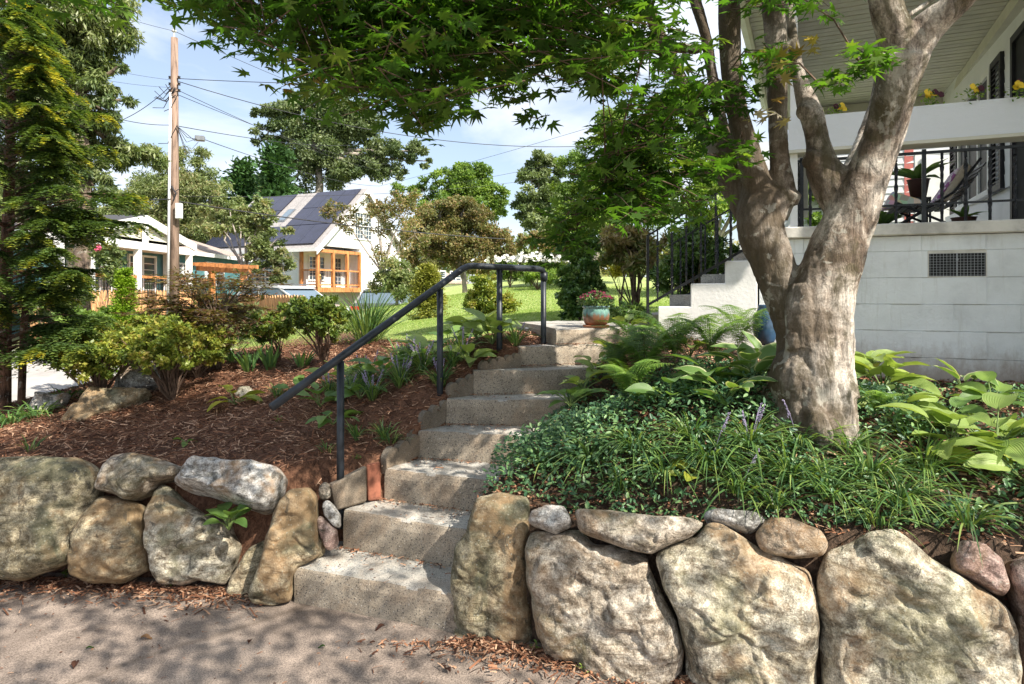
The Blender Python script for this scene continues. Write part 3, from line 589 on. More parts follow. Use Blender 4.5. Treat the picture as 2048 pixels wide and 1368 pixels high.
rock('mulch_rock', 'small half buried tan rock by the yellowing hosta', [(468, 792), (480, 775), (500, 774), (512, 785), (505, 800), (480, 802)], M['rock_pale'], (-2.2, 5.0, .8), (0, -1, .6), .04, .06, 16, n=40, rings=10, amp=.4, group=gm, cat='rock')
rock('mulch_rock', 'small pale rock between daylilies on the mulch top', [(690, 748), (712, 738), (728, 748), (722, 764), (700, 768)], M['rock_pale'], (-1.3, 4.9, .9), (0, -1, .6), .04, .06, 27, n=40, rings=10, amp=.4, group=gm, cat='rock')
NR = (-0.33, -1, .22)
PR = Vector((.2, 2.78, 0))
rock('boulder', 'tall upright brown boulder against the right end of the steps', [(952, 997), (994, 986), (1057, 992), (1062, 1043), (1053, 1088), (1059, 1180), (1070, 1259), (1072, 1306), (994, 1312), (914, 1284), (903, 1225), (899, 1168), (912, 1088), (935, 1060), (944, 1020)], M['rock_olive'], (-.2, 2.97, 0), (-.15, -1, .16), .10, .18, 17, group=gR)
rock('boulder', 'rough grey tan boulder with black lichen beside the upright one', [(1058, 1063), (1108, 1063), (1154, 1060), (1182, 1088), (1245, 1094), (1291, 1111), (1313, 1168), (1353, 1237), (1369, 1294), (1360, 1375), (1285, 1420), (1199, 1380), (1137, 1330), (1090, 1305), (1072, 1259), (1056, 1168), (1050, 1100)], M['rock_tan'], PR, NR, .11, .2, 18, group=gR)
rock('boulder', 'broad golden boulder in the middle of the right wall', [(1311, 1111), (1331, 1088), (1393, 1074), (1410, 1046), (1439, 1044), (1473, 1063), (1513, 1092), (1564, 1115), (1616, 1138), (1634, 1185), (1640, 1259), (1632, 1339), (1630, 1430), (1500, 1450), (1376, 1430), (1372, 1305), (1355, 1225), (1325, 1168)], M['rock_pale'], PR, NR, .12, .2, 19, group=gR)
rock('boulder', 'largest pale yellow boulder at the lower right corner', [(1633, 1151), (1650, 1105), (1701, 1088), (1741, 1061), (1787, 1055), (1821, 1081), (1861, 1117), (1935, 1157), (2009, 1208), (2028, 1248), (2028, 1420), (1900, 1500), (1700, 1490), (1642, 1450), (1640, 1259)], M['rock_pale'], PR, NR, .13, .2, 20, group=gR)
rock('boulder', 'grey boulder cut by the right edge of the photo', [(2018, 1128), (2055, 1112), (2200, 1105), (2230, 1430), (2150, 1500), (2034, 1450), (2034, 1225), (2018, 1157)], M['rock_red'], PR, NR, .12, .2, 21, group=gR)
TP = (-.33, -1, .9)
rock('capstone', 'small flat grey cap rock between upright and lichened boulders', [(1060, 1024), (1095, 1015), (1131, 1018), (1145, 1048), (1108, 1065), (1055, 1046)], M['rock_grey'], (.15, 2.86, .58), TP, .04, .08, 22, n=50, rings=12, amp=.5, group=gR, cat='rock')
rock('capstone', 'long reddish cap rock lying on the lichened boulder', [(1149, 1018), (1222, 1022), (1313, 1032), (1382, 1035), (1412, 1046), (1384, 1073), (1325, 1096), (1302, 1109), (1245, 1096), (1199, 1079), (1157, 1065)], M['rock_tan'], (.4, 2.78, .56), (-.33, -1, .5), .07, .12, 23, amp=.6, group=gR, cat='rock')
rock('capstone', 'thin grey rock above the middle golden boulder', [(1405, 1026), (1450, 1024), (1524, 1030), (1534, 1048), (1502, 1065), (1450, 1052), (1410, 1045)], M['rock_grey'], (.9, 2.72, .6), TP, .04, .08, 24, n=50, rings=12, amp=.5, group=gR, cat='rock')
rock('capstone', 'rounded grey brown cap rock between the two biggest boulders', [(1509, 1071), (1534, 1037), (1581, 1038), (1644, 1063), (1660, 1088), (1648, 1113), (1587, 1118), (1520, 1102)], M['rock_tan'], (1.05, 2.6, .56), (-.33, -1, .6), .06, .1, 25, n=60, rings=14, amp=.6, group=gR, cat='rock')
rock('capstone', 'reddish brown rock on the slope of the largest pale boulder', [(1902, 1117), (1918, 1081), (1964, 1089), (1998, 1120), (2019, 1174), (2007, 1195), (1952, 1164), (1908, 1142)], M['rock_red'], (1.75, 2.38, .56), (-.33, -1, .6), .06, .1, 26, n=60, rings=14, amp=.6, group=gR, cat='rock')

# ---------------------------------------------------------------- concrete steps
stairs = thing('garden_steps', 'curving flight of exposed aggregate concrete steps between the boulder walls', 'steps', tuple(SC3[0][0]*1.0-Vector((0, 0, SC3[0][2]))))
for k, (l, r, z) in enumerate(SC3):
    zb = (SC3[k-1][2]-.06) if k else -.05
    e = (r-l); e.z = 0; wdt = e.length; e.normalize(); bk = Vector((-e.y, e.x, 0)); depth = .62 if k < 7 else 1.15
    nx, ny, nz_ = max(10, int(wdt/.03)), 10, 5
    grid = {}; V = []; Fc = []
    def vid(i, j, q):
        key = (i, j, q)
        if key not in grid:
            a = i/nx; b = (j/ny)**1.6; c_ = q/nz_
            p = l+e*(a*wdt)+bk*(b*depth); p = Vector((p.x, p.y, zb+(z-zb)*c_))
            rr = .016
            fx = min(a*wdt, (1-a)*wdt, 9); fy = b*depth; fz = (1-c_)*(z-zb)
            if fy < 1e-6 and fz < 1e-6: p += Vector((0, 0, -rr*.6))+bk*rr*.6
            if (i == 0 or i == nx) and (q == nz_ or j == 0): p += e*(rr*.7 if i == 0 else -rr*.7)
            nn = p*14
            p += Vector((mn.noise(nn), mn.noise(nn+Vector((9, 2, 3))), mn.noise(nn+Vector((2, 7, 3))) if c_ > .5 else 0))*.004
            if fy < 1e-6 or fz < 1e-6: p += (bk-Vector((0, 0, 1)))*.008*max(0, mn.noise(p*23+Vector((4, 4, 4)))-.1)
            p.z += .008*mn.noise(Vector((p.x*2.5, p.y*2.5, k)))
            grid[key] = len(V); V.append(p)
        return grid[key]
    for i in range(nx):
        for j in range(ny): Fc.append((vid(i, j, nz_), vid(i+1, j, nz_), vid(i+1, j+1, nz_), vid(i, j+1, nz_)))
        for q in range(nz_): Fc.append((vid(i, 0, q), vid(i+1, 0, q), vid(i+1, 0, q+1), vid(i, 0, q+1)))
    for j in range(ny):
        for q in range(nz_):
            Fc.append((vid(0, j+1, q), vid(0, j, q), vid(0, j, q+1), vid(0, j+1, q+1))); Fc.append((vid(nx, j, q), vid(nx, j+1, q), vid(nx, j+1, q+1), vid(nx, j, q+1)))
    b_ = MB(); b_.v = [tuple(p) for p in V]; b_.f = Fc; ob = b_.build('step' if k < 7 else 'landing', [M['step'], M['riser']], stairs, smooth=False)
    for pl in ob.data.polygons: pl.material_index = 0 if abs(pl.normal.z) > .6 else 1  # upward faces get the lighter tread tone, the rest the shade-darkened one

# edging blocks up the left side of the steps
def edging(label, pts, humps, hgt, name='scalloped_edging'):
    a = P(*pts[0]); b = P(*pts[1]); e = b-a; L = Vector((e.x, e.y, 0)).length; t = thing(name, label, 'edging', (a.x, a.y, min(a.z, b.z)-.12), 'edging blocks beside the steps')
    mb = MB(); bk = Vector((-e.y, e.x, 0)).normalized()*-.05; N = 14*humps; prof = []
    for i in range(N+1):
        s_ = i/N; hh = hgt*(.50+.5*abs(math.sin(math.pi*s_*humps))**.5); p = a+e*s_; p = p+Vector((0, 0, 0)); prof.append((p, p.z-.14, p.z+hh-hgt))
    front = [Vector((p.x, p.y, zt)) for p, zb, zt in prof]+[Vector((p.x, p.y, zb)) for p, zb, zt in prof[::-1]]
    jit = [Vector((mn.noise(q*25), mn.noise(q*25+Vector((3, 3, 3))), mn.noise(q*25+Vector((7, 3, 3)))))*.003 for q in front]
    mb.prism([q+j for q, j in zip(front, jit)], bk); mb.build('block', M['edging'], t, bevel=0); return t
edging('four humped edging block beside the fourth step', ((762, 900, 3.70), (830, 862, 3.92)), 3, .09)
edging('dark scalloped edging block beside the fifth step', ((835, 826, 3.95), (890, 794, 4.10)), 3, .09)
edging('scalloped edging block beside the sixth step', ((890, 768, 4.12), (945, 744, 4.25)), 3, .08)
edging('low scalloped edging block left of the seventh step', ((955, 722, 4.27), (1036, 704, 4.42)), 5, .07)
edging('single rounded edging block beside the fourth riser', ((800, 868, 3.86), (832, 846, 3.98)), 1, .08)
mb = MB(); a = P(667, 1000, 3.47); mb.hexa([P(672, 1022, 3.46), P(733, 1003, 3.58), P(664, 1016, 3.56), P(733, 1003, 3.66), P(663, 970, 3.44), P(733, 932, 3.58), P(655, 968, 3.54), P(730, 930, 3.68)])
tag(mb.build('edging_block', M['edging'], loc=a, bevel=.008), 'large rough grey concrete block beside the third step', 'edging', 'edging blocks beside the steps')
mb = MB(); mb.hexa([P(736, 1002, 3.60), P(762, 1000, 3.66), P(736, 1000, 3.68), P(762, 998, 3.74), P(733, 930, 3.60), P(760, 925, 3.66), P(733, 928, 3.68), P(760, 923, 3.74)])
tag(mb.build('clay_brick', M['brick'], loc=P(748, 1000, 3.65), bevel=.006), 'upright worn red clay brick beside the third step', 'brick')

# ---------------------------------------------------------------- handrail
hr = thing('handrail', 'dark painted pipe handrail climbing beside the concrete steps', 'handrail', P(680, 945, 3.56))
A0 = P(543, 815, 3.2); B0 = P(925, 538, 4.27); B1 = P(945, 532, 4.33); E0 = P(1078, 538, 4.63); E1 = P(1088, 548, 4.66)
mb = MB(); mb.tube([A0, A0.lerp(B0, .5), B0, P(935, 533.5, 4.30), B1, E0, P(1085, 541, 4.65), E1], .0225, 16)
mb.build('top_rail', M['railpaint'], hr, smooth=True)
mb = MB(); mb.tube([E1+Vector((0, 0, .012)), E1-Vector((0, 0, .05))], .027, 16); mb.build('elbow_fitting', M['railpaint'], hr, smooth=True)
for (px, pt, pb, d, r) in ((681, 722, 950, 3.53, .021), (880, 578, 790, 4.12, .021), (999, 540, 704, 4.45, .021), (1087, 548, 692, 4.66, .021)):
    mb = MB(); t = P(px, pt, d); bt = P(px, pb, d)-Vector((0, 0, .3)); mb.tube([bt, t], r, 14); mb.build('post', M['railpaint'], hr, smooth=True)
# ---------------------------------------------------------------- block porch house on the right
HO = Vector((4.12, 4.38, 0)); HA = Vector((-.931, .365, 0)); HB = Vector((.43, .903, 0))
def H(s, t, z): return HO+HA*s+HB*t+Vector((0, 0, z))
def hbox(mb, s0, s1, t0, t1, z0, z1): mb.hexa([H(s, t, z) for z in (z0, z1) for t in (t0, t1) for s in (s0, s1)])
HM = Matrix((( HA.x, HB.x, 0), (HA.y, HB.y, 0), (0, 0, 1)))   # columns: along wall, back, up
def H4(s, t, z, ss=1, st=1, sz=1):
    m = Matrix(((HA.x*ss, HB.x*st, 0, 0), (HA.y*ss, HB.y*st, 0, 0), (0, 0, sz, 0), (0, 0, 0, 1))); return Matrix.Translation(H(s, t, z)) @ m
house = thing('porch_house', 'white painted block house with railed front porch at the right', 'house', H(0, 0, .9))
mb = MB(); hbox(mb, -.6, 2.22, .012, .2, .6, 2.035); mb.build('wall', M['mortar'], house)
mb = MB(); hbox(mb, 2.0, 2.22, .2, 4.8, .6, 2.035); mb.build('side_wall', M['blockpaint'], house)
me = unitbox('block', M['blockpaint'], .002, (.4066, .02, .2008))
meh = unitbox('half_block', M['blockpaint'], .003, (.198, .02, .2008)); meq = unitbox('cap_block', M['blockpaint'], .003, (.4066, .02, .1165))
for r in range(7):
    z0 = 1.917-.2032*(r); off = .204 if r % 2 else 0
    zc = z0-.1016; k = 0; s = -.36+off+.0
    if r == 0: s = -.36+.204+.0
    # the vent sits in the top full course between s .659 and 1.024
    while s < 2.2:
        a, b = s, s+.408
        if r == 0 and a < 1.03 and b > .66:
            if a < .655: inst('block', me, house, None, mat4=H4((a+.655)/2, .002, zc, (.655-a)/.408))
            if b > 1.03: inst('block', me, house, None, mat4=H4((b+1.03)/2, .002, zc, (b-1.03)/.408))
        else:
            if b > 2.22: inst('block', me, house, None, mat4=H4((a+2.22)/2, .002+.0012*math.sin(k*5+r), zc, (2.22-a)/.408)) if 2.22-a > .05 else None
            else: inst('block', me, house, None, mat4=H4((a+b)/2, .002+.0012*math.sin(k*5+r*3), zc))
        s += .408; k += 1
s = -.56
while s < 2.2:
    b = min(s+.408, 2.22)
    if b-s > .05: inst('block', meq, house, None, mat4=H4((s+b)/2, .002, 1.917+.0585, (b-s)/.408))
    s += .408
# crawl space vent
mb = MB()
hbox(mb, .658, 1.028, -.006, .05, 1.895, 1.917); hbox(mb, .658, 1.028, -.006, .05, 1.714, 1.722); hbox(mb, .655, .662, -.006, .05, 1.722, 1.895); hbox(mb, 1.021, 1.028, -.006, .05, 1.722, 1.895)
fr = mb.build('vent', M['slab'], house)
mb = MB(); hbox(mb, .662, 1.021, .004, .011, 1.722, 1.895); mb.build('vent_opening', M['dark'], fr)
mb = MB()
for i in range(17): s = .668+i*.0216; hbox(mb, s-.0011, s+.0011, -.004, -.0018, 1.722, 1.895)
for i in range(9): z = 1.73+i*.0205; hbox(mb, .662, 1.021, -.0018, .0004, z-.0011, z+.0011)
hbox(mb, .838, .846, -.009, -.004, 1.722, 1.895); hbox(mb, .834, .850, -.012, -.009, 1.84, 1.855)
mb.build('vent_grille', M['metalgrey'], fr)
# slab with cap ledge, facade, roof
mb = MB(); hbox(mb, -.6, 2.26, -.055, 5.1, 2.038, 2.13); mb.build('porch_slab', M['slab'], house, bevel=.008)
mb = MB(); hbox(mb, -4, -.02, -.75, 5.06, .6, 4.95); mb.build('facade_wall', M['siding'], house)
me = unitbox('siding_board', M['siding'])
for i in range(17):
    z = 2.14+i*.135
    m4 = H4(.004, 0, z+.0675); tl = Matrix.Rotation(.055, 4, 'Y')
    for (t0, t1) in ([(-.75, .9), (1.95, 5.1)] if z < 4.0 else [(-.75, 5.1)]):
        if 2.66 < z < 4.02 and t0 > 1: segs = [(1.95, 2.28), (4.93, 5.1)]
        elif z > 2.55 and z < 2.7 and t0 > 1: segs = [(1.95, 5.1)]
        else: segs = [(t0, t1)]
        for (a, b) in segs:
            inst('siding_board', me, house, None, mat4=H4(.006, (a+b)/2, z+.0675) @ tl @ Matrix.Diagonal((.016, b-a, .137, 1)))
# entrance door (dark) near the front, windows with shutters
mb = MB()
hbox(mb, .01, .06, .93, 1.0, 2.14, 4.1); hbox(mb, .01, .06, 1.86, 1.93, 2.14, 4.1); hbox(mb, .01, .06, 1.0, 1.86, 4.03, 4.1)
dr = mb.build('door_frame', M['shutter'], house)
mb = MB(); hbox(mb, .01, .03, 1.0, 1.86, 2.14, 4.03); mb.build('door', M['dark'], dr)
mb = MB(); hbox(mb, .012, .05, 2.78, 2.86, 2.74, 4.1); hbox(mb, .012, .05, 4.34, 4.42, 2.74, 4.1); hbox(mb, .012, .05, 2.86, 4.34, 4.02, 4.1); hbox(mb, .012, .07, 2.74, 4.46, 2.68, 2.74)
hbox(mb, .012, .045, 3.30, 3.36, 2.74, 4.02); hbox(mb, .012, .045, 3.86, 3.92, 2.74, 4.02); wf = mb.build('window', M['white'], house)
for a, b in ((2.86, 3.30), (3.36, 3.86), (3.92, 4.34)):
    mb = MB(); hbox(mb, .010, .022, a, b, 2.74, 4.02); mb.build('pane', M['shutter'], wf)
for a in (2.30, 4.48):
    mb = MB(); b = a+.42
    hbox(mb, .014, .055, a, a+.05, 2.68, 4.1); hbox(mb, .014, .055, b-.05, b, 2.68, 4.1)
    for z0, z1 in ((2.68, 2.75), (3.37, 3.43), (4.03, 4.1)): hbox(mb, .014, .055, a+.05, b-.05, z0, z1)
    sh = mb.build('shutter', M['shutter'], house); mb = MB()
    for i in range(24):
        z = 2.77+i*.0535
        if 3.34 < z < 3.43: continue
        mb.hexa([H(.015, a+.05, z+.03), H(.047, a+.05, z), H(.015, b-.05, z+.03), H(.047, b-.05, z), H(.015, a+.05, z+.042), H(.047, a+.05, z+.012), H(.015, b-.05, z+.042), H(.047, b-.05, z+.012)])
    stuff(mb.build('louvres', M['shutter'], sh))
mb = MB(); hbox(mb, -.05, .09, -.75, 5.12, 4.30, 4.425); mb.build('wall_trim', M['cream'], house)
mb = MB(); hbox(mb, -.3, 2.40, -.95, 5.18, 4.47, 4.62); mb.build('roof', M['shingle'], house)
mb = MB(); hbox(mb, 2.405, 2.44, -.95, 5.2, 4.38, 4.66); hbox(mb, -.3, 2.405, -.99, -.955, 4.38, 4.66); mb.build('fascia', M['cream'], house)
mb = MB(); hbox(mb, 2.445, 2.53, -.95, 5.2, 4.52, 4.62); mb.build('gutter', M['white'], house)
me = unitbox('ceiling_board', M['cream'], 0)
t = -.94; k = 0
while t < 5.1:
    inst('ceiling_board', me, house, None, mat4=H4(1.05, t+.052, 4.447+.002*(k % 2)) @ Matrix.Diagonal((2.7, .098, .018, 1))); t += .118; k += 1
mb = MB(); hbox(mb, .1, 2.2, 5.02, 5.16, 4.16, 4.428); mb.build('end_beam', M['cream'], house)
mb = MB(); hbox(mb, 1.98, 2.12, -.6, 5.0, 4.20, 4.428); mb.build('eave_beam', M['cream'], house)
mb = MB(); hbox(mb, 1.93, 1.985, .02, .075, 2.13, 4.2); mb.build('corner_post', M['white'], house)
mb = MB(); hbox(mb, 1.98, 2.06, 4.9, 4.98, 2.13, 4.2); mb.build('corner_post', M['white'], house)
# iron railing with twisted balusters
def twisted(name, L, r=.0085, turns=3, mat=None, plain=.12):
    m = MB(); n = 36; o = 0
    for i in range(n+1):
        f = i/n; z = f*L; ph = 0; rr = r
        if plain < f < 1-plain: q = (f-plain)/(1-2*plain); ph = q*turns*math.pi; rr = r*(1+.45*abs(math.sin(q*turns*math.pi)))
        for k in range(4):
            a = ph+math.pi/4+k*math.pi/2; m.v.append((rr*math.cos(a)*1.2, rr*math.sin(a)*1.2, z))
    for i in range(n):
        for k in range(4): m.f.append((i*4+k, i*4+(k+1) % 4, i*4+4+(k+1) % 4, i*4+4+k))
    me = bpy.data.meshes.new(name); me.from_pydata(m.v, [], m.f); me.materials.append(mat or M['iron']); return me
pr = thing('porch_railing', 'black iron porch railing with twisted balusters above the block wall', 'railing', H(1, .06, 2.13))
tw = twisted('baluster', .58)
mb = MB(); hbox(mb, .0, 1.95, .045, .065, 2.272, 2.287); mb.build('bottom_rail', M['iron'], pr)
mb = MB(); hbox(mb, .0, 1.95, .04, .07, 2.665, 2.685); mb.build('top_rail', M['iron'], pr)
for s in (1.045, 1.90, 1.945, .04):
    mb = MB(); hbox(mb, s-.014, s+.014, .04, .068, 2.13, 2.70); mb.build('post', M['iron'], pr)
s = .17
while s < 1.87:
    if abs(s-1.045) > .06: inst('baluster', tw, pr, H(s, .055, 2.13), scale=(1, 1, .95))
    s += .1515
pr2 = thing('porch_railing', 'black iron railing along the far side of the porch beyond the chair', 'railing', H(1.93, 1, 2.13))
mb = MB(); hbox(mb, 1.92, 1.94, .1, 4.9, 2.27, 2.288); mb.build('bottom_rail', M['iron'], pr2)
mb = MB(); hbox(mb, 1.92, 1.945, .1, 4.9, 2.66, 2.685); mb.build('top_rail', M['iron'], pr2)
mb = MB(); hbox(mb, .15, 1.9, 4.92, 4.94, 2.40, 2.42); hbox(mb, .15, 1.9, 4.92, 4.94, 2.14, 2.155); mb.build('end_rail', M['iron'], pr2)
for k in range(30): inst('baluster', tw, pr2, H(1.93, .25+k*.155, 2.13), scale=(1, 1, .92))
for k in range(11): inst('baluster', tw, pr2, H(.25+k*.155, 4.93, 2.13), scale=(1, 1, .5))
# planter boards on the rail
for nme, lab, args in (('planter_box', 'long white wood grained planter box on the front porch rail', (.0, 2.0, -.02, .18, 2.76, 3.02)), ('planter_box', 'white planter box on the side porch rail behind the tree limbs', (1.86, 2.02, .25, 4.5, 2.72, 2.95))):
    m_, nt_, b_ = nm('planter_paint'); v_ = coords(nt_, 'World', (1, 1, 9), (0, 0.02, 0)); f_ = noise(nt_, v_, 5.5, 4, .5, 2.2)
    b_.inputs['Base Color'].default_value = (.76, .78, .80, 1); b_.inputs['Roughness'].default_value = .6
    wv = nd(nt_, 'ShaderNodeMath', _operation='MULTIPLY'); wv.inputs[1].default_value = 40; nt_.links.new(f_, wv.inputs[0]); sn_ = nd(nt_, 'ShaderNodeMath', _operation='SINE'); nt_.links.new(wv.outputs[0], sn_.inputs[0]); bump(nt_, b_, sn_.outputs[0], .35, .003)
    pb = thing(nme, lab, 'planter', H((args[0]+args[1])/2, (args[2]+args[3])/2, args[4]))
    mb = MB(); hbox(mb, *args); mb.build('board', m_, pb)
    mb = MB(); hbox(mb, args[0], args[1]+.01, args[2]-.012, args[3], args[4]-.028, args[4]-.003); mb.build('bottom_trim', M['cream'], pb)
def pansy(px, py, d, n=5, seed=0, label=''):
    rg = np.random.default_rng(seed); c = P(px, py, d); t = thing('pansy_plant', label, 'flower', c-Vector((0, 0, .05)), 'pansies in the porch planter box')
    N = 60; loc = np.array(c)+rg.normal(0, 1, (N, 3))*[.045, .03, .028]
    me = cloud_mesh('foliage', [(0, 0, 0), (.5, .28, .05), (1, 0, 0), (.5, -.28, .05)], [(0, 1, 2, 3)], loc, frames(rg.normal(0, 1, (N, 3))+[0, 0, 1], rg.random(N)*6.3), .03, origin=c-Vector((0, 0, .05)))
    link('foliage', me, M['lf_fresh'], t, c-Vector((0, 0, .05)))
    for k in range(n):
        q = c+Vector((rg.normal(0, .035), rg.normal(0, .02)-.01, .01+rg.random()*.045)); mb = MB(); r = .014
        for a in range(5):
            th = a*1.2566+.3; o = q+Vector((math.cos(th)*r*.8, -.002*a, math.sin(th)*r*.8)); pts = [o+Vector((math.cos(b*.785)*r, -.003*math.cos(b), math.sin(b*.785)*r)) for b in range(8)]; mb.add(pts, [tuple(range(8))])
        mb.build('flower', M['petal_yellow'] if k % 3 else M['petal_dark'], t)
pansy(1672, 222, 5.1, 5, 1, 'yellow pansies left end of the porch planter behind the tree'); pansy(1862, 198, 4.78, 7, 2, 'yellow and maroon pansies in the middle of the porch planter')
pansy(1948, 186, 4.62, 4, 3, 'single tall yellow pansy in the porch planter'); pansy(2040, 180, 4.5, 5, 4, 'pansies at the right photo edge in the porch planter')
# folding chair with cushion
ch = thing('folding_chair', 'black slatted folding chair with beige patterned cushions on the porch', 'chair', H(.9, .55, 2.13))
def tb(name, pts, r, mat=M['iron']): m = MB(); m.tube(pts, r, 6); return m.build(name, mat, ch)
sx = [(.66, 0), (.66, .42)]
for dt in (.35, .77):
    tb('leg', [H(1.22, dt, 2.13), H(.80, dt, 2.40), H(.62, dt, 2.66)], .011); tb('leg', [H(.80, dt, 2.13), H(1.2, dt, 2.34)], .011)
me = unitbox('seat_slat', M['iron'])
for k in range(7): inst('seat_slat', me, ch, None, mat4=H4(.84+k*.06, .56, 2.30+.0*k) @ Matrix.Diagonal((.042, .42, .012, 1)))
for k in range(7): inst('back_slat', me, ch, None, mat4=H4(.76-k*.026, .56, 2.36+k*.042) @ Matrix.Rotation(.95, 4, 'Y') @ Matrix.Diagonal((.036, .42, .010, 1)))
cush = simple('cushion_beige', (.42, .37, .31), .9, .1, 30, .2, 200)
mb = MB(); mb.hexa([H(.83, .37, 2.33), H(.89, .37, 2.35), H(.83, .75, 2.33), H(.89, .75, 2.35), H(.66, .37, 2.60), H(.72, .37, 2.64), H(.66, .75, 2.60), H(.72, .75, 2.64)]); mb.build('cushion', cush, ch, bevel=.015)
m_, nt_, b_ = nm('cushion_print'); v_ = coords(nt_, 'World'); f_ = voro(nt_, v_, 26); nt_.links.new(ramp(nt_, f_, [(.22, (.03, .02, .05)), (.26, (.75, .70, .78)), (.5, (.72, .66, .75)), (.56, (.35, .12, .35))]), b_.inputs['Base Color'])
mb = MB(); mb.hexa([H(.895, .40, 2.34), H(.92, .40, 2.35), H(.895, .72, 2.34), H(.92, .72, 2.35), H(.735, .40, 2.60), H(.76, .40, 2.61), H(.735, .72, 2.60), H(.76, .72, 2.61)]); tag(mb.build('throw_pillow', m_, loc=H(.9, .5, 2.34), bevel=.008), 'white purple spotted pillow leaning on the folding chair', 'pillow')
m2_, nt_, b_ = nm('seat_print'); v_ = coords(nt_, 'World'); vn = nd(nt_, 'ShaderNodeTexVoronoi', Scale=19.0); nt_.links.new(v_, vn.inputs['Vector']); nt_.links.new(mix(nt_, .55, vn.outputs['Color'], (.8, .6, .55)), b_.inputs['Base Color'])
mb = MB(); mb.hexa([H(1.0, .37, 2.315), H(1.28, .37, 2.315), H(1.0, .72, 2.315), H(1.28, .72, 2.315), H(1.02, .38, 2.36), H(1.22, .38, 2.44), H(1.02, .70, 2.36), H(1.22, .70, 2.44)]); tag(mb.build('folded_throw', m2_, loc=H(1.1, .5, 2.32), bevel=.01), 'multicoloured patterned throw folded on the chair seat', 'blanket')
# neighbour wall seen past the porch end
nb = thing('back_annex', 'bright white annex with a pink strip seen beyond the porch end', 'building', H(1.2, 6.6, 1))
mb = MB(); hbox(mb, -.6, 3.0, 6.5, 8.5, .8, 4.3); mb.build('wall', M['siding'], nb)
me = unitbox('siding_board', M['siding'])
for i in range(24): inst('siding_board', me, nb, None, mat4=H4(1.2, 6.49, 1.4+i*.12) @ Matrix.Rotation(-.1, 4, 'X') @ Matrix.Diagonal((3.6, .012, .123, 1)))
mb = MB(); hbox(mb, .29, .42, 6.45, 6.47, 1.6, 4.0); mb.build('pink_trim', simple('pink_trim', (.55, .17, .15), .7), nb)
mb = MB(); hbox(mb, -.30, .27, 6.44, 6.47, 1.6, 3.9); dd_ = mb.build('door', M['white'], nb)
mb = MB(); hbox(mb, -.2, .18, 6.42, 6.438, 2.0, 3.0); hbox(mb, -.2, .18, 6.42, 6.438, 3.1, 3.8); mb.build('door_panel', M['white'], dd_)

# ---------------------------------------------------------------- porch stair with stepped cheek wall
cw = thing('porch_stair', 'white stepped masonry cheek wall with stairs rising to the porch', 'stairs', H(2.6, .1, 1.1))
prof = [(2.235, 1.868), (2.49, 1.868), (2.49, 1.678), (2.77, 1.678), (2.77, 1.478), (3.045, 1.478), (3.045, .95), (2.235, .95)]
mb = MB(); mb.prism([H(s, -.01, z) for s, z in prof], HB*.16); mb.build('cheek_wall', M['masonry'], cw, bevel=.008)
for k in range(4):
    mb = MB(); z = 1.40+k*.18; s1 = 3.25-k*.27; hbox(mb, 2.24, s1, .16, 1.15, .9, z); mb.build('step', M['step'], cw)
def stair_rail(label, dt, bals, top0, nm_='stair_railing'):
    t = thing(nm_, label, 'railing', H(3.15, dt, 1.35))
    b0, b1 = H(3.13, dt, 1.49), H(2.28, dt, 1.99); t0, t1 = H(3.13, dt, 2.10), H(2.28, dt, 2.60)
    m = MB(); m.bar(b0, b1, .016, .022); m.build('bottom_rail', M['iron'], t); m = MB(); m.bar(t0, t1, .03, .014); m.build('top_rail', M['iron'], t)
    for s_ in (3.13, 2.28):
        f = (3.13-s_)/.85; m = MB(); m.bar(H(s_, dt, 1.30+f*.75), H(s_, dt, 2.10+f*.5), .022); m.build('post', M['iron'], t)
    tw2 = twisted('baluster', .62, .007, 4)
    for i in range(bals):
        f = (i+.7)/bals; q = b0.lerp(b1, f); inst('baluster', tw2, t, q-Vector((0, 0, .02)), scale=(1, 1, 1.0))
stair_rail('black iron stair railing with twisted balusters at the near side', -.03, 7, 0)
stair_rail('black iron stair railing at the far side of the porch stairs', 1.05, 7, 0)
# glazed blue jar behind trunk
bj = thing('blue_jar', 'dark blue glazed jar half hidden behind the maple trunk', 'jar', P(1530, 690, 4.9))
gl = simple('blue_glaze', (.03, .07, .13), .2, .3, 8, .1, 30, spec=.8); mb = MB(); mb.lathe([(0, 0), (.05, 0), (.075, .04), (.095, .12), (.09, .2), (.06, .27), (.05, .30), (.058, .315), (.045, .315), (.04, .3)], P(1530, 690, 4.9), 24); mb.build('body', gl, bj, smooth=True)
# flower pot
pc = P(1192, 655, 4.72); pot = thing('flower_pot', 'drip glazed turquoise and brown pot on the top landing', 'flower pot', pc)
m_, nt_, b_ = nm('drip_glaze'); g_ = nt_.nodes.new('ShaderNodeTexCoord'); sp = nt_.nodes.new('ShaderNodeSeparateXYZ'); nt_.links.new(g_.outputs['Object'], sp.inputs[0])
f_ = noise(nt_, coords(nt_, 'Object', (38, 38, 1.5)), 1.2, 3, .6); ad = nd(nt_, 'ShaderNodeMath', _operation='MULTIPLY_ADD'); ad.inputs[1].default_value = .14; nt_.links.new(f_, ad.inputs[0]); nt_.links.new(sp.outputs[2], ad.inputs[2])
mr = nd(nt_, 'ShaderNodeMapRange'); mr.inputs[1].default_value = .05; mr.inputs[2].default_value = .24; nt_.links.new(ad.outputs[0], mr.inputs[0])
nt_.links.new(ramp(nt_, mr.outputs[0], [(0, (.22, .075, .035)), (.35, (.30, .12, .06)), (.55, (.18, .10, .06)), (.66, (.10, .20, .18)), (.85, (.18, .33, .27)), (1, (.07, .10, .13))]), b_.inputs['Base Color']); b_.inputs['Roughness'].default_value = .16; b_.inputs['Specular IOR Level'].default_value = .7
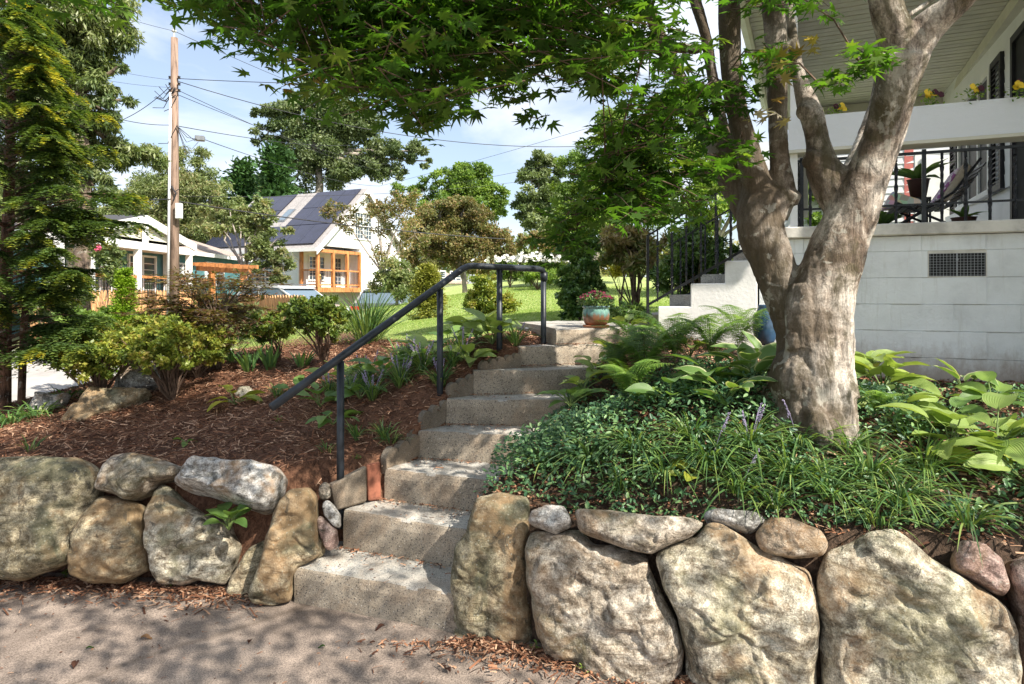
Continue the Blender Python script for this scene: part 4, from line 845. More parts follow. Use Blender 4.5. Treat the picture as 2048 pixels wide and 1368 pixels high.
mb = MB(); mb.lathe([(0, .012), (.06, .012), (.085, .03), (.100, .07), (.104, .10), (.098, .135), (.092, .148), (.104, .153), (.106, .163), (.098, .165), (.09, .15), (.09, .13)], pc, 36); mb.build('pot', m_, pot, smooth=True)
mb = MB(); mb.lathe([(0, 0), (.092, 0), (.1, .012), (.1, .02), (.09, .02), (.085, .012), (0, .012)], pc, 30); mb.build('saucer', simple('terracotta', (.42, .17, .09), .7), pot, smooth=True)
rg = np.random.default_rng(3); N = 900; c_ = np.array(pc)+[0, 0, .16]
th = rg.random(N)*6.283; rr = np.sqrt(rg.random(N))*.135; loc = c_+np.stack([rr*np.cos(th), rr*np.sin(th), .015+rg.random(N)*.085*(1-.4*(rr/.135)**2)], 1)
mum = thing('chrysanthemum', 'dark red flowering chrysanthemum growing in the glazed pot', 'flower', Vector(c_))
link('foliage', cloud_mesh('foliage', [(0, 0, 0), (.5, .25, .05), (1, 0, 0), (.5, -.25, .05)], [(0, 1, 2, 3)], loc, frames(rg.normal(0, .6, (N, 3))+[0, 0, 1], rg.random(N)*6.3), .028, origin=c_), M['lf_mag'], mum, Vector(c_))
N = 90; th = rg.random(N)*6.283; rr = np.sqrt(rg.random(N))*.135; loc = c_+np.stack([rr*np.cos(th), rr*np.sin(th), .085+.03*rg.random(N)-.05*(rr/.135)**2], 1)
fl = [(0, 0, .006)]+[(math.cos(a*.5236)*(1 if a % 2 else .8), math.sin(a*.5236)*(1 if a % 2 else .8), .25*(a % 2)) for a in range(12)]
stuff(link('blossoms', cloud_mesh('blossoms', fl, [(0, 1+a, 1+(a+1) % 12) for a in range(12)], loc, frames(rg.normal(0, .35, (N, 3))+[0, -.3, 1], rg.random(N)*6.3), .014, origin=c_), M['petal_red'], mum, Vector(c_)))
# small solar stake light at the lawn edge
sl_ = thing('stake_light', 'small silver solar stake light standing at the lawn edge', 'garden light', P(1053, 690, 5.2))
mb = MB(); mb.tube([P(1053, 692, 5.2), P(1053, 662, 5.2)], .004, 6); mb.build('stake', M['metalgrey'], sl_)
mb = MB(); mb.lathe([(0, .0), (.013, 0), (.016, .02), (.022, .022), (.022, .028), (0, .034)], P(1053, 663, 5.2), 14); mb.build('lamp_head', M['metalgrey'], sl_)

# ---------------------------------------------------------------- big Japanese maple
maple = thing('japanese_maple', 'large forked Japanese maple with pale muscular trunk in front of the porch', 'tree', P(1625, 845, 3.2))
LT = P(1625, 845, 3.2)
LIMB = {
 'a': [(1625, 885, 3.2, 100), (1625, 848, 3.2, 95), (1627, 800, 3.2, 88), (1622, 752, 3.2, 86), (1634, 700, 3.2, 72), (1640, 640, 3.2, 66), (1652, 575, 3.2, 66), (1672, 510, 3.2, 62), (1692, 455, 3.2, 56), (1712, 400, 3.18, 54), (1738, 345, 3.15, 46), (1764, 280, 3.12, 43), (1782, 215, 3.08, 43), (1800, 150, 3.05, 47), (1812, 105, 3.02, 50)],
 'a1': [(1806, 110, 3.02, 40), (1786, 60, 3.0, 38), (1772, 10, 2.98, 36), (1762, -60, 2.95, 33), (1740, -200, 2.9, 26), (1690, -380, 2.8, 18)],
 'a2': [(1822, 100, 3.02, 40), (1856, 55, 2.98, 38), (1896, 20, 2.92, 32), (1950, -30, 2.85, 27), (2060, -150, 2.7, 22), (2200, -300, 2.5, 16)],
 'al': [(1696, 430, 3.22, 42), (1668, 375, 3.25, 44), (1645, 330, 3.28, 36), (1636, 280, 3.3, 25), (1622, 225, 3.32, 26), (1606, 180, 3.34, 19), (1594, 130, 3.36, 14), (1585, 70, 3.38, 12), (1577, 0, 3.4, 11), (1570, -120, 3.4, 9)],
 'am': [(1690, 400, 3.3, 34), (1706, 340, 3.36, 24), (1728, 280, 3.42, 19), (1746, 225, 3.48, 15), (1758, 160, 3.5, 13), (1765, 60, 3.5, 10)],
 'b': [(1585, 830, 3.24, 40), (1585, 760, 3.26, 40), (1588, 690, 3.28, 38), (1578, 630, 3.3, 40), (1560, 570, 3.32, 46), (1540, 510, 3.34, 50), (1522, 460, 3.36, 54), (1520, 415, 3.38, 52), (1520, 380, 3.38, 40), (1520, 350, 3.38, 22)],
 'b1': [(1545, 430, 3.38, 40), (1566, 385, 3.36, 30), (1560, 330, 3.36, 25), (1556, 260, 3.36, 23), (1555, 180, 3.36, 24), (1552, 90, 3.36, 26), (1547, 20, 3.34, 27), (1540, -90, 3.3, 23), (1500, -260, 3.2, 16)],
 'b2': [(1530, 430, 3.38, 36), (1512, 360, 3.36, 33), (1494, 300, 3.34, 29), (1478, 240, 3.32, 27), (1466, 175, 3.3, 25), (1460, 100, 3.28, 26), (1458, 20, 3.26, 27), (1450, -80, 3.2, 23), (1400, -250, 3.0, 16)],
 'b3': [(1502, 420, 3.44, 30), (1478, 350, 3.48, 25), (1452, 280, 3.5, 18), (1436, 220, 3.52, 15), (1424, 150, 3.52, 14), (1410, 70, 3.5, 14), (1390, 0, 3.48, 15), (1370, -90, 3.4, 12)],
 'b4': [(1500, 440, 3.46, 30), (1464, 380, 3.52, 24), (1432, 310, 3.56, 19), (1400, 240, 3.6, 17), (1370, 170, 3.6, 15), (1340, 110, 3.58, 15), (1310, 50, 3.55, 16), (1290, 0, 3.5, 15), (1240, -120, 3.4, 11)],
 'r1': [(1625, 800, 3.2, 60), (1680, 850, 3.12, 34), (1720, 880, 3.06, 16)], 'r2': [(1600, 800, 3.2, 50), (1560, 850, 3.15, 28), (1535, 880, 3.1, 14)], 'r3': [(1625, 790, 3.15, 50), (1640, 860, 3.02, 34), (1650, 890, 2.98, 18)],
 'r4': [(1560, 740, 3.3, 24), (1545, 800, 3.3, 26), (1530, 850, 3.3, 18)],
 'k1': [(1620, 218, 3.31, 24), (1604, 226, 3.28, 20)], 'k2': [(1640, 325, 3.27, 30), (1614, 318, 3.24, 22)], 'k3': [(1575, 400, 3.34, 30), (1590, 380, 3.3, 20)], 'k4': [(1588, 575, 3.24, 24), (1584, 600, 3.2, 20)],
 'k5': [(1680, 800, 3.14, 48), (1668, 720, 3.18, 40), (1664, 660, 3.18, 34)], 'k6': [(1605, 700, 3.14, 40), (1600, 620, 3.16, 38), (1612, 580, 3.18, 36)]}
def catmull(pts, m=5):
    out = []; n = len(pts)
    for i in range(n-1):
        p = [np.array(pts[max(0, min(n-1, i+k))], float) for k in (-1, 0, 1, 2)]
        for j in range(m):
            t = j/m; out.append(.5*((2*p[1])+(-p[0]+p[2])*t+(2*p[0]-5*p[1]+4*p[2]-p[3])*t*t+(-p[0]+3*p[1]-3*p[2]+p[3])*t**3))
    out.append(np.array(pts[-1], float)); return out
mb = MB(); BR = []
for k, L in LIMB.items():
    kf = .86 if k[0] in 'bk' else .91; w_ = [tuple(P(x, y, d))+(r*kf*d/F,) for x, y, d, r in L]; q = catmull(w_, 4)
    BR += [np.array(a) for a in q]
    mb.tube([Vector(a[:3]) for a in q], [a[3] for a in q], 14)
    if k[0] == 'a' or k[0] == 'b':
        e = q[-1]
        if k not in ('a', 'b'):   # carry on into finer boughs above the frame
            for sgn in range(3):
                rr = random.Random(hash(k) % 97+sgn) if False else random.Random(ord(k[0])*7+len(k)*13+sgn+int(abs(e[0])*10))
                d0 = Vector((rr.uniform(-1, .8), rr.uniform(-1.3, .2), rr.uniform(.2, .7))).normalized(); p = Vector(e[:3]); pp = [p.copy()]; r0 = e[3]*.75; rs = [r0]
                for s_ in range(7): d0 = (d0+Vector((rr.uniform(-.25, .25), rr.uniform(-.25, .25), rr.uniform(-.12, .08)))).normalized(); p = p+d0*.24; pp.append(p.copy()); rs.append(max(.006, r0*(1-(s_+1)/7.5)))
                mb.tube(pp, rs, 8); BR += [np.array(tuple(a)+(r,)) for a, r in zip(pp, rs)]
# long low bough reaching left over the steps, and a drooping one
for pts in ([(1400, 100, 3.5, 12), (1300, 85, 3.4, 11), (1200, 60, 3.3, 10), (1100, 40, 3.15, 9), (980, 20, 3.0, 8), (850, 30, 2.9, 6), (720, 60, 2.8, 4), (600, 70, 2.75, 3)],
            [(1440, 330, 3.5, 10), (1380, 350, 3.4, 8), (1320, 330, 3.3, 6), (1250, 350, 3.2, 5), (1190, 400, 3.1, 3.5), (1150, 460, 3.05, 2.5)],
            [(1330, 110, 3.55, 10), (1240, 60, 3.3, 9), (1120, -20, 3.1, 9), (900, -90, 2.8, 8), (680, -60, 2.6, 6), (480, 0, 2.5, 4)],
            [(1810, 120, 3.0, 12), (1740, 110, 2.9, 5), (1690, 150, 2.85, 3), (1640, 180, 2.8, 2.5)]):
    q = catmull([tuple(P(x, y, d))+(r*d/F,) for x, y, d, r in pts], 5); mb.tube([Vector(a[:3]) for a in q], [a[3] for a in q], 8); BR += [np.array(a) for a in q]
o = mb.build('trunk', M['bark_maple'], maple)
o.data.name = 'raw'
md = o.modifiers.new('r', 'REMESH'); md.mode = 'VOXEL'; md.voxel_size = .0085; md2 = o.modifiers.new('s', 'SMOOTH'); md2.iterations = 9; md2.factor = .6
dg = bpy.context.evaluated_depsgraph_get(); me2 = bpy.data.meshes.new_from_object(o.evaluated_get(dg)); o.modifiers.clear(); old = o.data; o.data = me2; bpy.data.meshes.remove(old)
if not me2.materials: me2.materials.append(M['bark_maple'])
co = np.empty(len(me2.vertices)*3, np.float32); me2.vertices.foreach_get('co', co); co = co.reshape(-1, 3); nn = np.empty(len(me2.vertices)*3, np.float32); me2.vertices.foreach_get('normal', nn); nn = nn.reshape(-1, 3)
disp = np.array([(.045*max(0, 1.35-(z+.95+.0))*(abs(mn.noise(Vector((x*9+z*1.5, y*9, z*1.1))))-.25)) if False else .028*(abs(mn.noise(Vector((x*8+z*1.2, y*8, z*1.0))))-.25)+.018*mn.noise(Vector((x*7, y*7, z*3)))+.012*mn.noise(Vector((x*24, y*24, z*4)))+.006*mn.noise(Vector((x*16, y*16, z*26)))+.005*mn.noise(Vector((x*45, y*45, z*14)))+.004*mn.noise(Vector((x*70, y*70, z*60))) for x, y, z in co])
hgt = np.clip(1-(co[:, 2])/1.6, .25, 1); co += nn*(disp*hgt-.003)[:, None]
me2.vertices.foreach_set('co', co.ravel()); me2.polygons.foreach_set('use_smooth', [True]*len(me2.polygons)); me2.update()
BR = np.array(BR)
# maple leaves: seven pointed lobes
def maple_leaf():
    ang = [-128, -82, -41, 0, 41, 82, 128]; ln = [.40, .72, .93, 1.05, .93, .72, .40]; pts = [(0, 0, 0)]; per = []
    per.append((-.10*0-.08, 0, 0))
    for i, (a, l) in enumerate(zip(ang, ln)):
        t = math.radians(a); per.append((l*math.cos(t), l*math.sin(t), -.22*l*l))
        if i < 6: t2 = math.radians((a+ang[i+1])/2); r = .33; per.append((r*math.cos(t2), r*math.sin(t2), .03))
    v = pts+per; n = len(per); return v, [(0, 1+i, 1+(i+1) % n) for i in range(n)]
MLV, MLF = maple_leaf()
def sprays(anch, per=11, spread=.2, size=(.050, .070), down=.5, seed=1, name='foliage', mat='lf_maple', parent=None, L=None, redfrac=0):
    """flat layered twig sprays of leaves round each anchor (N,3)"""
    rg = np.random.default_rng(seed); N = len(anch); az = rg.random(N)*2*np.pi
    locs = []; nr = []; rn = []; TW = MB()
    base = rg.random(N)
    for i in range(N):
        d = np.array([math.cos(az[i]), math.sin(az[i]), -down*rg.random()]); s = np.array([-d[1], d[0], 0])
        k = rg.integers(per-3, per+4); t = np.linspace(-.5, .5, k)*spread*2.2
        wob = rg.normal(0, .02, (k, 3)); sd = np.where(np.arange(k) % 2, 1, -1)*rg.uniform(.2, 1, k)*spread*.55*(1-np.abs(t)/spread*.6)
        p = anch[i]+d*t[:, None]+s*sd[:, None]+wob; p[:, 2] -= .25*np.abs(sd)
        locs.append(p); nr.append(np.array([0, 0, 1.0])+rg.normal(0, .42, (k, 3))); rn.append(np.clip(base[i]*.6+rg.random(k)*.4, 0, 1))
        if parent is not None: TW.tube([Vector(anch[i]-d*spread), Vector(anch[i]+[0, 0, .008]), Vector(anch[i]+d*spread*.9)], [.0028, .0022, .001], 4, False)
    loc = np.concatenate(locs); nrm = np.concatenate(nr); N2 = len(loc)
    rnd = np.concatenate(rn); L = L or Vector((0, 0, 0))
    me = cloud_mesh(name, MLV, MLF, loc, frames(nrm, rg.random(N2)*6.3), rg.uniform(size[0], size[1], N2), rnd, origin=L)
    o = stuff(link(name, me, M[mat], parent, L))
    return o, TW
def poly_anchors(poly, d0, d1, n, seed=0):
    rg = np.random.default_rng(seed); xs_ = [p[0] for p in poly]; ys_ = [p[1] for p in poly]; out = []
    while len(out) < n:
        x, y = rg.uniform(min(xs_), max(xs_)), rg.uniform(min(ys_), max(ys_))
        if inpoly(np.array([x]), np.array([y]), poly)[0]: out.append(tuple(P(x, y, rg.uniform(d0, d1))))
    return np.array(out)
crownT = MB(); allan = []
def crown(poly, d0, d1, n, seed, **kw):
    a = poly_anchors(poly, d0, d1, n, seed); o, t = sprays(a, seed=seed, parent=maple, L=LT, **kw); crownT.v.extend([]); o_ = len(crownT.v); crownT.v += t.v; crownT.f += [tuple(i+o_ for i in f) for f in t.f]; allan.append(a)
top = [(380, -140), (380, 40), (470, 70), (540, 70), (600, 130), (690, 190), (760, 215), (880, 225), (960, 200), (1020, 150), (1100, 160), (1200, 150), (1270, 110), (1330, 120), (1330, -140)]
crown(top, 2.3, 3.1, 380, 11)
crown([(560, -60), (620, 110), (700, 170), (800, 205), (900, 200), (1000, 120), (1200, 80), (1260, -60)], 2.5, 3.3, 170, 12)
crown([(1010, 195), (1075, 195), (1075, 245), (1020, 245)], 2.6, 2.8, 3, 13, per=8, spread=.07)
crown([(810, 215), (880, 215), (860, 262), (825, 262)], 2.6, 2.8, 5, 14, per=8, spread=.08)
crown([(1140, 120), (1240, 110), (1230, 190), (1160, 170)], 2.8, 3.2, 12, 15, spread=.12)
right = [(1260, 60), (1330, 80), (1380, 60), (1400, 150), (1400, 260), (1390, 400), (1340, 420), (1240, 440), (1190, 400), (1200, 310), (1270, 240), (1290, 150)]
crown(right, 2.8, 3.4, 70, 16)
crown([(1240, 250), (1330, 270), (1380, 380), (1330, 420), (1230, 430), (1150, 440), (1120, 500), (1105, 455), (1180, 360)], 2.9, 3.3, 48, 17, spread=.15)
crown([(1100, 440), (1170, 420), (1150, 490), (1120, 515)], 2.95, 3.1, 9, 18, per=9, spread=.1)
crown([(1650, 110), (1760, 60), (1800, 90), (1700, 160), (1640, 190)], 2.7, 2.85, 8, 19, per=9, spread=.09)
crown([(1500, 120), (1620, 60), (1620, 200), (1530, 230), (1480, 190)], 2.95, 3.2, 8, 20, per=8, spread=.09)
crown([(1390, 180), (1460, 180), (1500, 340), (1420, 360)], 3.0, 3.2, 16, 21, per=9, spread=.12)
crown([(1490, -40), (1640, -60), (1640, 10), (1480, 20)], 2.9, 3.2, 10, 22)
crown([(0, -90), (260, -90), (240, -20), (60, -10), (20, -30)], 2.0, 2.5, 16, 23, spread=.15)
rg = np.random.default_rng(31)
# the crown above and behind the camera's head that shades the drive, steps and beds
def vol(n, lo, hi, seed, keep):
    r_ = np.random.default_rng(seed); out = []
    while len(out) < n:
        p = r_.uniform(lo, hi)
        if keep(p): out.append(p)
    return np.array(out)
def keep(p):
    v = mn.noise(Vector(p*[1.05, 1.05, .6])); 
    hz_ = EYE+(HZ+75)/F*p[1]    # stay above the top of the view
    return v > .10 and p[2] > hz_ and ((p[0]-1.2)/2.9)**2+((p[1]-1.6)/2.8)**2 < 1
cv = vol(470, [-1.8, -1.0, 2.75], [4.0, 4.2, 4.6], 5, keep); o_, t_ = sprays(cv, seed=41, parent=maple, L=LT, spread=.18, size=(.045, .068)); allan.append(cv)
cv2 = vol(150, [-1.3, .6, 2.95], [.7, 2.1, 3.7], 6, lambda p: mn.noise(Vector(p*[1.6, 1.6, .6])) > -.18); sprays(cv2, seed=42, parent=maple, L=LT, spread=.22, size=(.045, .065)); allan.append(cv2)  # extra sprays out of view, added to shade the left boulder wall
# twigs from boughs to sprays
TWG = MB(); TWG.v += crownT.v; TWG.f += crownT.f
al = np.concatenate(allan); idx = rng.permutation(len(al))[:520]
for i in idx:
    p = al[i]; d2 = ((BR[:, :3]-p)**2).sum(1); j = d2.argmin(); b = BR[j]
    if d2[j] > 1.6 or d2[j] < .01: continue
    m_ = (b[:3]+p)/2+np.array([0, 0, .06]); TWG.tube([Vector(b[:3]), Vector(m_), Vector(p)], [.0055, .004, .0018], 4, False)
stuff(TWG.build('twigs', M['twig'], maple))
# a few leaves that have turned
a = np.concatenate([poly_anchors([(1500, 100), (1620, 60), (1640, 250), (1560, 280), (1500, 250)], 2.9, 3.15, 4, 51), poly_anchors([(560, 130), (620, 120), (640, 190), (580, 190)], 2.6, 2.8, 1, 52), np.array([tuple(P(1560, 130, 3.0))])])
sprays(a, per=6, spread=.07, seed=55, name='turned_leaves', mat='lf_maple_red', parent=maple, L=LT)

# ---------------------------------------------------------------- generic plants
LEAF4 = ([(0, 0, 0), (.5, .26, .06), (1, 0, -.04), (.5, -.26, .06)], [(0, 1, 2, 3)])
LEAF6 = ([(0, 0, 0), (.30, .20, .05), (.70, .19, .04), (1, 0, -.10), (.70, -.19, .04), (.30, -.20, .05)], [(0, 1, 2, 3), (0, 3, 4, 5)])
def blobpts(rg, blobs, n, clump=.3, sub=9, shell=.55):
    """leaf positions bunched in sub-clumps of ellipsoid blobs: (x,y,z,rx,ry,rz)"""
    B = np.array(blobs); vol_ = B[:, 3]*B[:, 5]; k = rg.choice(len(B), size=sub*len(B), p=vol_/vol_.sum())
    dirs = rg.normal(0, 1, (len(k), 3)); dirs /= np.linalg.norm(dirs, axis=1, keepdims=True)
    cc = B[k, :3]+dirs*B[k, 3:6]*rg.uniform(shell, 1.0, (len(k), 1)); cr = clump*B[k, 3:6].mean(1)
    j = rg.integers(0, len(k), n); off = rg.normal(0, 1, (n, 3)); off /= np.linalg.norm(off, axis=1, keepdims=True)
    off *= rg.random((n, 1))**.45; p = cc[j]+off*cr[j][:, None]*[1, 1, .7]
    return p, cc, j
def limbs(mb, base, tops, r0, rg, seg=5, n=7, sag=.15):
    base = Vector(base)
    for t in tops:
        t = Vector(t); pts = []; rs = []
        for i in range(seg+1):
            f = i/seg; p = base.lerp(t, f); p.z += (t.z-base.z)*sag*math.sin(f*math.pi); p += Vector((rg.normal(0, .03), rg.normal(0, .03), 0))*(t-base).length*math.sin(f*math.pi)
            pts.append(p); rs.append(max(r0*(1-f*.82), .002))
        mb.tube(pts, rs, n, False)
def tree(name, label, base, blobs_px, n, leaf, mat, bark, r0, seed=0, group=None, sub=10, clump=.32, tpl=LEAF4, cat='tree', fork=.35, depthf=.8, up=.6, trunktop=None, droop=0):
    """base (px,py,d); blobs_px [(px,py,rx,rz[,d])]"""
    rg = np.random.default_rng(seed); b = P(*base) if len(base) == 3 else Vector(base[:3]); d = base[2] if len(base) == 3 else b.y; s = d/F
    g = gz(b.x, b.y); b.z = g-.05
    t = thing(name, label, cat, b, group); bl = []
    for q in blobs_px:
        dd = q[4] if len(q) > 4 else d; c = P(q[0], q[1], dd); bl.append((c.x, c.y, c.z, q[2]*dd/F, q[2]*dd/F*depthf, q[3]*dd/F))
    p, cc, j = blobpts(rg, bl, n, clump, sub)
    nr = rg.normal(0, .8, (n, 3))+[0, 0, up]; rb = rg.random(len(cc))
    if droop:
        dirs = rg.normal(0, .5, (n, 3))+[0, 0, -droop]; R = frames_xy(dirs, nr)
    else: R = frames(nr, rg.random(n)*6.3)
    me = cloud_mesh('crown', tpl[0], tpl[1], p, R, rg.uniform(leaf*.7, leaf*1.3, n), np.clip(rb[j]*.55+rg.random(n)*.45, 0, 1), origin=b)
    stuff(link('crown', me, M[mat], t, b))
    mb = MB(); top = Vector((sum(q[0] for q in bl)/len(bl), b.y, b.z+(max(q[2] for q in bl)-b.z)*fork)) if trunktop is None else P(trunktop[0], trunktop[1], d)
    pts = [b.lerp(top, f)+Vector((rg.normal(0, .02), 0, 0))*(top-b).length*(0 < f < 1) for f in (0, .25, .5, .75, 1)]
    mb.tube(pts, [r0*1.25, r0, r0*.9, r0*.82, r0*.72], 10)
    limbs(mb, top, [q[:3] for q in bl], r0*.6, rg); ks = rg.choice(len(cc), min(len(cc), 26), replace=False)
    B = np.array(bl)
    for k in ks:
        q = B[((B[:, :3]-cc[k])**2).sum(1).argmin()]; limbs(mb, q[:3], [cc[k]], r0*.2, rg, 3, 5)
    mb.build('trunk', M[bark], t, smooth=True); return t
def shrub(name, label, px, py, d, rx, rz, n, leaf, mat, seed=0, cat='shrub', group=None, stems=14, ry=None, tpl=LEAF4, bark='twig', base_y=None, sub=26, clump=.26, lumps=7, up=.7, shell=.5, flat=1.0):
    """crown centre (px,py), half width rx and half height rz in metres"""
    rg = np.random.default_rng(seed); c = P(px, py, d); ry = ry or rx*.9; g = gz(c.x, c.y); b = Vector((c.x, c.y, g))
    t = thing(name, label, cat, b, group); bl = []
    for k in range(lumps):
        a = rg.random()*6.3; q = rg.random()**.5*.62; bl.append((c.x+math.cos(a)*q*rx, c.y+math.sin(a)*q*ry, c.z+rg.uniform(-.45, .5)*rz*flat, rx*.5, ry*.5, rz*.5*flat))
    p, cc, j = blobpts(rg, bl, n, clump, sub//2, shell); p[:, 2] = np.maximum(p[:, 2], gzn(p[:, 0], p[:, 1])+.01)
    rb = rg.random(len(cc)); nr = rg.normal(0, .7, (n, 3))+[0, 0, up]
    me = cloud_mesh('foliage', tpl[0], tpl[1], p, frames(nr, rg.random(n)*6.3), rg.uniform(leaf*.7, leaf*1.3, n), np.clip(rb[j]*.5+rg.random(n)*.5, 0, 1), origin=b)
    stuff(link('foliage', me, M[mat], t, b))
    mb = MB(); ks = rg.choice(len(cc), min(len(cc), stems), replace=False)
    limbs(mb, b, [cc[k] for k in ks], max(.004, rx*.022), rg, 5, 5, .1); stuff(mb.build('stems', M[bark], t)); return t, cc
# ---------------------------------------------------------------- white house with solar roof
WO = Vector((-9.55, 30.76, 0)); WA = Vector((-.902, .432, 0)); WB = Vector((.432, .902, 0))
def Wp(s, t, z): return WO+WA*s+WB*t+Vector((0, 0, z))
def wbox(mb, s0, s1, t0, t1, z0, z1): mb.hexa([Wp(s, t, z) for z in (z0, z1) for t in (t0, t1) for s in (s0, s1)])
def W4(s, t, z, M3=None):
    m = Matrix(((WA.x, WB.x, 0, 0), (WA.y, WB.y, 0, 0), (0, 0, 1, 0), (0, 0, 0, 1))); return Matrix.Translation(Wp(s, t, z)) @ m
EZ, RZ, HWD, LEN = 3.94, 7.12, 3.6, 8.0
wh = thing('white_house', 'white lap sided house with solar panels and orange wood corner porch', 'house', Wp(4, 3.6, 0.6))
mb = MB(); wbox(mb, 1.2, LEN, .15, 7.05, .2, EZ); wbox(mb, .12, 1.2, 3.3, 7.05, .2, EZ); mb.build('wall', M['siding'], wh)
mb = MB(); mb.prism([Wp(.1, .1, EZ+.003), Wp(.1, 7.1, EZ+.003), Wp(.1, 3.6, RZ-.12)], WA*.2); gab = mb.build('gable_wall', M['siding'], wh)
me = unitbox('siding_board', M['siding'])
for i in range(26):      # gable boards
    z = EZ+.02+i*.12; h = (RZ-.12-z)/(RZ-.12-EZ)*3.5-.02
    if h > .1: inst('siding_board', me, wh, None, mat4=W4(.092, 3.6, z+.06) @ Matrix.Rotation(-.12, 4, 'Y') @ Matrix.Diagonal((.014, 2*h, .12, 1)))
for i in range(28):      # long side boards
    z = .6+i*.12; inst('siding_board', me, wh, None, mat4=W4((LEN+1.2)/2, .142, z+.06) @ Matrix.Rotation(.12, 4, 'X') @ Matrix.Diagonal((LEN-1.2, .014, .12, 1)))
    inst('siding_board', me, wh, None, mat4=W4(.112, 5.17, z+.06) @ Matrix.Rotation(-.12, 4, 'Y') @ Matrix.Diagonal((.014, 3.75, .12, 1)))
    if z > 1.85: inst('siding_board', me, wh, None, mat4=W4(1.192, 1.72, z+.06) @ Matrix.Rotation(-.12, 4, 'Y') @ Matrix.Diagonal((.014, 3.1, .12, 1)))
sl_ = (RZ-EZ)/HWD
def rp(s, t, off=0): return Wp(s, t, EZ+sl_*t+off) if t <= HWD else Wp(s, t, EZ+sl_*(2*HWD-t)+off)
for nme_, t0, t1 in (('roof', -.35, 3.6), ('roof', 3.6, 7.55)):
    mb = MB(); mb.hexa([rp(s, t, o_) for o_ in (.0, .14) for t in (t0, t1) for s in (-.25, LEN+.2)]); mb.build(nme_, M['shingle'], wh)
mb = MB(); mb.hexa([rp(s, t, o_) for o_ in (-.16, .13) for t in (-.38, 3.6) for s in (-.30, -.255)]); mb.hexa([rp(s, t, o_) for o_ in (-.16, .13) for t in (3.6, 7.58) for s in (-.30, -.255)]); mb.build('rake_board', M['white'], wh)
mb = MB(); wbox(mb, -.3, LEN+.2, -.46, -.36, EZ-.33, EZ-.16); mb.build('gutter', M['white'], wh)
mb = MB(); wbox(mb, -.28, LEN+.2, -.358, .14, EZ-.20, EZ-.17); mb.build('soffit', M['white'], wh)
mb = MB(); mb.tube([Wp(1.35, -.4, EZ-.3), Wp(1.35, -.3, EZ-.5), Wp(1.3, .05, EZ-.75), Wp(1.3, .05, .6)], .05, 8); mb.build('downspout', M['white'], wh)
th_ = math.atan(sl_); SLN = HWD/math.cos(th_)
pm = unitbox('solar_panel', M['solar'], 0)
def panel(s0, s1, u0, u1):   # u: distance up the slope
    m = W4((s0+s1)/2, (u0+u1)/2*math.cos(th_), EZ+(u0+u1)/2*math.sin(th_)+.24) @ Matrix.Rotation(th_, 4, 'X') @ Matrix.Diagonal((s1-s0-.015, u1-u0-.015, .04, 1)); inst('solar_panel', pm, wh, None, mat4=m)
for i in range(8): panel(.12+i*1.0, 1.12+i*1.0, -.25, 1.38)
for i in range(3):
    for j in range(2): panel(.12+i*1.03, 1.15+i*1.03, 1.42+j*1.6, 3.0+j*1.6); panel(4.75+i*1.03, 5.78+i*1.03, 1.42+j*1.6, 3.0+j*1.6)
def slopebox(mb, s0, s1, u0, u1, o0, o1):
    f = lambda s, u, o_: Wp(s, u*math.cos(th_), EZ+u*math.sin(th_)+.14+o_)
    mb.hexa([f(s, u, o_) for o_ in (o0, o1) for u in (u0, u1) for s in (s0, s1)])
mb = MB(); slopebox(mb, 3.75, 4.3, 2.0, 3.1, 0, .09); sk = mb.build('skylight', M['metalgrey'], wh); mb = MB(); slopebox(mb, 3.81, 4.24, 2.06, 3.04, .091, .1); mb.build('pane', M['carglass'], sk)
def win(par, fbx, a0, a1, z0, z1, dep, cols=2, muntin=(3, 3), name='window'):
    """fbx(mb, a0,a1,d0,d1,z0,z1) box in wall frame; dep = outward offset"""
    mb = MB(); w_ = .07; d0, d1 = dep
    fbx(mb, a0, a0+w_, d0, d1, z0, z1); fbx(mb, a1-w_, a1, d0, d1, z0, z1); fbx(mb, a0+w_, a1-w_, d0, d1, z0, z0+w_); fbx(mb, a0+w_, a1-w_, d0, d1, z1-w_, z1)
    cw_ = (a1-a0-w_*(cols+1))/cols
    for c in range(1, cols): x = a0+c*(cw_+w_); fbx(mb, x, x+w_, d0, d1, z0+w_, z1-w_)
    zm = (z0+z1)/2; 
    o = mb.build(name, M['white'], par); dg_ = d0+(d1-d0)*.25; dm = d0+(d1-d0)*.6
    for c in range(cols):
        x = a0+w_+c*(cw_+w_); mb = MB(); fbx(mb, x, x+cw_, min(d0, dg_), max(d0, dg_), z0+w_, z1-w_); mb.build('pane', M['glass'], o)
    mb = MB()
    for c in range(cols):
        x = a0+w_+c*(cw_+w_); fbx(mb, x+.001, x+cw_-.001, dg_, d1, zm-.025, zm+.025)
        for k in range(1, muntin[0]): q = x+cw_*k/muntin[0]; fbx(mb, q-.009, q+.009, dg_, dm, z0+w_, zm-.025); fbx(mb, q-.009, q+.009, dg_, dm, zm+.025, z1-w_)
        for k in (1, 2):
            for zz in (z0+w_+(zm-.025-z0-w_)*k/3, zm+.025+(z1-w_-zm-.025)*k/3): fbx(mb, x+.002, x+cw_-.002, dg_, dm*.98+dg_*.02, zz-.009, zz+.009)
    mb.build('muntins', M['white'], o); return o
win(wh, lambda mb, a0, a1, d0, d1, z0, z1: wbox(mb, .085-d1, .085-d0, a0, a1, z0, z1), 2.75, 4.25, 4.45, 5.95, (0, .07))
win(wh, lambda mb, a0, a1, d0, d1, z0, z1: wbox(mb, 1.185-d1, 1.185-d0, a0, a1, z0, z1), .55, 1.75, 2.2, 3.5, (0, .06), muntin=(2, 3))
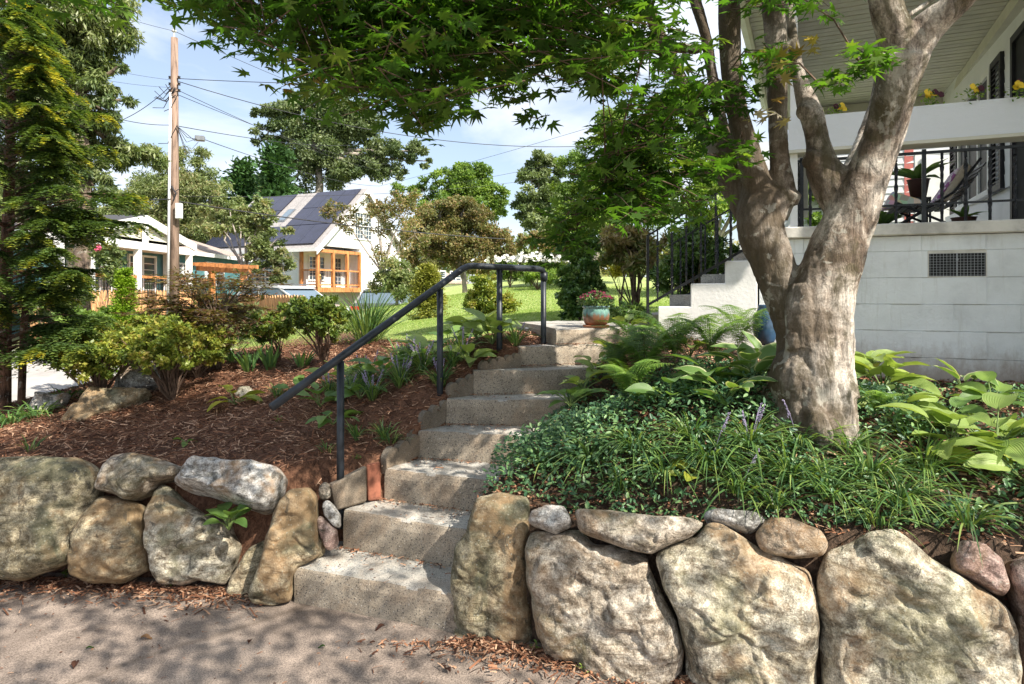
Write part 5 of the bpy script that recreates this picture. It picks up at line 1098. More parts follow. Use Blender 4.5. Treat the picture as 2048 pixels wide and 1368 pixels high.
win(wh, lambda mb, a0, a1, d0, d1, z0, z1: wbox(mb, 1.185-d1, 1.185-d0, a0, a1, z0, z1), 2.25, 3.05, 1.9, 3.5, (0, .06), cols=1, name='door')
win(wh, lambda mb, a0, a1, d0, d1, z0, z1: wbox(mb, a0, a1, .135-d1, .135-d0, z0, z1), 2.9, 4.4, 2.1, 3.4, (0, .06))
# corner porch in orange wood
mb = MB(); wbox(mb, -.02, 1.18, -.02, 3.28, 1.62, 1.86); mb.build('porch_deck', M['cedar'], wh)
mb = MB(); wbox(mb, .05, 1.18, .05, 3.28, EZ-.3, EZ-.23); mb.build('porch_ceiling', M['white'], wh)
pp = [(1.1, .03), (.05, .03), (.05, 1.12), (.05, 2.2), (.05, 3.2)]
for s, t in pp: mb = MB(); wbox(mb, s-.07, s+.07, t-.07, t+.07, 1.86, EZ-.3); mb.build('porch_post', M['cedar'], wh)
mb = MB(); wbox(mb, .0, .1, .10, 3.27, EZ-.33, EZ-.17); mb.build('porch_beam', M['cedar'], wh)
for zz in ((1.95, 2.02), (2.68, 2.76)):
    mb = MB(); wbox(mb, .02, .08, .1, 3.13, *zz); mb.build('railing', M['cedar'], wh); mb = MB(); wbox(mb, .12, 1.03, .0, .06, *zz); mb.build('railing', M['cedar'], wh)
me = unitbox('baluster', M['iron'], 0, (.016, .016, .66))
for i in range(26): inst('baluster', me, wh, Wp(.05, .16+i*.115, 2.35))
for i in range(7): inst('baluster', me, wh, Wp(.18+i*.125, .03, 2.35))
for i in range(5):
    z = 1.62-i*.18; mb = MB(); wbox(mb, -.02-.28*(i+1), -.02-.28*i, 3.3, 4.4, z-.2, z); mb.build('porch_step', M['cedar'], wh)
mb = MB(); mb.lathe([(0, 0), (.13, .02), (.15, .12), (.08, .26), (0, .3)], Wp(.5, .6, 2.25), 12); mb.build('porch_lantern', M['bulb'], wh, smooth=True)
# ---------------------------------------------------------------- teal house with gabled porch
def tbx(mb, x0, x1, y0, y1, z0, z1): mb.hexa([Vector((x, y, z)) for z in (z0, z1) for y in (y0, y1) for x in (x0, x1)])
th = thing('teal_house', 'teal lap sided house with white gabled porch and tan roof', 'house', (-15, 24, .5))
mb = MB(); tbx(mb, -20, -13.4, 16, 31, .2, 3.25); mb.build('wall', M['teal'], th)
me = unitbox('siding_board', M['teal'])
for i in range(17): inst('siding_board', me, th, (-13.385, 23.5, 1.0+i*.135), rot=(0, .12, 0), scale=(.016, 15, .135))
mb = MB(); mb.hexa([Vector(q) for q in ((-13.0, 15.6, 3.17), (-16.8, 17, 4.45), (-13.0, 31.6, 3.17), (-16.8, 30, 4.45), (-13.0, 15.6, 3.27), (-16.8, 17, 4.56), (-13.0, 31.6, 3.27), (-16.8, 30, 4.56))]); mb.build('roof', M['shingle_tan'], th)
mb = MB(); tbx(mb, -12.995, -12.93, 15.6, 31.6, 3.12, 3.28); mb.build('gutter', M['white'], th)
mb = MB(); tbx(mb, -13.42, -13.30, 30.9, 31.06, .5, 3.12); mb.build('corner_board', M['white'], th)
xw = lambda mb, a0, a1, d0, d1, z0, z1: tbx(mb, -13.372+d0, -13.372+d1, a0, a1, z0, z1)
for y0, y1, z0, z1 in ((20.2, 21.3, 1.5, 2.9), (21.7, 23.4, 1.4, 2.95), (24.6, 26.0, 1.9, 2.8), (27.2, 28.9, 1.9, 2.95)): win(th, xw, y0, y1, z0, z1, (0, .08), muntin=(1, 1))
mb = MB(); tbx(mb, -13.34, -13.28, 18.7, 19.8, 1.3, 2.95); mb.build('door', M['cream'], th)
# porch gable roof
PX0, PX1 = -13.6, -12.35; Yl, Yp, Yr = 17.9, 21.1, 24.4; Zp, Ze = 4.12, 3.40
for (ya, yb, za, zb) in ((Yl, Yp, Ze, Zp), (Yr, Yp, Ze, Zp)):
    mb = MB(); mb.hexa([Vector((x, y, z+o_)) for o_ in (0, .1) for (y, z) in ((ya, za), (yb, zb)) for x in (-16.5, PX1)]); mb.build('porch_roof', M['shingle_dark'], th)
    mb = MB(); mb.hexa([Vector((x, y, z+o_)) for o_ in (-.2, .085) for (y, z) in ((ya, za), (yb, zb)) for x in (PX1+.003, PX1+.05)]); mb.build('rake_board', M['white'], th)
mb = MB(); mb.prism([(PX1-.12, Yl+.5, Ze-.0), (PX1-.12, Yr-.5, Ze-.0), (PX1-.12, Yp, Zp-.12)], (-.04, 0, 0)); mb.build('gable_panel', M['cream'], th)
mb = MB(); tbx(mb, PX1-.16, PX1+.02, Yl+.15, Yr-.15, 3.03, 3.28); mb.build('porch_beam', M['white'], th)
mb = MB(); tbx(mb, PX1-.06, PX1+.01, Yp-.12, Yp+.12, 3.285, Zp-.2); mb.build('king_post', M['white'], th)
mb = MB(); tbx(mb, -13.3, PX1-.17, Yl+.2, Yr-.2, 3.05, 3.1); mb.build('porch_ceiling', M['white'], th)
for y in (17.15, 18.42, 20.75, 24.05): mb = MB(); tbx(mb, PX1-.17, PX1+.01, y-.09, y+.09, 1.3, 3.03); mb.build('porch_post', M['white'], th)
for y in (20.9, 23.9): mb = MB(); tbx(mb, -13.3, -13.15, y-.08, y+.08, 1.3, 3.03); mb.build('porch_post', M['white'], th)
mb = MB(); tbx(mb, -13.4, PX1+.06, 14.5, 27.5, 1.08, 1.28); mb.build('porch_deck', M['cedar'], th)
for z0, z1 in ((1.38, 1.45), (2.08, 2.17)): mb = MB(); tbx(mb, PX1-.1, PX1-.04, 14.6, 27.4, z0, z1); mb.build('railing', M['cedar'], th)
me = unitbox('baluster', M['iron'], 0, (.018, .018, .64))
for i in range(90): inst('baluster', me, th, (PX1-.07, 14.7+i*.14, 1.76))
# pergola
pg = thing('pergola', 'small orange wooden pergola at the right end of the teal house', 'pergola', P(487, 640, 22))
for (px, py0, d) in ((487, 548, 22), (424, 543, 24)): mb = MB(); q = P(px, py0, d); mb.bar(q, Vector((q.x, q.y, .6)), .18); mb.build('post', M['cedar'], pg)
mb = MB(); mb.bar(P(500, 543, 21.7), P(395, 536, 24.6), .10, .20); mb.build('beam', M['cedar'], pg)
for k in range(7): q = P(500, 541, 21.7).lerp(P(400, 534, 24.4), k/6)+Vector((0, 0, .12)); mb = MB(); mb.bar(q-Vector((.5, -.1, 0)), q+Vector((.3, -.06, 0)), .06, .12); mb.build('rafter', M['cedar'], pg)
# picket fences
def fence(label, a, b, n, top, h, seed):
    a = Vector(a); b = Vector(b); t = thing('picket_fence', label, 'fence', (a.x, a.y, gz(a.x, a.y))); e = b-a; ang = math.atan2(e.y, e.x); rr = random.Random(seed); w_ = e.length/n
    m = MB(); m.box((0, 0, 0), (w_*.82, .02, h)); m.v = [(x*(.55 if z > 0 else 1), y, z) if False else (x, y, z) for x, y, z in m.v]
    m = MB(); m.prism([(-w_*.41, 0, -h/2), (w_*.41, 0, -h/2), (w_*.41, 0, h/2-.06), (w_*.2, 0, h/2), (-w_*.2, 0, h/2), (-w_*.41, 0, h/2-.06)], (0, .02, 0)); me = bpy.data.meshes.new('picket'); me.from_pydata(m.v, [], m.f); me.materials.append(M['picket'])
    for i in range(n): p = a.lerp(b, (i+.5)/n); inst('picket', me, t, (p.x, p.y, top-h/2+rr.uniform(-.012, .012)), rot=(0, rr.uniform(-.012, .012), ang))
    for z in (top-.25, top-h+.25): m = MB(); m.bar((a.x, a.y+.05, z), (b.x, b.y+.05, z), .04, .09); m.build('rail', M['picket'], t)
    for k in range(int(e.length/1.8)+1): p = a+e.normalized()*min(k*1.8, e.length); m = MB(); m.bar((p.x, p.y+.12, top-h-.3), (p.x, p.y+.12, top-.05), .09); m.build('post', M['picket'], t)
a = P(60, 600, 14); b = P(395, 600, 17.6); fence('orange picket fence in front of the teal house porch', (a.x, a.y, 0), (b.x, b.y, 0), 44, 1.66, 1.15, 1)
a = P(478, 600, 17); b = P(608, 600, 13.6); fence('orange picket fence beside the silver car', (a.x, a.y, 0), (b.x, b.y, 0), 26, 1.54, 1.15, 2)
# cars
def car(label, pos, ang, paint, L=4.6, Wd=1.8, Hh=1.65):
    t = thing('parked_car', label, 'car', pos, 'cars parked beside the white house'); R = Matrix.Rotation(ang, 3, 'Z'); p0 = Vector(pos)
    def T(x, y, z): return p0+R @ Vector((x, y, z))
    pr_ = [(-2.3, .35), (-2.32, .75), (-2.25, 1.0), (-2.05, 1.12), (-.9, 1.0) if False else (-2.0, 1.1), (1.0, 1.02), (2.0, .92), (2.28, .78), (2.32, .4), (1.9, .25), (-1.9, .25)]
    def loft(prof, w0, name, mat, inset=.06):
        m = MB(); n = len(prof); ys_ = [-w0/2, -w0/2+inset, w0/2-inset, w0/2]; cx = sum(q[0] for q in prof)/n; cz = sum(q[1] for q in prof)/n
        for k, y in enumerate(ys_):
            s_ = .96 if k in (0, 3) else 1
            for x, z in prof: m.v.append(tuple(T(cx+(x-cx)*s_, y, cz+(z-cz)*s_)))
        for k in range(3):
            for i in range(n): m.f.append((k*n+i, k*n+(i+1) % n, (k+1)*n+(i+1) % n, (k+1)*n+i))
        m.f.append(tuple(range(n))[::-1]); m.f.append(tuple(range(3*n, 4*n))); return m.build(name, mat, t)
    loft(pr_, Wd, 'body', paint)
    cab = [(-2.0, 1.105), (-1.75, 1.52), (-1.4, Hh), (.1, Hh), (.45, 1.52), (1.05, 1.03)]
    loft([(-1.9, 1.1), (-1.68, 1.48), (-1.35, Hh-.07), (.08, Hh-.07), (.40, 1.48), (.98, 1.04)], Wd-.2, 'windows', M['carglass'])
    loft([(-1.72, 1.52), (-1.38, Hh), (.1, Hh), (.38, 1.55), (.05, Hh-.075), (-1.3, Hh-.075)], Wd-.16, 'roof', paint)
    for x in (-1.85, -.75, .33):
        for s_ in (-1, 1):
            m = MB(); x2 = {-1.85: -1.4, -.75: -.7, .33: .1}[x]; x2 = x2; xa = {-1.85: -1.95, -.75: -.75, .33: 1.0}[x]; m.bar(T(xa, s_*(Wd/2-.09), 1.06), T(x2, s_*(Wd/2-.12), Hh-.04), .07, .04); m.build('pillar', paint, t)
    for x in (-1.42, 1.42):
        for s_ in (-1, 1):
            c_ = T(x, s_*(Wd/2-.1), .33); ax = R @ Vector((0, s_, 0)); m = MB(); m.tube([c_-ax*.1, c_-ax*.09, c_+ax*.10, c_+ax*.12], [.28, .33, .33, .29], 24); wl = m.build('wheel', M['shutter'], t); m = MB(); m.tube([c_+ax*.121, c_+ax*.13], [.20, .18], 10); m.build('rim', M['metalgrey'], wl)
    red = simple('tail_red', (.55, .03, .02), .25, .1, 9, 0)
    for s_ in (-1, 1):
        m = MB(); m.hexa([T(x, s_*(Wd/2-.22)+y, z) for z in (.82, 1.02) for y in (-.15, .15) for x in (-2.36, -2.2)]); m.build('tail_light', red, t)
        m = MB(); m.hexa([T(x, s_*(Wd/2-.25)+y, z) for z in (.66, .80) for y in (-.16, .16) for x in (2.2, 2.345)]); m.build('headlight', M['pvc'], t)
    m = MB(); m.hexa([T(x, y, z) for z in (.62, .76) for y in (-.26, .26) for x in (-2.36, -2.3)]); m.build('number_plate', M['white'], t)
    m = MB(); m.bar(T(-1.4, -.7, Hh+.05), T(.1, -.7, Hh+.05), .04); m.bar(T(-1.4, .7, Hh+.05), T(.1, .7, Hh+.05), .04); m.build('roof_rail', M['metalgrey'], t)
def paint(name, c):
    m, nt, b = nm(name); b.inputs['Base Color'].default_value = (*c, 1); b.inputs['Roughness'].default_value = .25; b.inputs['Metallic'].default_value = .2; b.inputs['Coat Weight'].default_value = .6; return m
q = P(585, 600, 21.5); car('silver white car behind the right picket fence', (q.x, q.y, .18), math.radians(-22), paint('silver_paint', (.68, .70, .72)))
q = P(775, 600, 21); car('dark grey car with red tail lights behind the tall grass', (q.x+.2, q.y+1.8, .12), math.radians(76), paint('dark_paint', (.09, .10, .11)), Hh=1.6)
# small far houses
def smallhouse(label, a, b, dep, z0, ze, zr, roofm, wallm):
    a = Vector(a); b = Vector(b); e = b-a; nrm_ = Vector((-e.y, e.x, 0)).normalized()*dep; U = lambda s, t, z: Vector((a.x+e.x*s+nrm_.x*t, a.y+e.y*s+nrm_.y*t, z))
    t = thing('far_house', label, 'house', U(.5, .5, z0)); m = MB(); m.hexa([U(s, q, z) for z in (z0, ze) for q in (0, 1) for s in (0, 1)]); m.build('wall', wallm, t)
    for q0, q1 in ((-.06, .5), (1.06, .5)): m = MB(); m.hexa([U(s, q, z+o_) for o_ in (0, .12) for q, z in ((q0, ze), (q1, zr)) for s in (-.03, 1.03)]); m.build('roof', roofm, t)
    for k in range(3):
        s = .15+k*.3; fb = lambda mb, a0, a1, d0, d1, z0_, z1_: mb.hexa([U(s_, -q/dep, z) for z in (z0_, z1_) for q in (d0, d1) for s_ in (a0/e.length, a1/e.length)])
        win(t, fb, s*e.length, s*e.length+1.2, z0+1.0, z0+2.1, (.002, .06), muntin=(1, 1))
a = P(815, 580, 46); b = P(925, 580, 50); smallhouse('low distant house with pinkish roof beyond the lawn', (a.x, a.y, 0), (b.x, b.y, 0), 7, 1.2, 2.3, 3.6, M['shingle_tan'], M['white'])
a = P(20, 580, 34); b = P(150, 580, 38); smallhouse('pale house glimpsed behind the conifer at far left', (a.x, a.y, 0), (b.x, b.y, 0), 7, .6, 3.2, 4.6, M['shingle'], M['siding'])

# ---------------------------------------------------------------- utility pole, boxes, wires
PD = 15.5; pb_ = P(349, 640, PD); pb_.z = gz(pb_.x, pb_.y)
up = thing('utility_pole', 'tall brown wooden utility pole with white conduit and cable box', 'utility pole', pb_)
mb = MB(); tp = P(349, 76, PD); mb.tube([Vector((pb_.x, pb_.y, pb_.z-.2)), pb_.lerp(tp, .5), tp], [.115, .10, .08], 18); mb.build('pole', M['pole'], up, smooth=True)
mb = MB(); mb.tube([Vector((pb_.x-.135, pb_.y-.07, pb_.z)), P(341.5, 185, PD-.08)], .035, 10); mb.build('conduit', M['pvc'], up, smooth=True)
mb = MB(); q = P(358, 422, PD-.15); mb.box(q, (.14, .12, .38)); mb.build('service_box', M['pvc'], up, bevel=.01)
mb = MB(); q = P(348, 64, PD); mb.lathe([(.02, -.13), (.02, 0), (.055, .01), (.055, .04), (.03, .05), (.045, .07), (.02, .09), (0, .09)], q, 12); mb.build('insulator', M['pvc'], up)
for py in (155, 168, 181):
    for s_ in (-1, 1): mb = MB(); q = P(349+s_*9, py, PD-.05); mb.lathe([(0, -.03), (.035, -.03), (.035, -.01), (.02, 0), (.035, .01), (.035, .03), (0, .03)], q, 10); mb.build('insulator', M['shutter'], up)
mb = MB()
for z in np.arange(0, 7, .5): pass
mb.tube([P(343, 372, PD-.13), P(352, 388, PD-.16), P(346, 402, PD-.15)], .018, 6); mb.tube([P(349, 385, PD-.15), P(357, 378, PD-.1)], .012, 6); mb.build('bracket', M['cable'], up)
def wire(label, pts, r=.012, sag=0, name='power_line', twist=False):
    a, b = P(*pts[0]), P(*pts[1]); n = 22; q = []
    for i in range(n+1):
        f = i/n; p = a.lerp(b, f); p.z -= sag*4*f*(1-f); q.append(p)
    mb = MB(); mb.tube(q, r*.62, 5, False); o = mb.build(name, M['cable'], loc=a, smooth=True); tag(o, label, 'cable', 'overhead lines'); return o
wire('top thin wire falling left from the pole tip into the willow oak', ((348, 62, PD), (-80, -90, 9)), .008, .1)
wire('thin wire running from the pole tip down right behind the maple', ((348, 62, PD), (800, 235, 45)), .012, .3)
wire('thick twisted cable level right from the pole into the maple leaves', ((355, 157, PD), (1150, 160, 14)), .014, .12)
wire('twisted cable sagging right from the pole past the oak', ((357, 163, PD), (1240, 288, 20)), .016, .62)
wire('service cable from the pole to the left lower treetops', ((343, 170, PD), (230, 245, 17)), .014, .12)
wire('cable from the pole sagging left into the willow oak', ((343, 250, PD), (120, 195, 12)), .012, .15)
wire('middle wire from the pole dipping towards the white house ridge', ((355, 252, PD), (700, 290, 40)), .016, .2)
wire('wire from the junction box down right across the oak crown', ((400, 276, PD+.5), (760, 372, 44)), .016, .3)
wire('second thin wire above the white house roof going right', ((355, 180, PD), (760, 340, 46)), .013, .3)
wire('third thin wire from the insulators to the oak crown', ((357, 190, PD), (790, 330, 50)), .013, .4)
wire('thin upper left wire crossing the sky at top left', ((343, 160, PD), (-60, 60, 11)), .006, .12)
wire('thin lower left wire crossing the willow oak crown', ((343, 175, PD), (-60, 90, 11)), .006, .15)
wire('heavy black communication cable right across the white house roof', ((352, 402, PD), (1010, 478, 19)), .024, .12)
wire('heavy black communication cable left of the pole', ((346, 398, PD), (-60, 360, 11)), .02, .12)
wire('straight wire rising right of the oak above the far trees', ((760, 372, 48), (1230, 240, 30)), .016, .1)
wire('wire rising right above the rusty trees to the maple', ((800, 385, 48), (1250, 300, 30)), .016, .1)
wire('fine wire level across the solar roof and sky', ((356, 392, PD), (1180, 340, 26)), .009, .35)
jb = thing('junction_box', 'grey cable junction box hanging on wires right of the pole', 'junction box', P(400, 277, PD+.3))
mb = MB(); mb.box(P(400, 277, PD+.3), (.22, .14, .13), .3); mb.build('box', M['metalgrey'], jb, bevel=.015)
rr = random.Random(5); mb = MB()
for k in range(9):
    a = P(352+rr.uniform(-8, 4), rr.choice((160, 175, 190, 250, 256)), PD-.1); b = a+Vector((rr.choice((-1, 1))*rr.uniform(.2, .55), 0, rr.uniform(-.5, .1))); m_ = (a+b)/2+Vector((0, 0, -rr.uniform(.1, .3))); mb.tube([a, m_, b], .009, 5, False)
for k in range(5): a = P(354, 252, PD-.1); b = P(392+rr.uniform(-5, 5), 276+rr.uniform(-4, 30), PD+.2); mb.tube([a, (a+b)/2+Vector((0, 0, -.12*k)), b], .008, 5, False)
stuff(mb.build('drip_loops', M['cable'], up))
# ---------------------------------------------------------------- background trees
gB = 'trees behind the houses'
LONG = ([(0, 0, 0), (.5, .13, .05), (1, 0, -.04), (.5, -.13, .05)], [(0, 1, 2, 3)])
tree('willow_oak', 'tall willow oak with dark trunk and drooping leaves at upper left', (165, 640, 13), [(60, 20, 120, 70, 12.5), (190, 40, 80, 60), (110, 130, 100, 60), (30, 160, 70, 70), (180, 150, 60, 50), (90, 240, 90, 55), (205, 220, 50, 40), (240, 200, 34, 30), (50, 320, 70, 50), (150, 320, 50, 40), (230, 300, 60, 30, 13.5), (290, 320, 45, 28, 14), (190, 380, 45, 40), (20, -60, 140, 70), (120, 60, 120, 70), (140, 250, 70, 50), (100, 400, 70, 50), (255, 130, 20, 18), (30, 430, 60, 60)], 90000, .13, 'lf_willow', 'bark', .17, 3, None, 22, .34, LONG, trunktop=(150, 190), droop=.5, up=.4)
tree('feathery_tree', 'hazy olive green tree directly behind the utility pole', (380, 640, 38), [(300, 400, 60, 50), (380, 340, 42, 50), (330, 320, 42, 36), (420, 400, 50, 50), (350, 450, 70, 45), (270, 460, 50, 50), (405, 320, 24, 34), (450, 470, 50, 50), (240, 420, 50, 40), (320, 400, 70, 60), (380, 400, 60, 60)], 52000, .24, 'lf_olive', 'bark_grey', .2, 4, gB, 20, .42, LONG, droop=.3)
tree('young_pear_tree', 'young loose leaved tree in front of the white house side wall', (520, 620, 25), [(525, 430, 28, 30), (510, 470, 28, 34), (545, 490, 28, 30), (545, 555, 26, 30), (565, 530, 20, 30), (490, 440, 24, 26), (575, 470, 14, 20), (525, 400, 20, 18), (520, 510, 24, 30), (475, 435, 34, 34, 27), (440, 455, 34, 28, 27), (500, 465, 26, 26, 27), (455, 405, 28, 24, 27), (420, 430, 28, 30, 28)], 20000, .14, 'lf_olive', 'bark_grey', .08, 5, None, 12, .38)
def conifer(name, label, px, pt, pb, d, w_, n, leaf, mat, seed, r0=.12, group=None, cat='conifer', rag=.25, power=1.0, up=.2):
    rg = np.random.default_rng(seed); b = P(px, pb, d); b.z = gz(b.x, b.y); top = P(px, pt, d).z; Ht = top-b.z; t = thing(name, label, cat, b, group)
    nb_ = max(30, int(n/70)); f = rg.random(nb_)**.8*.97; az_ = rg.random(nb_)*6.283; R_ = w_*d/F*(1-f)**power*rg.uniform(1-rag, 1+rag*.6, nb_)+.02
    k = rg.integers(0, nb_, n); q = rg.random(n)**.6; off = rg.normal(0, 1, (n, 3))*np.array([1, 1, .6])*(leaf*.9)
    p = np.stack([b.x+np.cos(az_[k])*R_[k]*q, b.y+np.sin(az_[k])*R_[k]*q, b.z+f[k]*Ht+q*R_[k]*(-.18+.45*(q**2))], 1)+off*(q[:, None]*.8+.3)
    dirs = np.stack([np.cos(az_[k]), np.sin(az_[k]), .25+rg.normal(0, .3, n)], 1)+rg.normal(0, .35, (n, 3)); rb = rg.random(nb_)
    me = cloud_mesh('crown', LEAF4[0], LEAF4[1], p, frames_xy(dirs, rg.normal(0, .6, (n, 3))+[0, 0, 1]), rg.uniform(leaf*.7, leaf*1.3, n), np.clip(rb[k]*.4+q*.3+rg.random(n)*.35, 0, 1), origin=b)
    stuff(link('crown', me, M[mat], t, b)); mb = MB(); mb.tube([b-Vector((0, 0, .05)), Vector((b.x, b.y, top-.1))], [r0, r0*.15], 8)
    for i in rg.choice(nb_, min(24, nb_), replace=False): a = Vector((b.x, b.y, b.z+f[i]*Ht)); mb.tube([a, a+Vector((math.cos(az_[i])*R_[i]*.9, math.sin(az_[i])*R_[i]*.9, R_[i]*.1))], [r0*.2, .003], 5, False)
    mb.build('trunk', M['bark'], t); return t
conifer('evergreen', 'slender dark evergreen left of the bigger one behind the solar roof', 486, 322, 520, 46, 46, 9000, .4, 'lf_conifer', 6, group=gB, rag=.4)
conifer('evergreen', 'broad bright green evergreen rising behind the solar roof', 553, 288, 520, 44, 72, 14000, .4, 'lf_conifer', 7, group=gB, rag=.35)
conifer('evergreen', 'smallest pointed evergreen top beside the pole cables', 445, 350, 520, 48, 24, 3000, .35, 'lf_conifer', 8, group=gB, rag=.4)
tree('large_oak', 'largest spreading oak behind the white house under the maple leaves', (640, 560, 56), [(560, 215, 42, 28), (620, 195, 44, 26), (680, 205, 45, 30), (535, 270, 34, 22), (600, 255, 50, 30), (665, 265, 50, 36), (725, 255, 44, 34), (770, 300, 46, 26), (825, 302, 34, 22), (590, 325, 50, 30), (660, 340, 60, 34), (730, 340, 46, 26), (560, 380, 60, 36), (800, 345, 30, 16), (520, 225, 18, 10), (852, 322, 12, 16), (610, 230, 60, 40), (700, 240, 60, 40), (640, 290, 70, 50), (760, 330, 50, 30)], 80000, .27, 'lf_oak', 'bark_grey', .42, 9, gB, 20, .36, trunktop=(634, 300))
tree('light_tree', 'airy light green tree in the gap right of the oak', (930, 540, 52), [(890, 355, 30, 22), (930, 345, 30, 24), (965, 350, 28, 24), (985, 385, 28, 22), (915, 390, 42, 30), (955, 400, 40, 30), (845, 380, 28, 24), (805, 390, 26, 24), (870, 420, 50, 30), (990, 420, 24, 26), (940, 370, 44, 34)], 32000, .25, 'lf_fresh', 'bark_grey', .22, 10, gB, 18, .40)
tree('rusty_tree', 'broad rusty brown tree beyond the lawn right of the white house', (930, 585, 30), [(880, 430, 45, 34), (925, 425, 40, 30), (960, 450, 42, 34), (995, 480, 36, 34), (840, 470, 45, 34), (900, 480, 50, 36), (950, 510, 50, 36), (1000, 520, 34, 30), (850, 520, 40, 34)], 50000, .13, 'lf_rust', 'bark_grey', .12, 11, gB, 22, .42)
tree('thin_birchlike_tree', 'half bare pale stemmed tree in front of the white gable', (805, 640, 23), [(760, 440, 36, 34), (800, 420, 36, 34), (830, 470, 36, 34), (780, 500, 40, 34), (700, 440, 24, 30), (665, 420, 20, 26), (740, 400, 20, 16), (830, 400, 20, 20), (790, 555, 36, 26)], 5200, .12, 'lf_rust', 'bark_grey', .07, 12, None, 16, .45, fork=.3)
tree('round_crabapple', 'rounded green shrub tree below the gable window', (795, 640, 19), [(790, 545, 42, 28), (765, 560, 30, 24), (820, 560, 30, 24), (795, 575, 42, 22)], 7500, .10, 'lf_olive', 'bark_grey', .05, 13, None, 14, .42)
tree('pine_tree', 'dark layered pine at the far right gap in the trees', (1080, 560, 48), [(1080, 320, 34, 18), (1060, 350, 36, 18), (1100, 345, 30, 22), (1075, 390, 40, 24), (1110, 400, 34, 30), (1050, 420, 26, 18), (1090, 440, 44, 26)], 26000, .26, 'lf_oak', 'bark_grey', .2, 14, gB, 18, .40)
tree('bright_tree', 'sunny yellow green tree beside the maple drooping leaves', (1170, 600, 24), [(1150, 330, 40, 34), (1190, 300, 40, 40), (1230, 260, 44, 44), (1130, 390, 34, 30), (1180, 380, 50, 40), (1240, 350, 50, 50), (1150, 440, 50, 30), (1210, 440, 60, 40), (1290, 300, 50, 60), (1300, 400, 60, 50)], 45000, .12, 'lf_fresh', 'bark_grey', .14, 15, gB, 20, .42)
tree('bright_tree', 'green tree glimpsed between the maple limbs beside the porch', (1420, 600, 20), [(1350, 250, 60, 60), (1420, 330, 60, 60), (1350, 380, 60, 50), (1440, 420, 60, 50), (1540, 350, 50, 50), (1520, 430, 60, 40)], 18000, .15, 'lf_fresh', 'bark_grey', .12, 16, gB, 12, .42)
tree('porch_side_tree', 'low leafy tree seen through the porch railing', (1640, 600, 11), [(1620, 400, 40, 36), (1700, 390, 40, 40), (1770, 370, 34, 34), (1660, 440, 50, 30), (1760, 420, 40, 30)], 11000, .09, 'lf_fresh', 'twig', .05, 17, None, 14, .42)
# far woodland that closes the horizon
rg = np.random.default_rng(90); wl = []
for k in range(70):
    x = -62+k*1.75+rg.normal(0, .8); y = 60+rg.random()*14; h = rg.uniform(3.6, 6.2)*(1.9 if x < -22 else .95); g = gz(x, y); wl += [(x, y, g+h*.35, 3.0, 2.6, h*.42), (x+rg.normal(0, 1.4), y, g+h*.75, 2.2, 2.0, h*.3)]
for k in range(34):
    x = -60+k*1.4; y = 42+rg.random()*5; h = rg.uniform(3.5, 6); wl += [(x, y, h*.5+.5, 2.2, 2, h*.45)]
p, cc, j = blobpts(rg, wl, 120000, .5, 7, .4); rb = rg.random(len(cc))
me = cloud_mesh('far_woodland', LEAF4[0], LEAF4[1], p, frames(rg.normal(0, .8, (len(p), 3))+[0, 0, .6], rg.random(len(p))*6.3), rg.uniform(.35, .7, len(p)), np.clip(rb[j]*.6+rg.random(len(p))*.4, 0, 1))
tag(stuff(link('far_woodland', me, M['lf_olive'])), 'far wood of mixed trees closing the horizon behind the houses', 'woodland')

# ---------------------------------------------------------------- shrubs on the lawn and beyond the bed
def PXS(d): return d/F
conifer('dwarf_spruce', 'rounded yellow green dwarf spruce on the lawn left of the railing', 856, 530, 648, 11, 38, 16000, .045, 'lf_spruce', 21, .03, cat='shrub', rag=.15, power=.62)
shrub('lawn_shrub', 'loose rounded green shrub on the lawn between the railing posts', 985, 588, 10, .5, .36, 16000, .045, 'lf_azalea', 22, sub=60, clump=.3)
shrub('magnolia_shrub', 'dense glossy dark green shrub on the lawn behind the flower pot', 1160, 575, 7.6, .33, .42, 13000, .055, 'lf_mag', 23, stems=10, sub=50)
shrub('magnolia_shrub', 'upper leafy top of the dark shrub under the drooping maple leaves', 1165, 500, 8.4, .34, .36, 5000, .065, 'lf_mag', 24, sub=20)
shrub('rhododendron', 'large rhododendron with pale new leaves left of the porch stairs', 1270, 480, 8.4, .62, .62, 8000, .095, 'lf_magy', 25, tpl=LONG, stems=20)
shrub('rhododendron', 'dark leaved rhododendron thicket behind the iron stair railing', 1400, 520, 7.4, .62, .62, 9000, .095, 'lf_mag', 26, tpl=LONG, stems=30)
shrub('rhododendron', 'low dark green shrub right behind the flower pot', 1255, 620, 5.7, .20, .10, 1800, .05, 'lf_mag', 27, tpl=LONG)
shrub('yellow_shrub', 'small bright yellow shrub behind the rhododendron stems', 1240, 535, 11, .28, .20, 2400, .06, 'lf_yellow', 28)
for k, (px, py) in enumerate(((1020, 520), (1062, 515), (1100, 520))):
    t, cc = shrub('hydrangea', ['white hydrangea leftmost of the flowering row up the lawn', 'white hydrangea in the middle of the flowering row', 'white hydrangea partly behind the maple leaves'][k], px, py+22, 24, .55, .42, 2600, .12, 'lf_fresh', 30+k, group='white hydrangeas at the top of the lawn')
    rg = np.random.default_rng(k); c = P(px, py, 24); q = np.array(c)+rg.normal(0, 1, (120, 3))*[.38, .2, .10]; q[:, 2] = np.maximum(q[:, 2], c.z-.05)
    stuff(link('blooms', cloud_mesh('blooms', fl, [(0, 1+a, 1+(a+1) % 12) for a in range(12)], q, frames(rg.normal(0, .5, (120, 3))+[0, -.5, 1], rg.random(120)*6), rg.uniform(.06, .10, 120), origin=WL[t.name]), M['petal_white'], t, WL[t.name]))
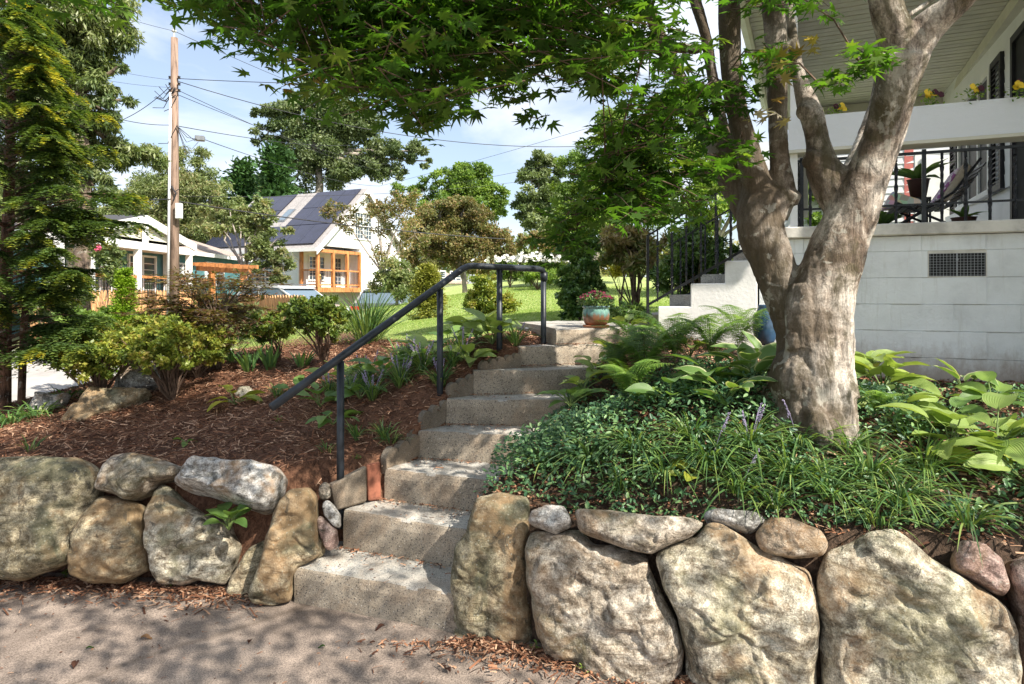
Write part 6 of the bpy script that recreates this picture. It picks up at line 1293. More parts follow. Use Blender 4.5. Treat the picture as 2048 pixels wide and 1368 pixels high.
shrub('meadow_clump', 'tall green perennials under the hydrangeas at lawn edge', 1075, 552, 22, .7, .30, 3500, .13, 'lf_fresh', 34, tpl=LONG)
shrub('border_shrub', 'reddish shrub mass left of the hydrangeas', 1090, 490, 30, 1.3, .8, 5000, .17, 'lf_rust', 35)
shrub('border_shrub', 'brownish low shrubs under the pine tree', 1120, 470, 36, 1.6, 1.0, 4500, .2, 'lf_olive', 36)
# left middle ground
conifer('thuja', 'bright lime green pointed thuja in front of the picket fence', 250, 533, 690, 6.7, 30, 16000, .027, 'lf_thuja', 41, .02, cat='shrub', rag=.12, power=.75)
shrub('azalea', 'wide yellow green azalea with bare stems on the mulch', 345, 690, 5.0, .50, .24, 13000, .034, 'lf_azalea', 42, stems=40, lumps=9, group='azaleas along the mulch crest', sub=34, clump=.2)
shrub('azalea', 'low azalea left of the wide one beside the road', 200, 712, 5.1, .50, .24, 11000, .034, 'lf_azalea', 43, stems=34, group='azaleas along the mulch crest', sub=30, clump=.2)
shrub('azalea', 'yellowish azalea behind carrying one mauve flower', 265, 672, 5.9, .62, .22, 11000, .038, 'lf_azalea', 44, stems=20, group='azaleas along the mulch crest', sub=30, clump=.22)
shrub('azalea', 'bright azalea crowding the laceleaf maple trunk', 395, 690, 5.5, .34, .17, 6500, .036, 'lf_azalea', 52, stems=20, group='azaleas along the mulch crest', sub=30, clump=.22)
shrub('azalea', 'dark green azalea in front of the tall grass left of the handrail', 650, 640, 5.5, .44, .24, 10000, .034, 'lf_azdark', 45, stems=26, group='azaleas along the mulch crest', sub=34, clump=.2)
shrub('azalea', 'small dark azalea behind the iris clumps', 560, 650, 5.9, .34, .20, 6000, .034, 'lf_azdark', 46, stems=16, group='azaleas along the mulch crest', sub=24, clump=.22)
shrub('green_shrub', 'fresh green rounded shrub left of the thuja', 195, 640, 9.0, .6, .26, 8000, .05, 'lf_fresh', 47, group='shrubs beside the road')
shrub('green_shrub', 'fresh green shrub between thuja and utility pole', 310, 650, 9.0, .55, .22, 7000, .05, 'lf_fresh', 48, group='shrubs beside the road')
shrub('green_shrub', 'shaded green shrub under the willow oak trunk', 120, 600, 11, .6, .4, 5000, .07, 'lf_willow', 49, group='shrubs beside the road')
shrub('green_shrub', 'dull green shrub right of the utility pole behind laceleaf maple', 430, 622, 12, .9, .24, 5000, .08, 'lf_olive', 50, group='shrubs beside the road')
shrub('crepe_myrtle', 'slim crepe myrtle with a pink blossom in front of the porch', 215, 520, 12.5, .30, .75, 3600, .075, 'lf_willow', 51, sub=30)
q = P(198, 496, 12.2); mb = MB(); [mb.lathe([(0, -.03), (.03, 0), (0, .03)], q+Vector((random.uniform(-.06, .06), random.uniform(-.03, .03), random.uniform(-.05, .05))), 6) for _ in range(14)]; tag(mb.build('pink_blossom', M['petal_pink'], loc=q), 'pink crepe myrtle blossom cluster in front of the teal house', 'flower')
# azalea flower
q = P(219, 693, 5.0); mb = MB()
for a in range(5):
    t_ = a*1.2566; o_ = q+Vector((math.cos(t_)*.016, -.004, math.sin(t_)*.016)); mb.add([q]+[o_+Vector((math.cos(t_+b)*.016, -.008*abs(math.cos(b)), math.sin(t_+b)*.016)) for b in (-1.9, -.9, 0, .9, 1.9)], [(0, 1, 2, 3, 4, 5)])
tag(mb.build('azalea_flower', M['petal_mauve'], loc=q), 'single mauve azalea flower above the left azalea', 'flower')
# laceleaf maple: horizontal layered tiers
def lace():
    rg = np.random.default_rng(60); b = P(437, 722, 5.7); b.z = gz(b.x, b.y)-.02; t = thing('laceleaf_maple', 'small bronze leaved maple with tiered twigs in front of the pole', 'tree', b); mb = MB(); loc = []; dr = []
    fork_ = P(430, 640, 5.7); mb.tube([b, b.lerp(fork_, .5)+Vector((.01, 0, 0)), fork_], [.028, .024, .02], 8)
    for k in range(74):
        a = rg.random()*6.283; h = rg.uniform(-.12, .62); R_ = rg.uniform(.25, .80)*(1.0-.6*abs(h-.15)); e = fork_+Vector((math.cos(a)*R_*1.05-.02, math.sin(a)*R_*.8, h*.95-.12)); m_ = fork_.lerp(e, .5)+Vector((0, 0, .07)); mb.tube([fork_, m_, e], [.008, .004, .0015], 5, False)
        for q in range(11):
            f = rg.uniform(.35, 1.02); p0 = m_.lerp(e, (f-.4)/.6) if f > .4 else fork_.lerp(m_, f/.5); d_ = Vector((rg.normal(), rg.normal(), rg.normal()*.12)).normalized(); L_ = rg.uniform(.05, .15); mb.tube([p0, p0+d_*L_], [.002, .001], 3, False)
            for u_ in np.linspace(.1, 1, 9): loc.append(np.array(p0+d_*L_*u_)+rg.normal(0, .012, 3)*[1, 1, .5]); dr.append(np.array(d_)+rg.normal(0, .7, 3)*[1, 1, .3])
    loc = np.array(loc); dr = np.array(dr); n = len(loc); me = cloud_mesh('foliage', LONG[0], LONG[1], loc, frames_xy(dr, rg.normal(0, .3, (n, 3))+[0, 0, 1]), rg.uniform(.04, .075, n), origin=b)
    stuff(link('foliage', me, M['lf_lace'], t, b)); mb.build('trunk', M['bark'], t)
lace()
# hinoki cypress at far left with layered fans
def hinoki():
    rg = np.random.default_rng(70); bb = [P(8, 820, 5.5), P(42, 830, 5.4)]; t = thing('hinoki_cypress', 'tall hinoki cypress with golden tipped fans at the left edge', 'conifer', Vector((bb[0].x, bb[0].y, gz(bb[0].x, bb[0].y)-.05))); L = WL[t.name]; mb = MB()
    mb.tube([L, P(10, 600, 5.5), P(18, 400, 5.55), P(22, 200, 5.6), P(30, 20, 5.7)], [.055, .05, .045, .035, .015], 10); g = gz(bb[1].x, bb[1].y); mb.tube([Vector((bb[1].x, bb[1].y, g-.05)), P(48, 650, 5.45), P(60, 520, 5.5)], [.03, .028, .02], 8)
    ends = []
    for py, reach in [(700, 150), (680, 170), (650, 230), (600, 120), (560, 160), (520, 130), (485, 180), (455, 310), (430, 250), (390, 120), (350, 110), (310, 190), (270, 110), (240, 200), (200, 90), (165, 120), (120, 60), (80, 80), (40, 50)]:
        for k in range(11):
            d = 5.5+rg.uniform(-.9, .9); rch = reach*rg.uniform(.25, 1.05); y0 = py+rg.normal(0, 16); e = P(20+rch, y0-10+rg.normal(0, 8), d); s_ = P(14, y0+10, 5.5)
            if k > 7: e = P(20-rch*.8, y0, d)
            ends.append((s_, e))
    loc = []; dr = []; rn = []; nr = []
    for s_, e in ends:
        m_ = s_.lerp(e, .55)+Vector((0, 0, .06)); mb.tube([s_, m_, e], [.009, .005, .002], 5, False); ax = (e-m_).normalized(); sd = Vector((-ax.y, ax.x, 0)).normalized(); br = rg.random()
        for q in range(40):
            f = rg.uniform(-.0, 1.0)**.8; p0 = m_.lerp(e, f) if f > .15 else s_.lerp(m_, .6+f*2); sg = rg.choice((-1, 1)); w_ = rg.uniform(.08, .27)*(1.1-f*.5); dv = (ax*rg.uniform(.4, 1)+sd*sg*rg.uniform(.4, 1)+Vector((0, 0, rg.uniform(-.25, .1)))).normalized()
            for u_ in np.linspace(.05, 1, 13):
                c = np.array(p0+dv*w_*u_); c[2] -= .10*u_*u_*w_/.2
                for s2 in (-1, 1): loc.append(c+rg.normal(0, .004, 3)); dr.append(np.array(dv*.9+dv.cross(Vector((0, 0, 1)))*s2*.8)+rg.normal(0, .25, 3)*[1, 1, .4]); nr.append(rg.normal(0, .25, 3)+[0, 0, 1]); rn.append(np.clip(.04+.30*u_*f*f+(br**2)*.72*f*u_+rg.random()*.25, 0, .99))
    loc = np.array(loc); n = len(loc); me = cloud_mesh('foliage', LEAF4[0], LEAF4[1], loc, frames_xy(np.array(dr), np.array(nr)), rg.uniform(.024, .046, n), np.array(rn), origin=L); stuff(link('foliage', me, M['lf_hinoki'], t, L)); mb.build('trunk', M['bark_red'], t)
hinoki()

# ---------------------------------------------------------------- blade plants
def clump(name, label, px, py, n, length, width, mat='lf_blade', seed=0, spread=.05, lean=.5, droop=.9, spikes=0, group=None, cat='plant', d=None, stiff=None):
    n = int(n*1.4) if name == 'liriope' else n; rg = np.random.default_rng(seed); b = hit(px, py) if d is None else P(px, py, d)
    if d is not None: b.z = gz(b.x, b.y)
    t = thing(name, label, cat, b, group); a = rg.random(n)*6.283; base = np.array(b)+np.stack([np.cos(a), np.sin(a), 0*a], 1)*rg.random((n, 1))*spread-[0, 0, .01]
    hd = rg.uniform(.1, 1, n)*lean; dv = np.stack([np.cos(a)*hd, np.sin(a)*hd, np.ones(n)], 1)+rg.normal(0, .08, (n, 3)); side = np.stack([-np.sin(a), np.cos(a), 0*a], 1)+rg.normal(0, .3, (n, 3))
    me = strips('foliage', base, dv, side, rg.uniform(.6, 1.1, n)*length*(1.3 if name == 'liriope' else 1), rg.uniform(.7, 1.2, n)*width, rg.uniform(.35, 1.0, n)*droop, seg=7, origin=b)
    me.polygons.foreach_set('use_smooth', [True]*len(me.polygons)); link('foliage', me, M[mat], t, b)
    for k in range(spikes):
        a_ = rg.random()*6.283; tp_ = b+Vector((math.cos(a_)*length*.35, math.sin(a_)*length*.3, length*rg.uniform(.7, .95))); m = MB(); m.tube([b, b.lerp(tp_, .6)+Vector((0, 0, .02)), tp_], .0016, 4, False)
        for q in range(46):
            f = rg.uniform(.62, 1.02); c = b.lerp(tp_, f)+Vector((rg.normal(0, .003), rg.normal(0, .003), rg.normal(0, .002)))*(1.25-.6*f)*1.5; s_ = .003
            m.add([c+Vector((s_, 0, 0)), c+Vector((-s_, 0, 0)), c+Vector((0, s_, 0)), c+Vector((0, -s_, 0)), c+Vector((0, 0, s_)), c+Vector((0, 0, -s_))], [(0, 2, 4), (2, 1, 4), (1, 3, 4), (3, 0, 4), (2, 0, 5), (1, 2, 5), (3, 1, 5), (0, 3, 5)])
        m.build('flower_spike', M['petal_mauve'], t)
    return t
gi = 'iris clumps along the mulch crest'
clump('iris', 'bright fan of iris leaves left of the azalea, left one of two', 497, 735, 26, .34, .026, 'lf_iris', 1, .05, .55, .35, group=gi, d=5.6)
clump('iris', 'bright fan of iris leaves right beside the first iris', 540, 733, 26, .32, .026, 'lf_iris', 2, .05, .5, .3, group=gi, d=5.6)
clump('iris', 'thin iris leaves beside the laceleaf maple trunk', 465, 735, 16, .30, .022, 'lf_iris', 3, .05, .6, .5, group=gi, d=5.9)
clump('iris', 'iris leaves under the dark azalea', 605, 715, 20, .26, .022, 'lf_iris', 4, .06, .6, .5, group=gi, d=5.6)
clump('iris', 'iris leaves in front of the lawn left of the handrail', 800, 700, 24, .34, .016, 'lf_iris', 5, .06, .5, .5, group=gi, d=5.3)
clump('tall_grass', 'tall arching ornamental grass left of the handrail', 735, 700, 260, .85, .010, 'lf_blade', 6, .12, .75, .55, cat='grass', d=6.4)
clump('tall_grass', 'tan tinged grass clump behind the right picket fence end', 560, 660, 160, .9, .012, 'lf_olive', 7, .15, .8, .6, cat='grass', d=12.5)
clump('tall_grass', 'feathery grass clump in front of the pergola', 440, 640, 200, .8, .014, 'lf_olive', 8, .25, .7, .6, cat='grass', d=15)
gl_ = 'liriope clumps in the beds'
for k, (px, py, n, ln, sp, lab) in enumerate([
    (845, 745, 90, .27, 7, 'flowering liriope between the second and third railing posts'), (800, 775, 70, .24, 6, 'flowering liriope left of the second railing post'), (745, 800, 60, .22, 5, 'flowering liriope halfway up the mulch slope'),
    (700, 790, 50, .20, 3, 'small liriope behind the first railing post'), (715, 880, 26, .15, 0, 'small grassy tuft right of the first railing post'), (770, 880, 40, .16, 0, 'grassy tuft beside the scalloped edging'),
    (780, 892, 26, .12, 0, 'tiny grassy tuft near the edging top'), (555, 795, 30, .17, 0, 'grassy tuft on the mulch above the handrail end'), (655, 905, 12, .09, 0, 'tiny green sprout left of the first railing post'), (905, 735, 50, .2, 3, 'liriope in front of the big hosta'),
    (1030, 690, 50, .2, 2, 'liriope between the last two railing posts'), (60, 905, 12, .14, 0, 'bluish blades on the mulch at far left')]):
    clump('liriope', lab, px, py, n, ln, .0075, 'lf_blade', 100+k, .03, .6, .7, spikes=sp, group=gl_)
R_ = [(1090, 935, 70, .20, 0), (1180, 930, 90, .24, 0), (1270, 905, 90, .26, 0), (1330, 960, 80, .24, 0), (1420, 930, 100, .27, 1), (1500, 900, 90, .26, 3), (1480, 990, 80, .24, 1), (1580, 960, 100, .27, 0), (1600, 895, 80, .24, 2), (1660, 1000, 90, .26, 0),
      (1740, 960, 100, .28, 0), (1800, 1010, 80, .26, 0), (1700, 905, 70, .22, 0), (1850, 950, 80, .26, 0), (1930, 1050, 60, .22, 0), (1820, 880, 60, .22, 0), (1240, 985, 60, .18, 0), (1380, 880, 70, .24, 0), (1550, 1020, 60, .2, 0), (1760, 1050, 50, .18, 0)]
words = ['leaning over the lowest right step', 'above the flat cap rock', 'left of the tree in front of the ferns', 'above the long reddish cap rock', 'centre of the right bed', 'with mauve spikes at the left root of the tree', 'above the middle golden boulder', 'in front of the tree roots', 'with mauve spike against the trunk foot', 'above the grey brown cap rock', 'right of the trunk foot', 'above the largest pale boulder', 'touching the right side of the trunk', 'beside the big light hosta', 'above the reddish brown rock', 'in sun right of the trunk', 'short tuft above the first cap rock', 'below the big shaded hosta leaves', 'short tuft over the thin grey rock', 'short tuft at the peak of the pale boulder']
for k, (px, py, n, ln, sp) in enumerate(R_): clump('liriope', 'dark green liriope '+words[k], px, py, n, ln, .008, 'lf_blade', 140+k, .05, .9, .95, spikes=sp, group=gl_)
clump('daylily', 'bright grassy daylily at the left edge below the cypress', 20, 850, 60, .28, .014, 'lf_iris', 200, .10, .8, .9, group='daylilies at the far left'); clump('daylily', 'darker daylily beside the white mulch rock', 75, 835, 50, .26, .014, 'lf_blade', 201, .10, .8, .9, group='daylilies at the far left'); clump('daylily', 'daylily behind the white mulch rock', 130, 800, 50, .24, .012, 'lf_blade', 202, .12, .8, .9, group='daylilies at the far left')
# ---------------------------------------------------------------- hostas: each leaf a part
def hosta_leaf(name, mat, ratio=.62, cup=.25, curl=.5):
    nu, nv = 12, 8; V = []; uv = []; Fc = []
    for i in range(nu+1):
        u = i/nu; w_ = ratio*.5*(math.sin(math.pi*min(1, u**.72))**.75) if u < 1 else 0; w_ = max(w_, .002 if u > 0 else .02)
        for j in range(nv+1):
            v = (j/nv-.5)*2; V.append((u-.06*(1-u)*abs(v)*2*(u < .3), v*w_, cup*w_*abs(v)**1.3-curl*.5*u*u+.012*math.sin(u*16+v*3)*abs(v))); uv.append((u, v, 0))
    for i in range(nu):
        for j in range(nv): a = i*(nv+1)+j; Fc.append((a, a+nv+1, a+nv+2, a+1))
    me = bpy.data.meshes.new(name); me.from_pydata(V, [], Fc); a = me.attributes.new('luv', 'FLOAT_VECTOR', 'POINT'); a.data.foreach_set('vector', np.array(uv, np.float32).ravel()); me.materials.append(M[mat]); me.polygons.foreach_set('use_smooth', [True]*len(me.polygons)); return me
HLF = {m: [hosta_leaf('leaf', m, .62, .3, c) for c in (.3, .6, .9)] for m in ('hosta', 'hosta_y', 'hosta_l', 'hosta_e')}
def hosta(label, px, py, n, size, mat='hosta', seed=0, up=.45, d=None, group='hostas in the beds', azr=None, stalk=.9, h0=0):
    size = size*(1.12 if px < 1100 else .98); up = up*1.35; rg = np.random.default_rng(seed); b = hit(px, py) if d is None else P(px, py, d)
    b.z = (gz(b.x, b.y)+h0) if d is not None else b.z+.05*(py > 690 and px > 1100)
    t = thing('hosta', label, 'hosta', b, group); m = MB()
    for k in range(n):
        a = (k*2.4+rg.normal(0, .3)) if azr is None else rg.uniform(*azr); el = up*rg.uniform(.5, 1.5)*(1.3 if k < n/3 else .8); s_ = size*rg.uniform(.75, 1.15); sl_ = s_*stalk*rg.uniform(.6, 1.2)
        dv = Vector((math.cos(a), math.sin(a), el*1.8)).normalized(); e = b+dv*sl_; m.tube([b, b.lerp(e, .5)+Vector((0, 0, .01)), e], [.004, .0035, .003], 5, False)
        dl = Vector((math.cos(a), math.sin(a), el*.55+rg.normal(0, .12))).normalized(); y = Vector((0, 0, 1)).cross(dl).normalized(); z = dl.cross(y); roll = Matrix.Rotation(rg.normal(0, .3), 3, 'X')
        R3 = Matrix((dl, y, z)).transposed() @ roll; inst('leaf', HLF[mat][rg.integers(0, 3)], t, None, mat4=Matrix.Translation(e) @ R3.to_4x4() @ Matrix.Scale(s_, 4))
    m.build('stalks', M['stalk'], t); return t
hosta('large fresh hosta beside the second and third railing posts', 955, 705, 17, .17, 'hosta_l', 1, .6, 4.75); hosta('green hosta at the left of the large fresh hosta', 900, 712, 12, .14, 'hosta', 2, .5, 5.0)
hosta('round leaved low hosta at the foot of the first railing post', 665, 850, 9, .12, 'hosta', 3, .25); hosta('yellowing hosta lying on the mulch above the grey boulder', 470, 810, 8, .13, 'hosta_y', 4, .25)
hosta('lone small hosta growing between the wall boulders', 458, 1015, 11, .10, 'hosta', 5, .7, 3.28, h0=-.20); hosta('hosta leaves under the handrail middle', 720, 800, 8, .12, 'hosta', 6, .4)
hosta('light green hosta with white spikes at the right of the trunk', 1765, 800, 16, .20, 'hosta_l', 7, .5); hosta('sunlit hosta in front of the trunk right side', 1800, 850, 12, .16, 'hosta_l', 8, .35)
hosta('big light green hosta at the right edge of the photo', 1990, 935, 17, .21, 'hosta_l', 9, .45); hosta('light hosta below the big one at the right edge', 2060, 1000, 12, .19, 'hosta_l', 10, .4)
hosta('white edged hosta standing before the block wall', 1925, 800, 5, .16, 'hosta_e', 11, .8); hosta('shaded hosta in the corner at the right edge', 1985, 830, 13, .16, 'hosta', 12, .3); hosta('dim hosta left of the corner one', 1900, 860, 9, .14, 'hosta', 13, .25)
hosta('large upright hosta directly left of the trunk', 1500, 800, 13, .19, 'hosta_e', 14, .8); hosta('dark hosta with broad leaves in the shade left of trunk', 1420, 800, 12, .18, 'hosta', 15, .5); hosta('hosta below the ferns with a browned leaf', 1340, 830, 9, .15, 'hosta', 16, .4)
hosta('yellow green hosta beside the top landing and pot', 1255, 690, 9, .13, 'hosta_l', 17, .7, 4.75, h0=.05); hosta('hosta hanging over the fifth step', 1140, 830, 10, .14, 'hosta', 18, .45); hosta('small hosta leaves over the sixth step', 1195, 770, 8, .12, 'hosta_l', 19, .5)
hosta('tiny yellow hosta behind the trunk left side', 1380, 730, 7, .13, 'hosta_l', 20, .5); hosta('lobed yellow green seedling above the reddish cap rock', 1385, 985, 5, .10, 'hosta_y', 21, .2); hosta('young hosta shoot on bare mulch below yellowing hosta', 372, 890, 4, .05, 'hosta', 22, .4)
hosta('upright hosta with broad leaves against the trunk left root', 1530, 770, 9, .20, 'hosta_e', 31, 1.0); hosta('low broad leaved hosta left of the mauve spikes', 1450, 830, 10, .17, 'hosta_e', 32, .5); hosta('drooping light hosta just right of the trunk at the wall', 1740, 770, 12, .19, 'hosta_l', 33, .8); hosta('lush hosta in the sun above the largest boulder', 1900, 930, 12, .17, 'hosta_l', 34, .5)
hosta('leafy hosta spilling beside the seventh step', 1230, 740, 9, .14, 'hosta_l', 35, .6); hosta('pale green hosta between ferns and steps', 1165, 800, 9, .14, 'hosta_l', 36, .6); hosta('green hosta left of the flowering liriope', 830, 735, 10, .14, 'hosta', 37, .5)
for k, (px, py, n_, sz, mt, lab) in enumerate([(640, 815, 9, .13, 'hosta', 'round leaved hosta just left of the first railing post'), (690, 775, 10, .14, 'hosta_l', 'light hosta behind the first railing post'), (765, 765, 10, .14, 'hosta', 'hosta in the middle of the liriope left of the second post'), (860, 730, 10, .15, 'hosta_l', 'light hosta directly behind the second railing post'),
    (940, 735, 9, .14, 'hosta_l', 'light hosta leaning over the low scalloped edging'), (600, 790, 7, .12, 'hosta', 'small hosta under the lower end of the handrail'), (985, 690, 12, .17, 'hosta_l', 'tall light hosta touching the third railing post')]): hosta(lab, px, py, n_, sz, mt, 60+k, .6)
for k, (px, py, n_, ln_, sp, lab) in enumerate([(735, 770, 70, .26, 5, 'tall flowering liriope behind the first post hostas'), (815, 740, 80, .28, 6, 'liriope with the most spikes near the second post'), (880, 770, 50, .2, 3, 'liriope at the very foot of the second post'), (660, 790, 40, .2, 2, 'thin liriope under the rail left of the first post'), (925, 715, 60, .24, 4, 'liriope behind the scalloped edging near the top')]): clump('liriope', lab, px, py, n_, ln_, .0075, 'lf_blade', 240+k, .04, .6, .7, spikes=sp, group=gl_)
# ---------------------------------------------------------------- ferns
def fern(label, px, py, n, ln, seed, d=None):
    rg = np.random.default_rng(seed); b = hit(px, py) if d is None else P(px, py, d)
    if d is not None: b.z = gz(b.x, b.y)
    ln = ln*1.22; b.z += .05; t = thing('fern', label, 'fern', b, 'ferns beside the steps')
    for k in range(n):
        a = k*2.4+rg.normal(0, .4); L_ = ln*rg.uniform(.7, 1.15); hor = np.array([math.cos(a), math.sin(a), 0]); sd = np.array([-hor[1], hor[0], 0]); loc = []; dr = []; sc_ = []; pts = []
        for q in range(30):
            f = q/29; p = np.array(b)+hor*L_*(.72*f)*(.3+.7*f)+np.array([0, 0, L_*(1.45*f-.85*f*f)]); pts.append(Vector(p)); w_ = L_*.23*math.sin(math.pi*min(1, .1+f*.9))**.8
            if f > .12:
                for s_ in (-1, 1): loc.append(p); dr.append(sd*s_+hor*.35+np.array([0, 0, -.25])+rg.normal(0, .08, 3)); sc_.append(max(w_, .006))
        loc = np.array(loc); dr = np.array(dr); m_ = len(loc)
        tv = []; tf = []
        for i in range(7):
            x = i/7; w2 = .19*(1-x*.75); o_ = len(tv); tv += [(x, 0, 0), (x+.16, w2, .01), (x+.11, 0, 0), (x+.16, -w2, .01)]; tf += [(o_, o_+1, o_+2, o_+3)]
        me = cloud_mesh('frond', tv, tf, loc, frames_xy(dr, np.tile([0, 0, 1.0], (m_, 1))+hor*.3), np.array(sc_), np.clip(rg.random()*.6+rg.random(m_)*.4, 0, 1), origin=b); fo = link('frond', me, M['lf_fern'], t, b)
        mb = MB(); mb.tube(pts[::4], .0018, 4, False); mb.build('rib', M['stalk'], fo)
for k, (px, py, n, ln, lab) in enumerate([(1290, 770, 16, .42, 'broad fern in the middle of the ferns beside the sixth step'), (1235, 762, 13, .27, 'fern arching over the seventh step'), (1350, 740, 14, .42, 'tall fern in front of the stepped cheek wall'), (1420, 735, 12, .36, 'fern with brown tips left of the hostas'),
    (1480, 720, 8, .44, 'upright pale fern fronds at the corner of the block wall'), (1260, 820, 12, .32, 'shaded low fern above the liriope'), (1755, 850, 8, .18, 'tiny light fern at the right trunk foot'), (1222, 735, 7, .13, 'small fern touching the top landing')]): fern(lab, px, py, n, ln, 300+k)

# ---------------------------------------------------------------- ground cover and litter
def on_ground(n, xr, yr, cond, seed):
    r_ = np.random.default_rng(seed); x = r_.uniform(*xr, n); y = r_.uniform(*yr, n); k = cond(x, y); x, y = x[k], y[k]; return x, y, ground_z(x, y), r_
def vdens(x, y, off=0, s=1.6): return np.array([mn.noise(Vector((a*s+off, b*s, off))) for a, b in zip(x, y)])
infoot = lambda x, y: inpoly(x, y, foot)
# vinca ground cover on the right bed
c_ = lambda x, y: stair_right(x, y) & ~lawnmask(x, y) & (y > wally(x)+.0) & ~infoot(x+.12, y) & (y < 4.15+.0*x) & (x < 3.4)
x, y, z, r_ = on_ground(90000, (-.6, 3.6), (2.3, 5.2), c_, 401); dn = vdens(x, y); edge = y-wally(x)
k = (r_.random(len(x)) < np.clip(.62+dn*1.1-np.clip((x-1.6)*.22, 0, .4), .05, 1)) & (edge > .04); x, y, z, dn, edge = x[k], y[k], z[k], dn[k], edge[k]
hgt_ = np.clip(edge*.7, .0, .15)*np.where(y > 3.5, .6, 1)*(.6+.8*np.clip(dn+.4, 0, 1)); n = len(x); loc = np.stack([x, y, z+r_.random(n)**.6*hgt_+.005], 1)
ov = r_.random(n) < .02; me = cloud_mesh('vinca_ground_cover', LEAF6[0], LEAF6[1], loc, frames(r_.normal(0, .55, (n, 3))+[0, -.25, 1], r_.random(n)*6.3), r_.uniform(.020, .042, n)); tag(stuff(link('vinca_ground_cover', me, M['lf_vinca'])), 'glossy dark green vinca carpet covering the bed right of the steps', 'ground cover')
# the same creeper spilling over the right ends of the steps
loc = []; r_ = np.random.default_rng(402)
for kk in range(3, 7):
    l, r, zz = SC3[kk]
    for q in range(900): f = r_.random()**1.5; p = r+(l-r)*(.30*f-.12)+Vector((0, r_.uniform(-.12, .25), 0)); loc.append((p.x, p.y, zz-.10+r_.random()*.16*(1-f)))
loc = np.array(loc); n = len(loc); me = cloud_mesh('vinca_edge', LEAF6[0], LEAF6[1], loc, frames(r_.normal(0, .6, (n, 3))+[-.5, -.4, .8], r_.random(n)*6.3), r_.uniform(.018, .036, n)); tag(stuff(link('vinca_edge', me, M['lf_vinca'])), 'vinca trailing over the right ends of the concrete steps', 'ground cover')
# wood chips on the mulch slope
c_ = lambda x, y: ~stair_right(x, y) & ~lawnmask(x, y) & (y > wally(x)-.17) & ~infoot(x, y) & (x > -y*.9-.4)
x, y, z, r_ = on_ground(64000, (-6, .4), (3.0, 6.6), c_, 403); n = len(x); tv = [(-.5, -.5, 0), (.5, -.5, 0), (.5, .5, 0), (-.5, .5, 0), (0, -.5, .35), (0, .5, .35)]
a_ = r_.random(n)*6.3; dr = np.stack([np.cos(a_), np.sin(a_), r_.normal(0, .28, n)], 1); ln = r_.gamma(2.2, .015, n)+.012; sc_ = np.stack([ln, r_.uniform(.002, .007, n), r_.uniform(.004, .01, n)], 1)
chT = ([(-.5, -.5, 0), (0, -.5, .5), (.5, -.5, .1), (.5, .5, .1), (0, .5, .5), (-.5, .5, 0)], [(0, 1, 4, 5), (1, 2, 3, 4)])
me = cloud_mesh('wood_chips', chT[0], chT[1], np.stack([x, y, z+r_.uniform(.004, .022, n)], 1), frames_xy(dr, r_.normal(0, .5, (n, 3))+[0, 0, 1]), sc_, r_.random(n)**1.15); tag(stuff(link('wood_chips', me, M['chip'])), 'shredded reddish bark mulch lying over the left slope', 'mulch')
c_ = lambda x, y: stair_right(x, y) & ~lawnmask(x, y) & (y > wally(x)-.05) & ~infoot(x, y)
x, y, z, r_ = on_ground(26000, (-.4, 4), (2.2, 5.4), c_, 404); n = len(x); a_ = r_.random(n)*6.3; dr = np.stack([np.cos(a_), np.sin(a_), r_.normal(0, .2, n)], 1); ln = r_.gamma(2, .012, n)+.01
me = cloud_mesh('leaf_litter', chT[0], chT[1], np.stack([x, y, z+r_.uniform(.004, .02, n)], 1), frames_xy(dr, r_.normal(0, .4, (n, 3))+[0, 0, 1]), np.stack([ln, r_.uniform(.003, .012, n), r_.uniform(.003, .01, n)], 1), r_.random(n)); tag(stuff(link('leaf_litter', me, M['chip'])), 'brown litter and bark on the soil of the right bed', 'litter')
# debris along the wall foot and on the drive
r_ = np.random.default_rng(405); n = 11000; x = r_.uniform(-4, 2.2, n); y = np.interp(x, [-30, -2.8, -1.25, -.3, .65, 1.8], [3.80, 3.70, 3.52, 3.10, 2.78, 2.4])-.20-np.abs(r_.gamma(1.1, .055, n))+(x > -.4)*.02; k = ~((x > -1.25) & (x < -.2) & (y > 2.85)); x, y = x[k], y[k]; n = len(x); a_ = r_.random(n)*6.3
me = cloud_mesh('wall_foot_debris', chT[0], chT[1], np.stack([x, y, .006+r_.random(n)*.02], 1), frames_xy(np.stack([np.cos(a_), np.sin(a_), r_.normal(0, .15, n)], 1), r_.normal(0, .3, (n, 3))+[0, 0, 1]), np.stack([r_.gamma(2, .012, n)+.006, r_.uniform(.003, .010, n), r_.uniform(.002, .008, n)], 1)); tag(stuff(link('wall_foot_debris', me, M['chip'])), 'bark crumbs and dirt along the foot of the boulder wall', 'debris')
n = 420; x = r_.uniform(-3.2, 1.4, n); y = r_.uniform(1.6, 3.1, n); a_ = r_.random(n)*6.3
me = cloud_mesh('drive_litter', chT[0], chT[1], np.stack([x, y, .006+r_.random(n)*.004], 1), frames_xy(np.stack([np.cos(a_), np.sin(a_), 0*a_], 1), r_.normal(0, .15, (n, 3))+[0, 0, 1]), np.stack([r_.gamma(1.5, .008, n)+.004, r_.uniform(.002, .006, n), r_.uniform(.002, .005, n)], 1)); tag(stuff(link('drive_litter', me, M['chip'])), 'tiny twigs and crumbs scattered on the driveway', 'debris')
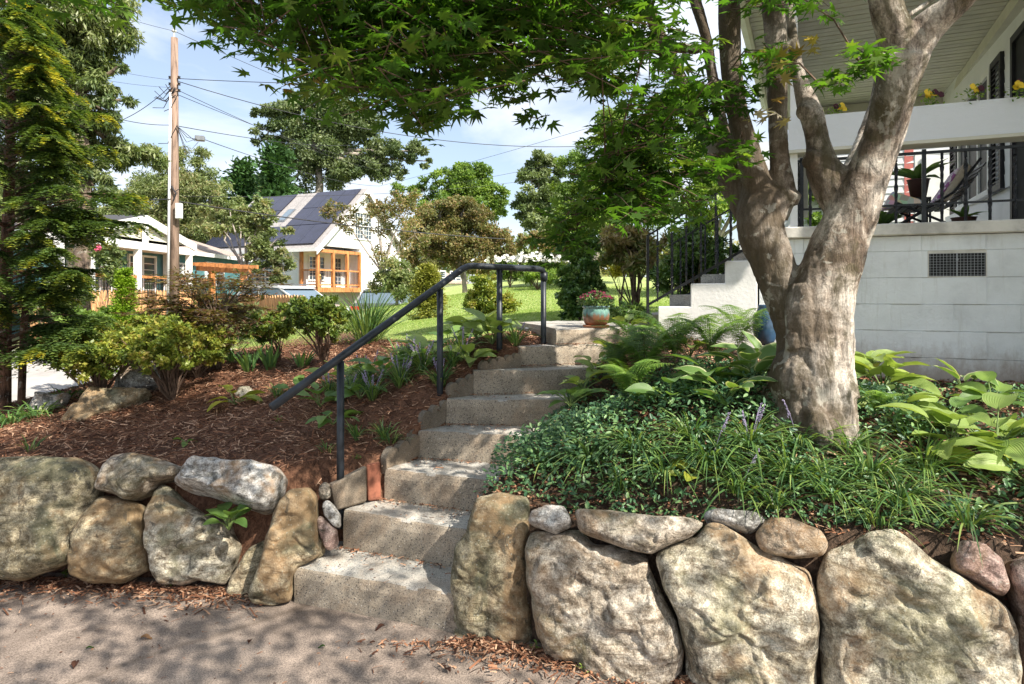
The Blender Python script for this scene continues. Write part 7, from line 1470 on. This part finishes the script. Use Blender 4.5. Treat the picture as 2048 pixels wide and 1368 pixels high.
for k, (px, py, s_, mt, lab) in enumerate([(293, 1276, .05, 'lf_maple_red', 'pale curled fallen leaf on the driveway centre left'), (500, 1283, .04, 'chip', 'dark curled dead leaf on the driveway'), (643, 1294, .03, 'lf_maple', 'small green fallen leaf on the driveway'), (150, 1330, .05, 'chip', 'long dark leaf at the lower left of the driveway'), (180, 1296, .03, 'lf_maple', 'tiny dark green leaf at the left of the driveway'), (895, 1340, .045, 'chip', 'dark dead leaf in front of the steps'), (760, 1256, .05, 'chip', 'brown leaf lying at the foot of the lowest step')]):
    q = GP(px, py, .012); mb = MB(); a_ = k*1.7; V = []
    for i in range(7):
        u = i/6; w_ = .28*math.sin(math.pi*min(.98, u+.06))
        for v in (-1, 0, 1): X_ = (u-.5)*s_; Y_ = v*w_*s_; V.append((q.x+X_*math.cos(a_)-Y_*math.sin(a_), q.y+X_*math.sin(a_)+Y_*math.cos(a_), q.z+.15*s_*abs(v)+.12*s_*math.sin(u*5)))
    mb.add(V, [(i*3+j, i*3+3+j, i*3+4+j, i*3+1+j) for i in range(6) for j in range(2)]); tag(mb.build('fallen_leaf', M[mt], loc=q), lab, 'leaf')
# little weeds
for k, (px, py, lab) in enumerate([(130, 1150, 'tiny weed at the foot of the left boulders'), (345, 1170, 'tiny weed below the pointed tan boulder'), (1073, 1300, 'tiny bright weed between upright and lichened boulders'), (1170, 1340, 'tiny weed at the lichened boulder foot'), (715, 920, 'small green weed at the first railing post'), (560, 845, 'seedling on the mulch below the handrail end')]):
    q = hit(px, py) if py < 1000 else GP(px, py, .01); rg = np.random.default_rng(500+k); n = 16; me = cloud_mesh('weed', LEAF6[0], LEAF6[1], np.array(q)+rg.normal(0, 1, (n, 3))*[.014, .012, .008]+[0, 0, .016], frames(rg.normal(0, .4, (n, 3))+[0, 0, 1], rg.random(n)*6.3), .022, origin=q); tag(link('weed', me, M['lf_fresh'], None, Vector(q)), lab, 'weed')
# lawn blades, denser near
def blades_on(name, label, n, xr, yr, cond, h, seed, mat='lf_grass', w_=.0035):
    x, y, z, r_ = on_ground(n, xr, yr, cond, seed); n = len(x); sc_ = np.clip(y/7, .8, 3.2); dv = np.stack([r_.normal(0, .35, n), r_.normal(0, .35, n), np.ones(n)], 1); me = strips(name, np.stack([x, y, z-.004], 1), dv, r_.normal(0, 1, (n, 3)), r_.uniform(.5, 1.2, n)*h*sc_**.35, w_*sc_, .5, seg=2); tag(stuff(link(name, me, M[mat])), label, 'grass')
vis = lambda x, y: lawnmask(x, y) & (x < .36*y+.3) & (x > -.26*y-.2)
blades_on('lawn_grass', 'short sunlit grass of the near lawn', 130000, (-3, 4), (5, 10), vis, .045, 601); blades_on('lawn_grass', 'short sunlit grass on the far lawn slope', 120000, (-7, 8), (10, 24), vis, .055, 602, w_=.005)
blades_on('verge_grass', 'rough grass and weeds between the road and picket fence', 50000, (-10, 1), (6, 14), lambda x, y: ~lawnmask(x, y) & (np.array([not a for a in inpoly(x, y, [(-60, 6.6), (-4.9, 7.2), (-3.6, 9), (-4.6, 11.5), (-9, 12.6), (-60, 13)])])) & (y > 6.4), .10, 603, w_=.006)
# potted plants on the porch
def potplant(label, c, leafs, ln, seed, mat, potc):
    t = thing('potted_plant', label, 'potted plant', c); mb = MB(); mb.lathe([(0, 0), (.07, 0), (.10, .18), (.11, .19), (.095, .19), (.09, .16), (0, .16)], c, 18); mb.build('pot', potc, t, smooth=True); rg = np.random.default_rng(seed)
    for k in range(leafs):
        a = k*2.4; el = rg.uniform(.5, 1.6); dl = Vector((math.cos(a), math.sin(a), el)).normalized(); y = Vector((0, 0, 1)).cross(dl).normalized(); z = dl.cross(y); e = c+Vector((0, 0, .17)); s_ = ln*rg.uniform(.7, 1.1)
        inst('leaf', HLF[mat][k % 3], t, None, mat4=Matrix.Translation(e) @ Matrix((dl, y, z)).transposed().to_4x4() @ Matrix.Diagonal((s_, s_*.5, s_, 1)))
tpot = simple('plant_pot', (.07, .03, .025), .5)
potplant('tall spiky leaved potted plant on the porch behind the chair', H(.82, 2.0, 2.58), 10, .36, 1, 'hosta', tpot); potplant('bushy green potted plant on the porch left of the chair', H(1.12, 2.1, 2.13), 22, .30, 2, 'hosta', tpot)
potplant('small potted plant on the porch right of the chair', H(.5, 1.6, 2.13), 10, .2, 3, 'hosta', tpot)
st_ = thing('plant_stand', 'dark plant stand on the porch under the spiky plant', 'stand', H(.82, 2.0, 2.13)); mb = MB(); hbox(mb, .72, .92, 1.9, 2.1, 2.55, 2.575); mb.build('top', M['iron'], st_)
for a, b in ((.73, 1.91), (.91, 1.91), (.73, 2.09), (.91, 2.09)): mb = MB(); mb.bar(H(a, b, 2.13), H(a, b, 2.55), .015); mb.build('leg', M['iron'], st_)

# crumbs caught in the back corners of the treads
r_ = np.random.default_rng(700); loc = []
for kk in range(0, 7):
    l, r, zz = SC3[kk]; l2, r2_, z2 = SC3[kk+1]
    for q in range(150):
        f = r_.random()**1.6; p = l2+(r2_-l2)*f; e_ = (r2_-l2).normalized(); bk_ = Vector((-e_.y, e_.x, 0)); p = p-bk_*(.012+r_.gamma(1, .02)); loc.append((p.x, p.y, zz+.014))
    for q in range(40): f = r_.random(); g_ = r_.random(); a_ = l.lerp(l2, g_); b_ = r.lerp(r2_, g_); p = a_.lerp(b_, f*.9+.05); loc.append((p.x, p.y, zz+.012))
loc = np.array(loc); n = len(loc); a_ = r_.random(n)*6.3
me = cloud_mesh('step_litter', chT[0], chT[1], loc, frames_xy(np.stack([np.cos(a_), np.sin(a_), 0*a_], 1), r_.normal(0, .3, (n, 3))+[0, 0, 1]), np.stack([r_.gamma(1.6, .008, n)+.004, r_.uniform(.002, .008, n), r_.uniform(.002, .006, n)], 1)); tag(stuff(link('step_litter', me, M['chip'])), 'bark crumbs and dry bits lying on the step treads', 'debris')
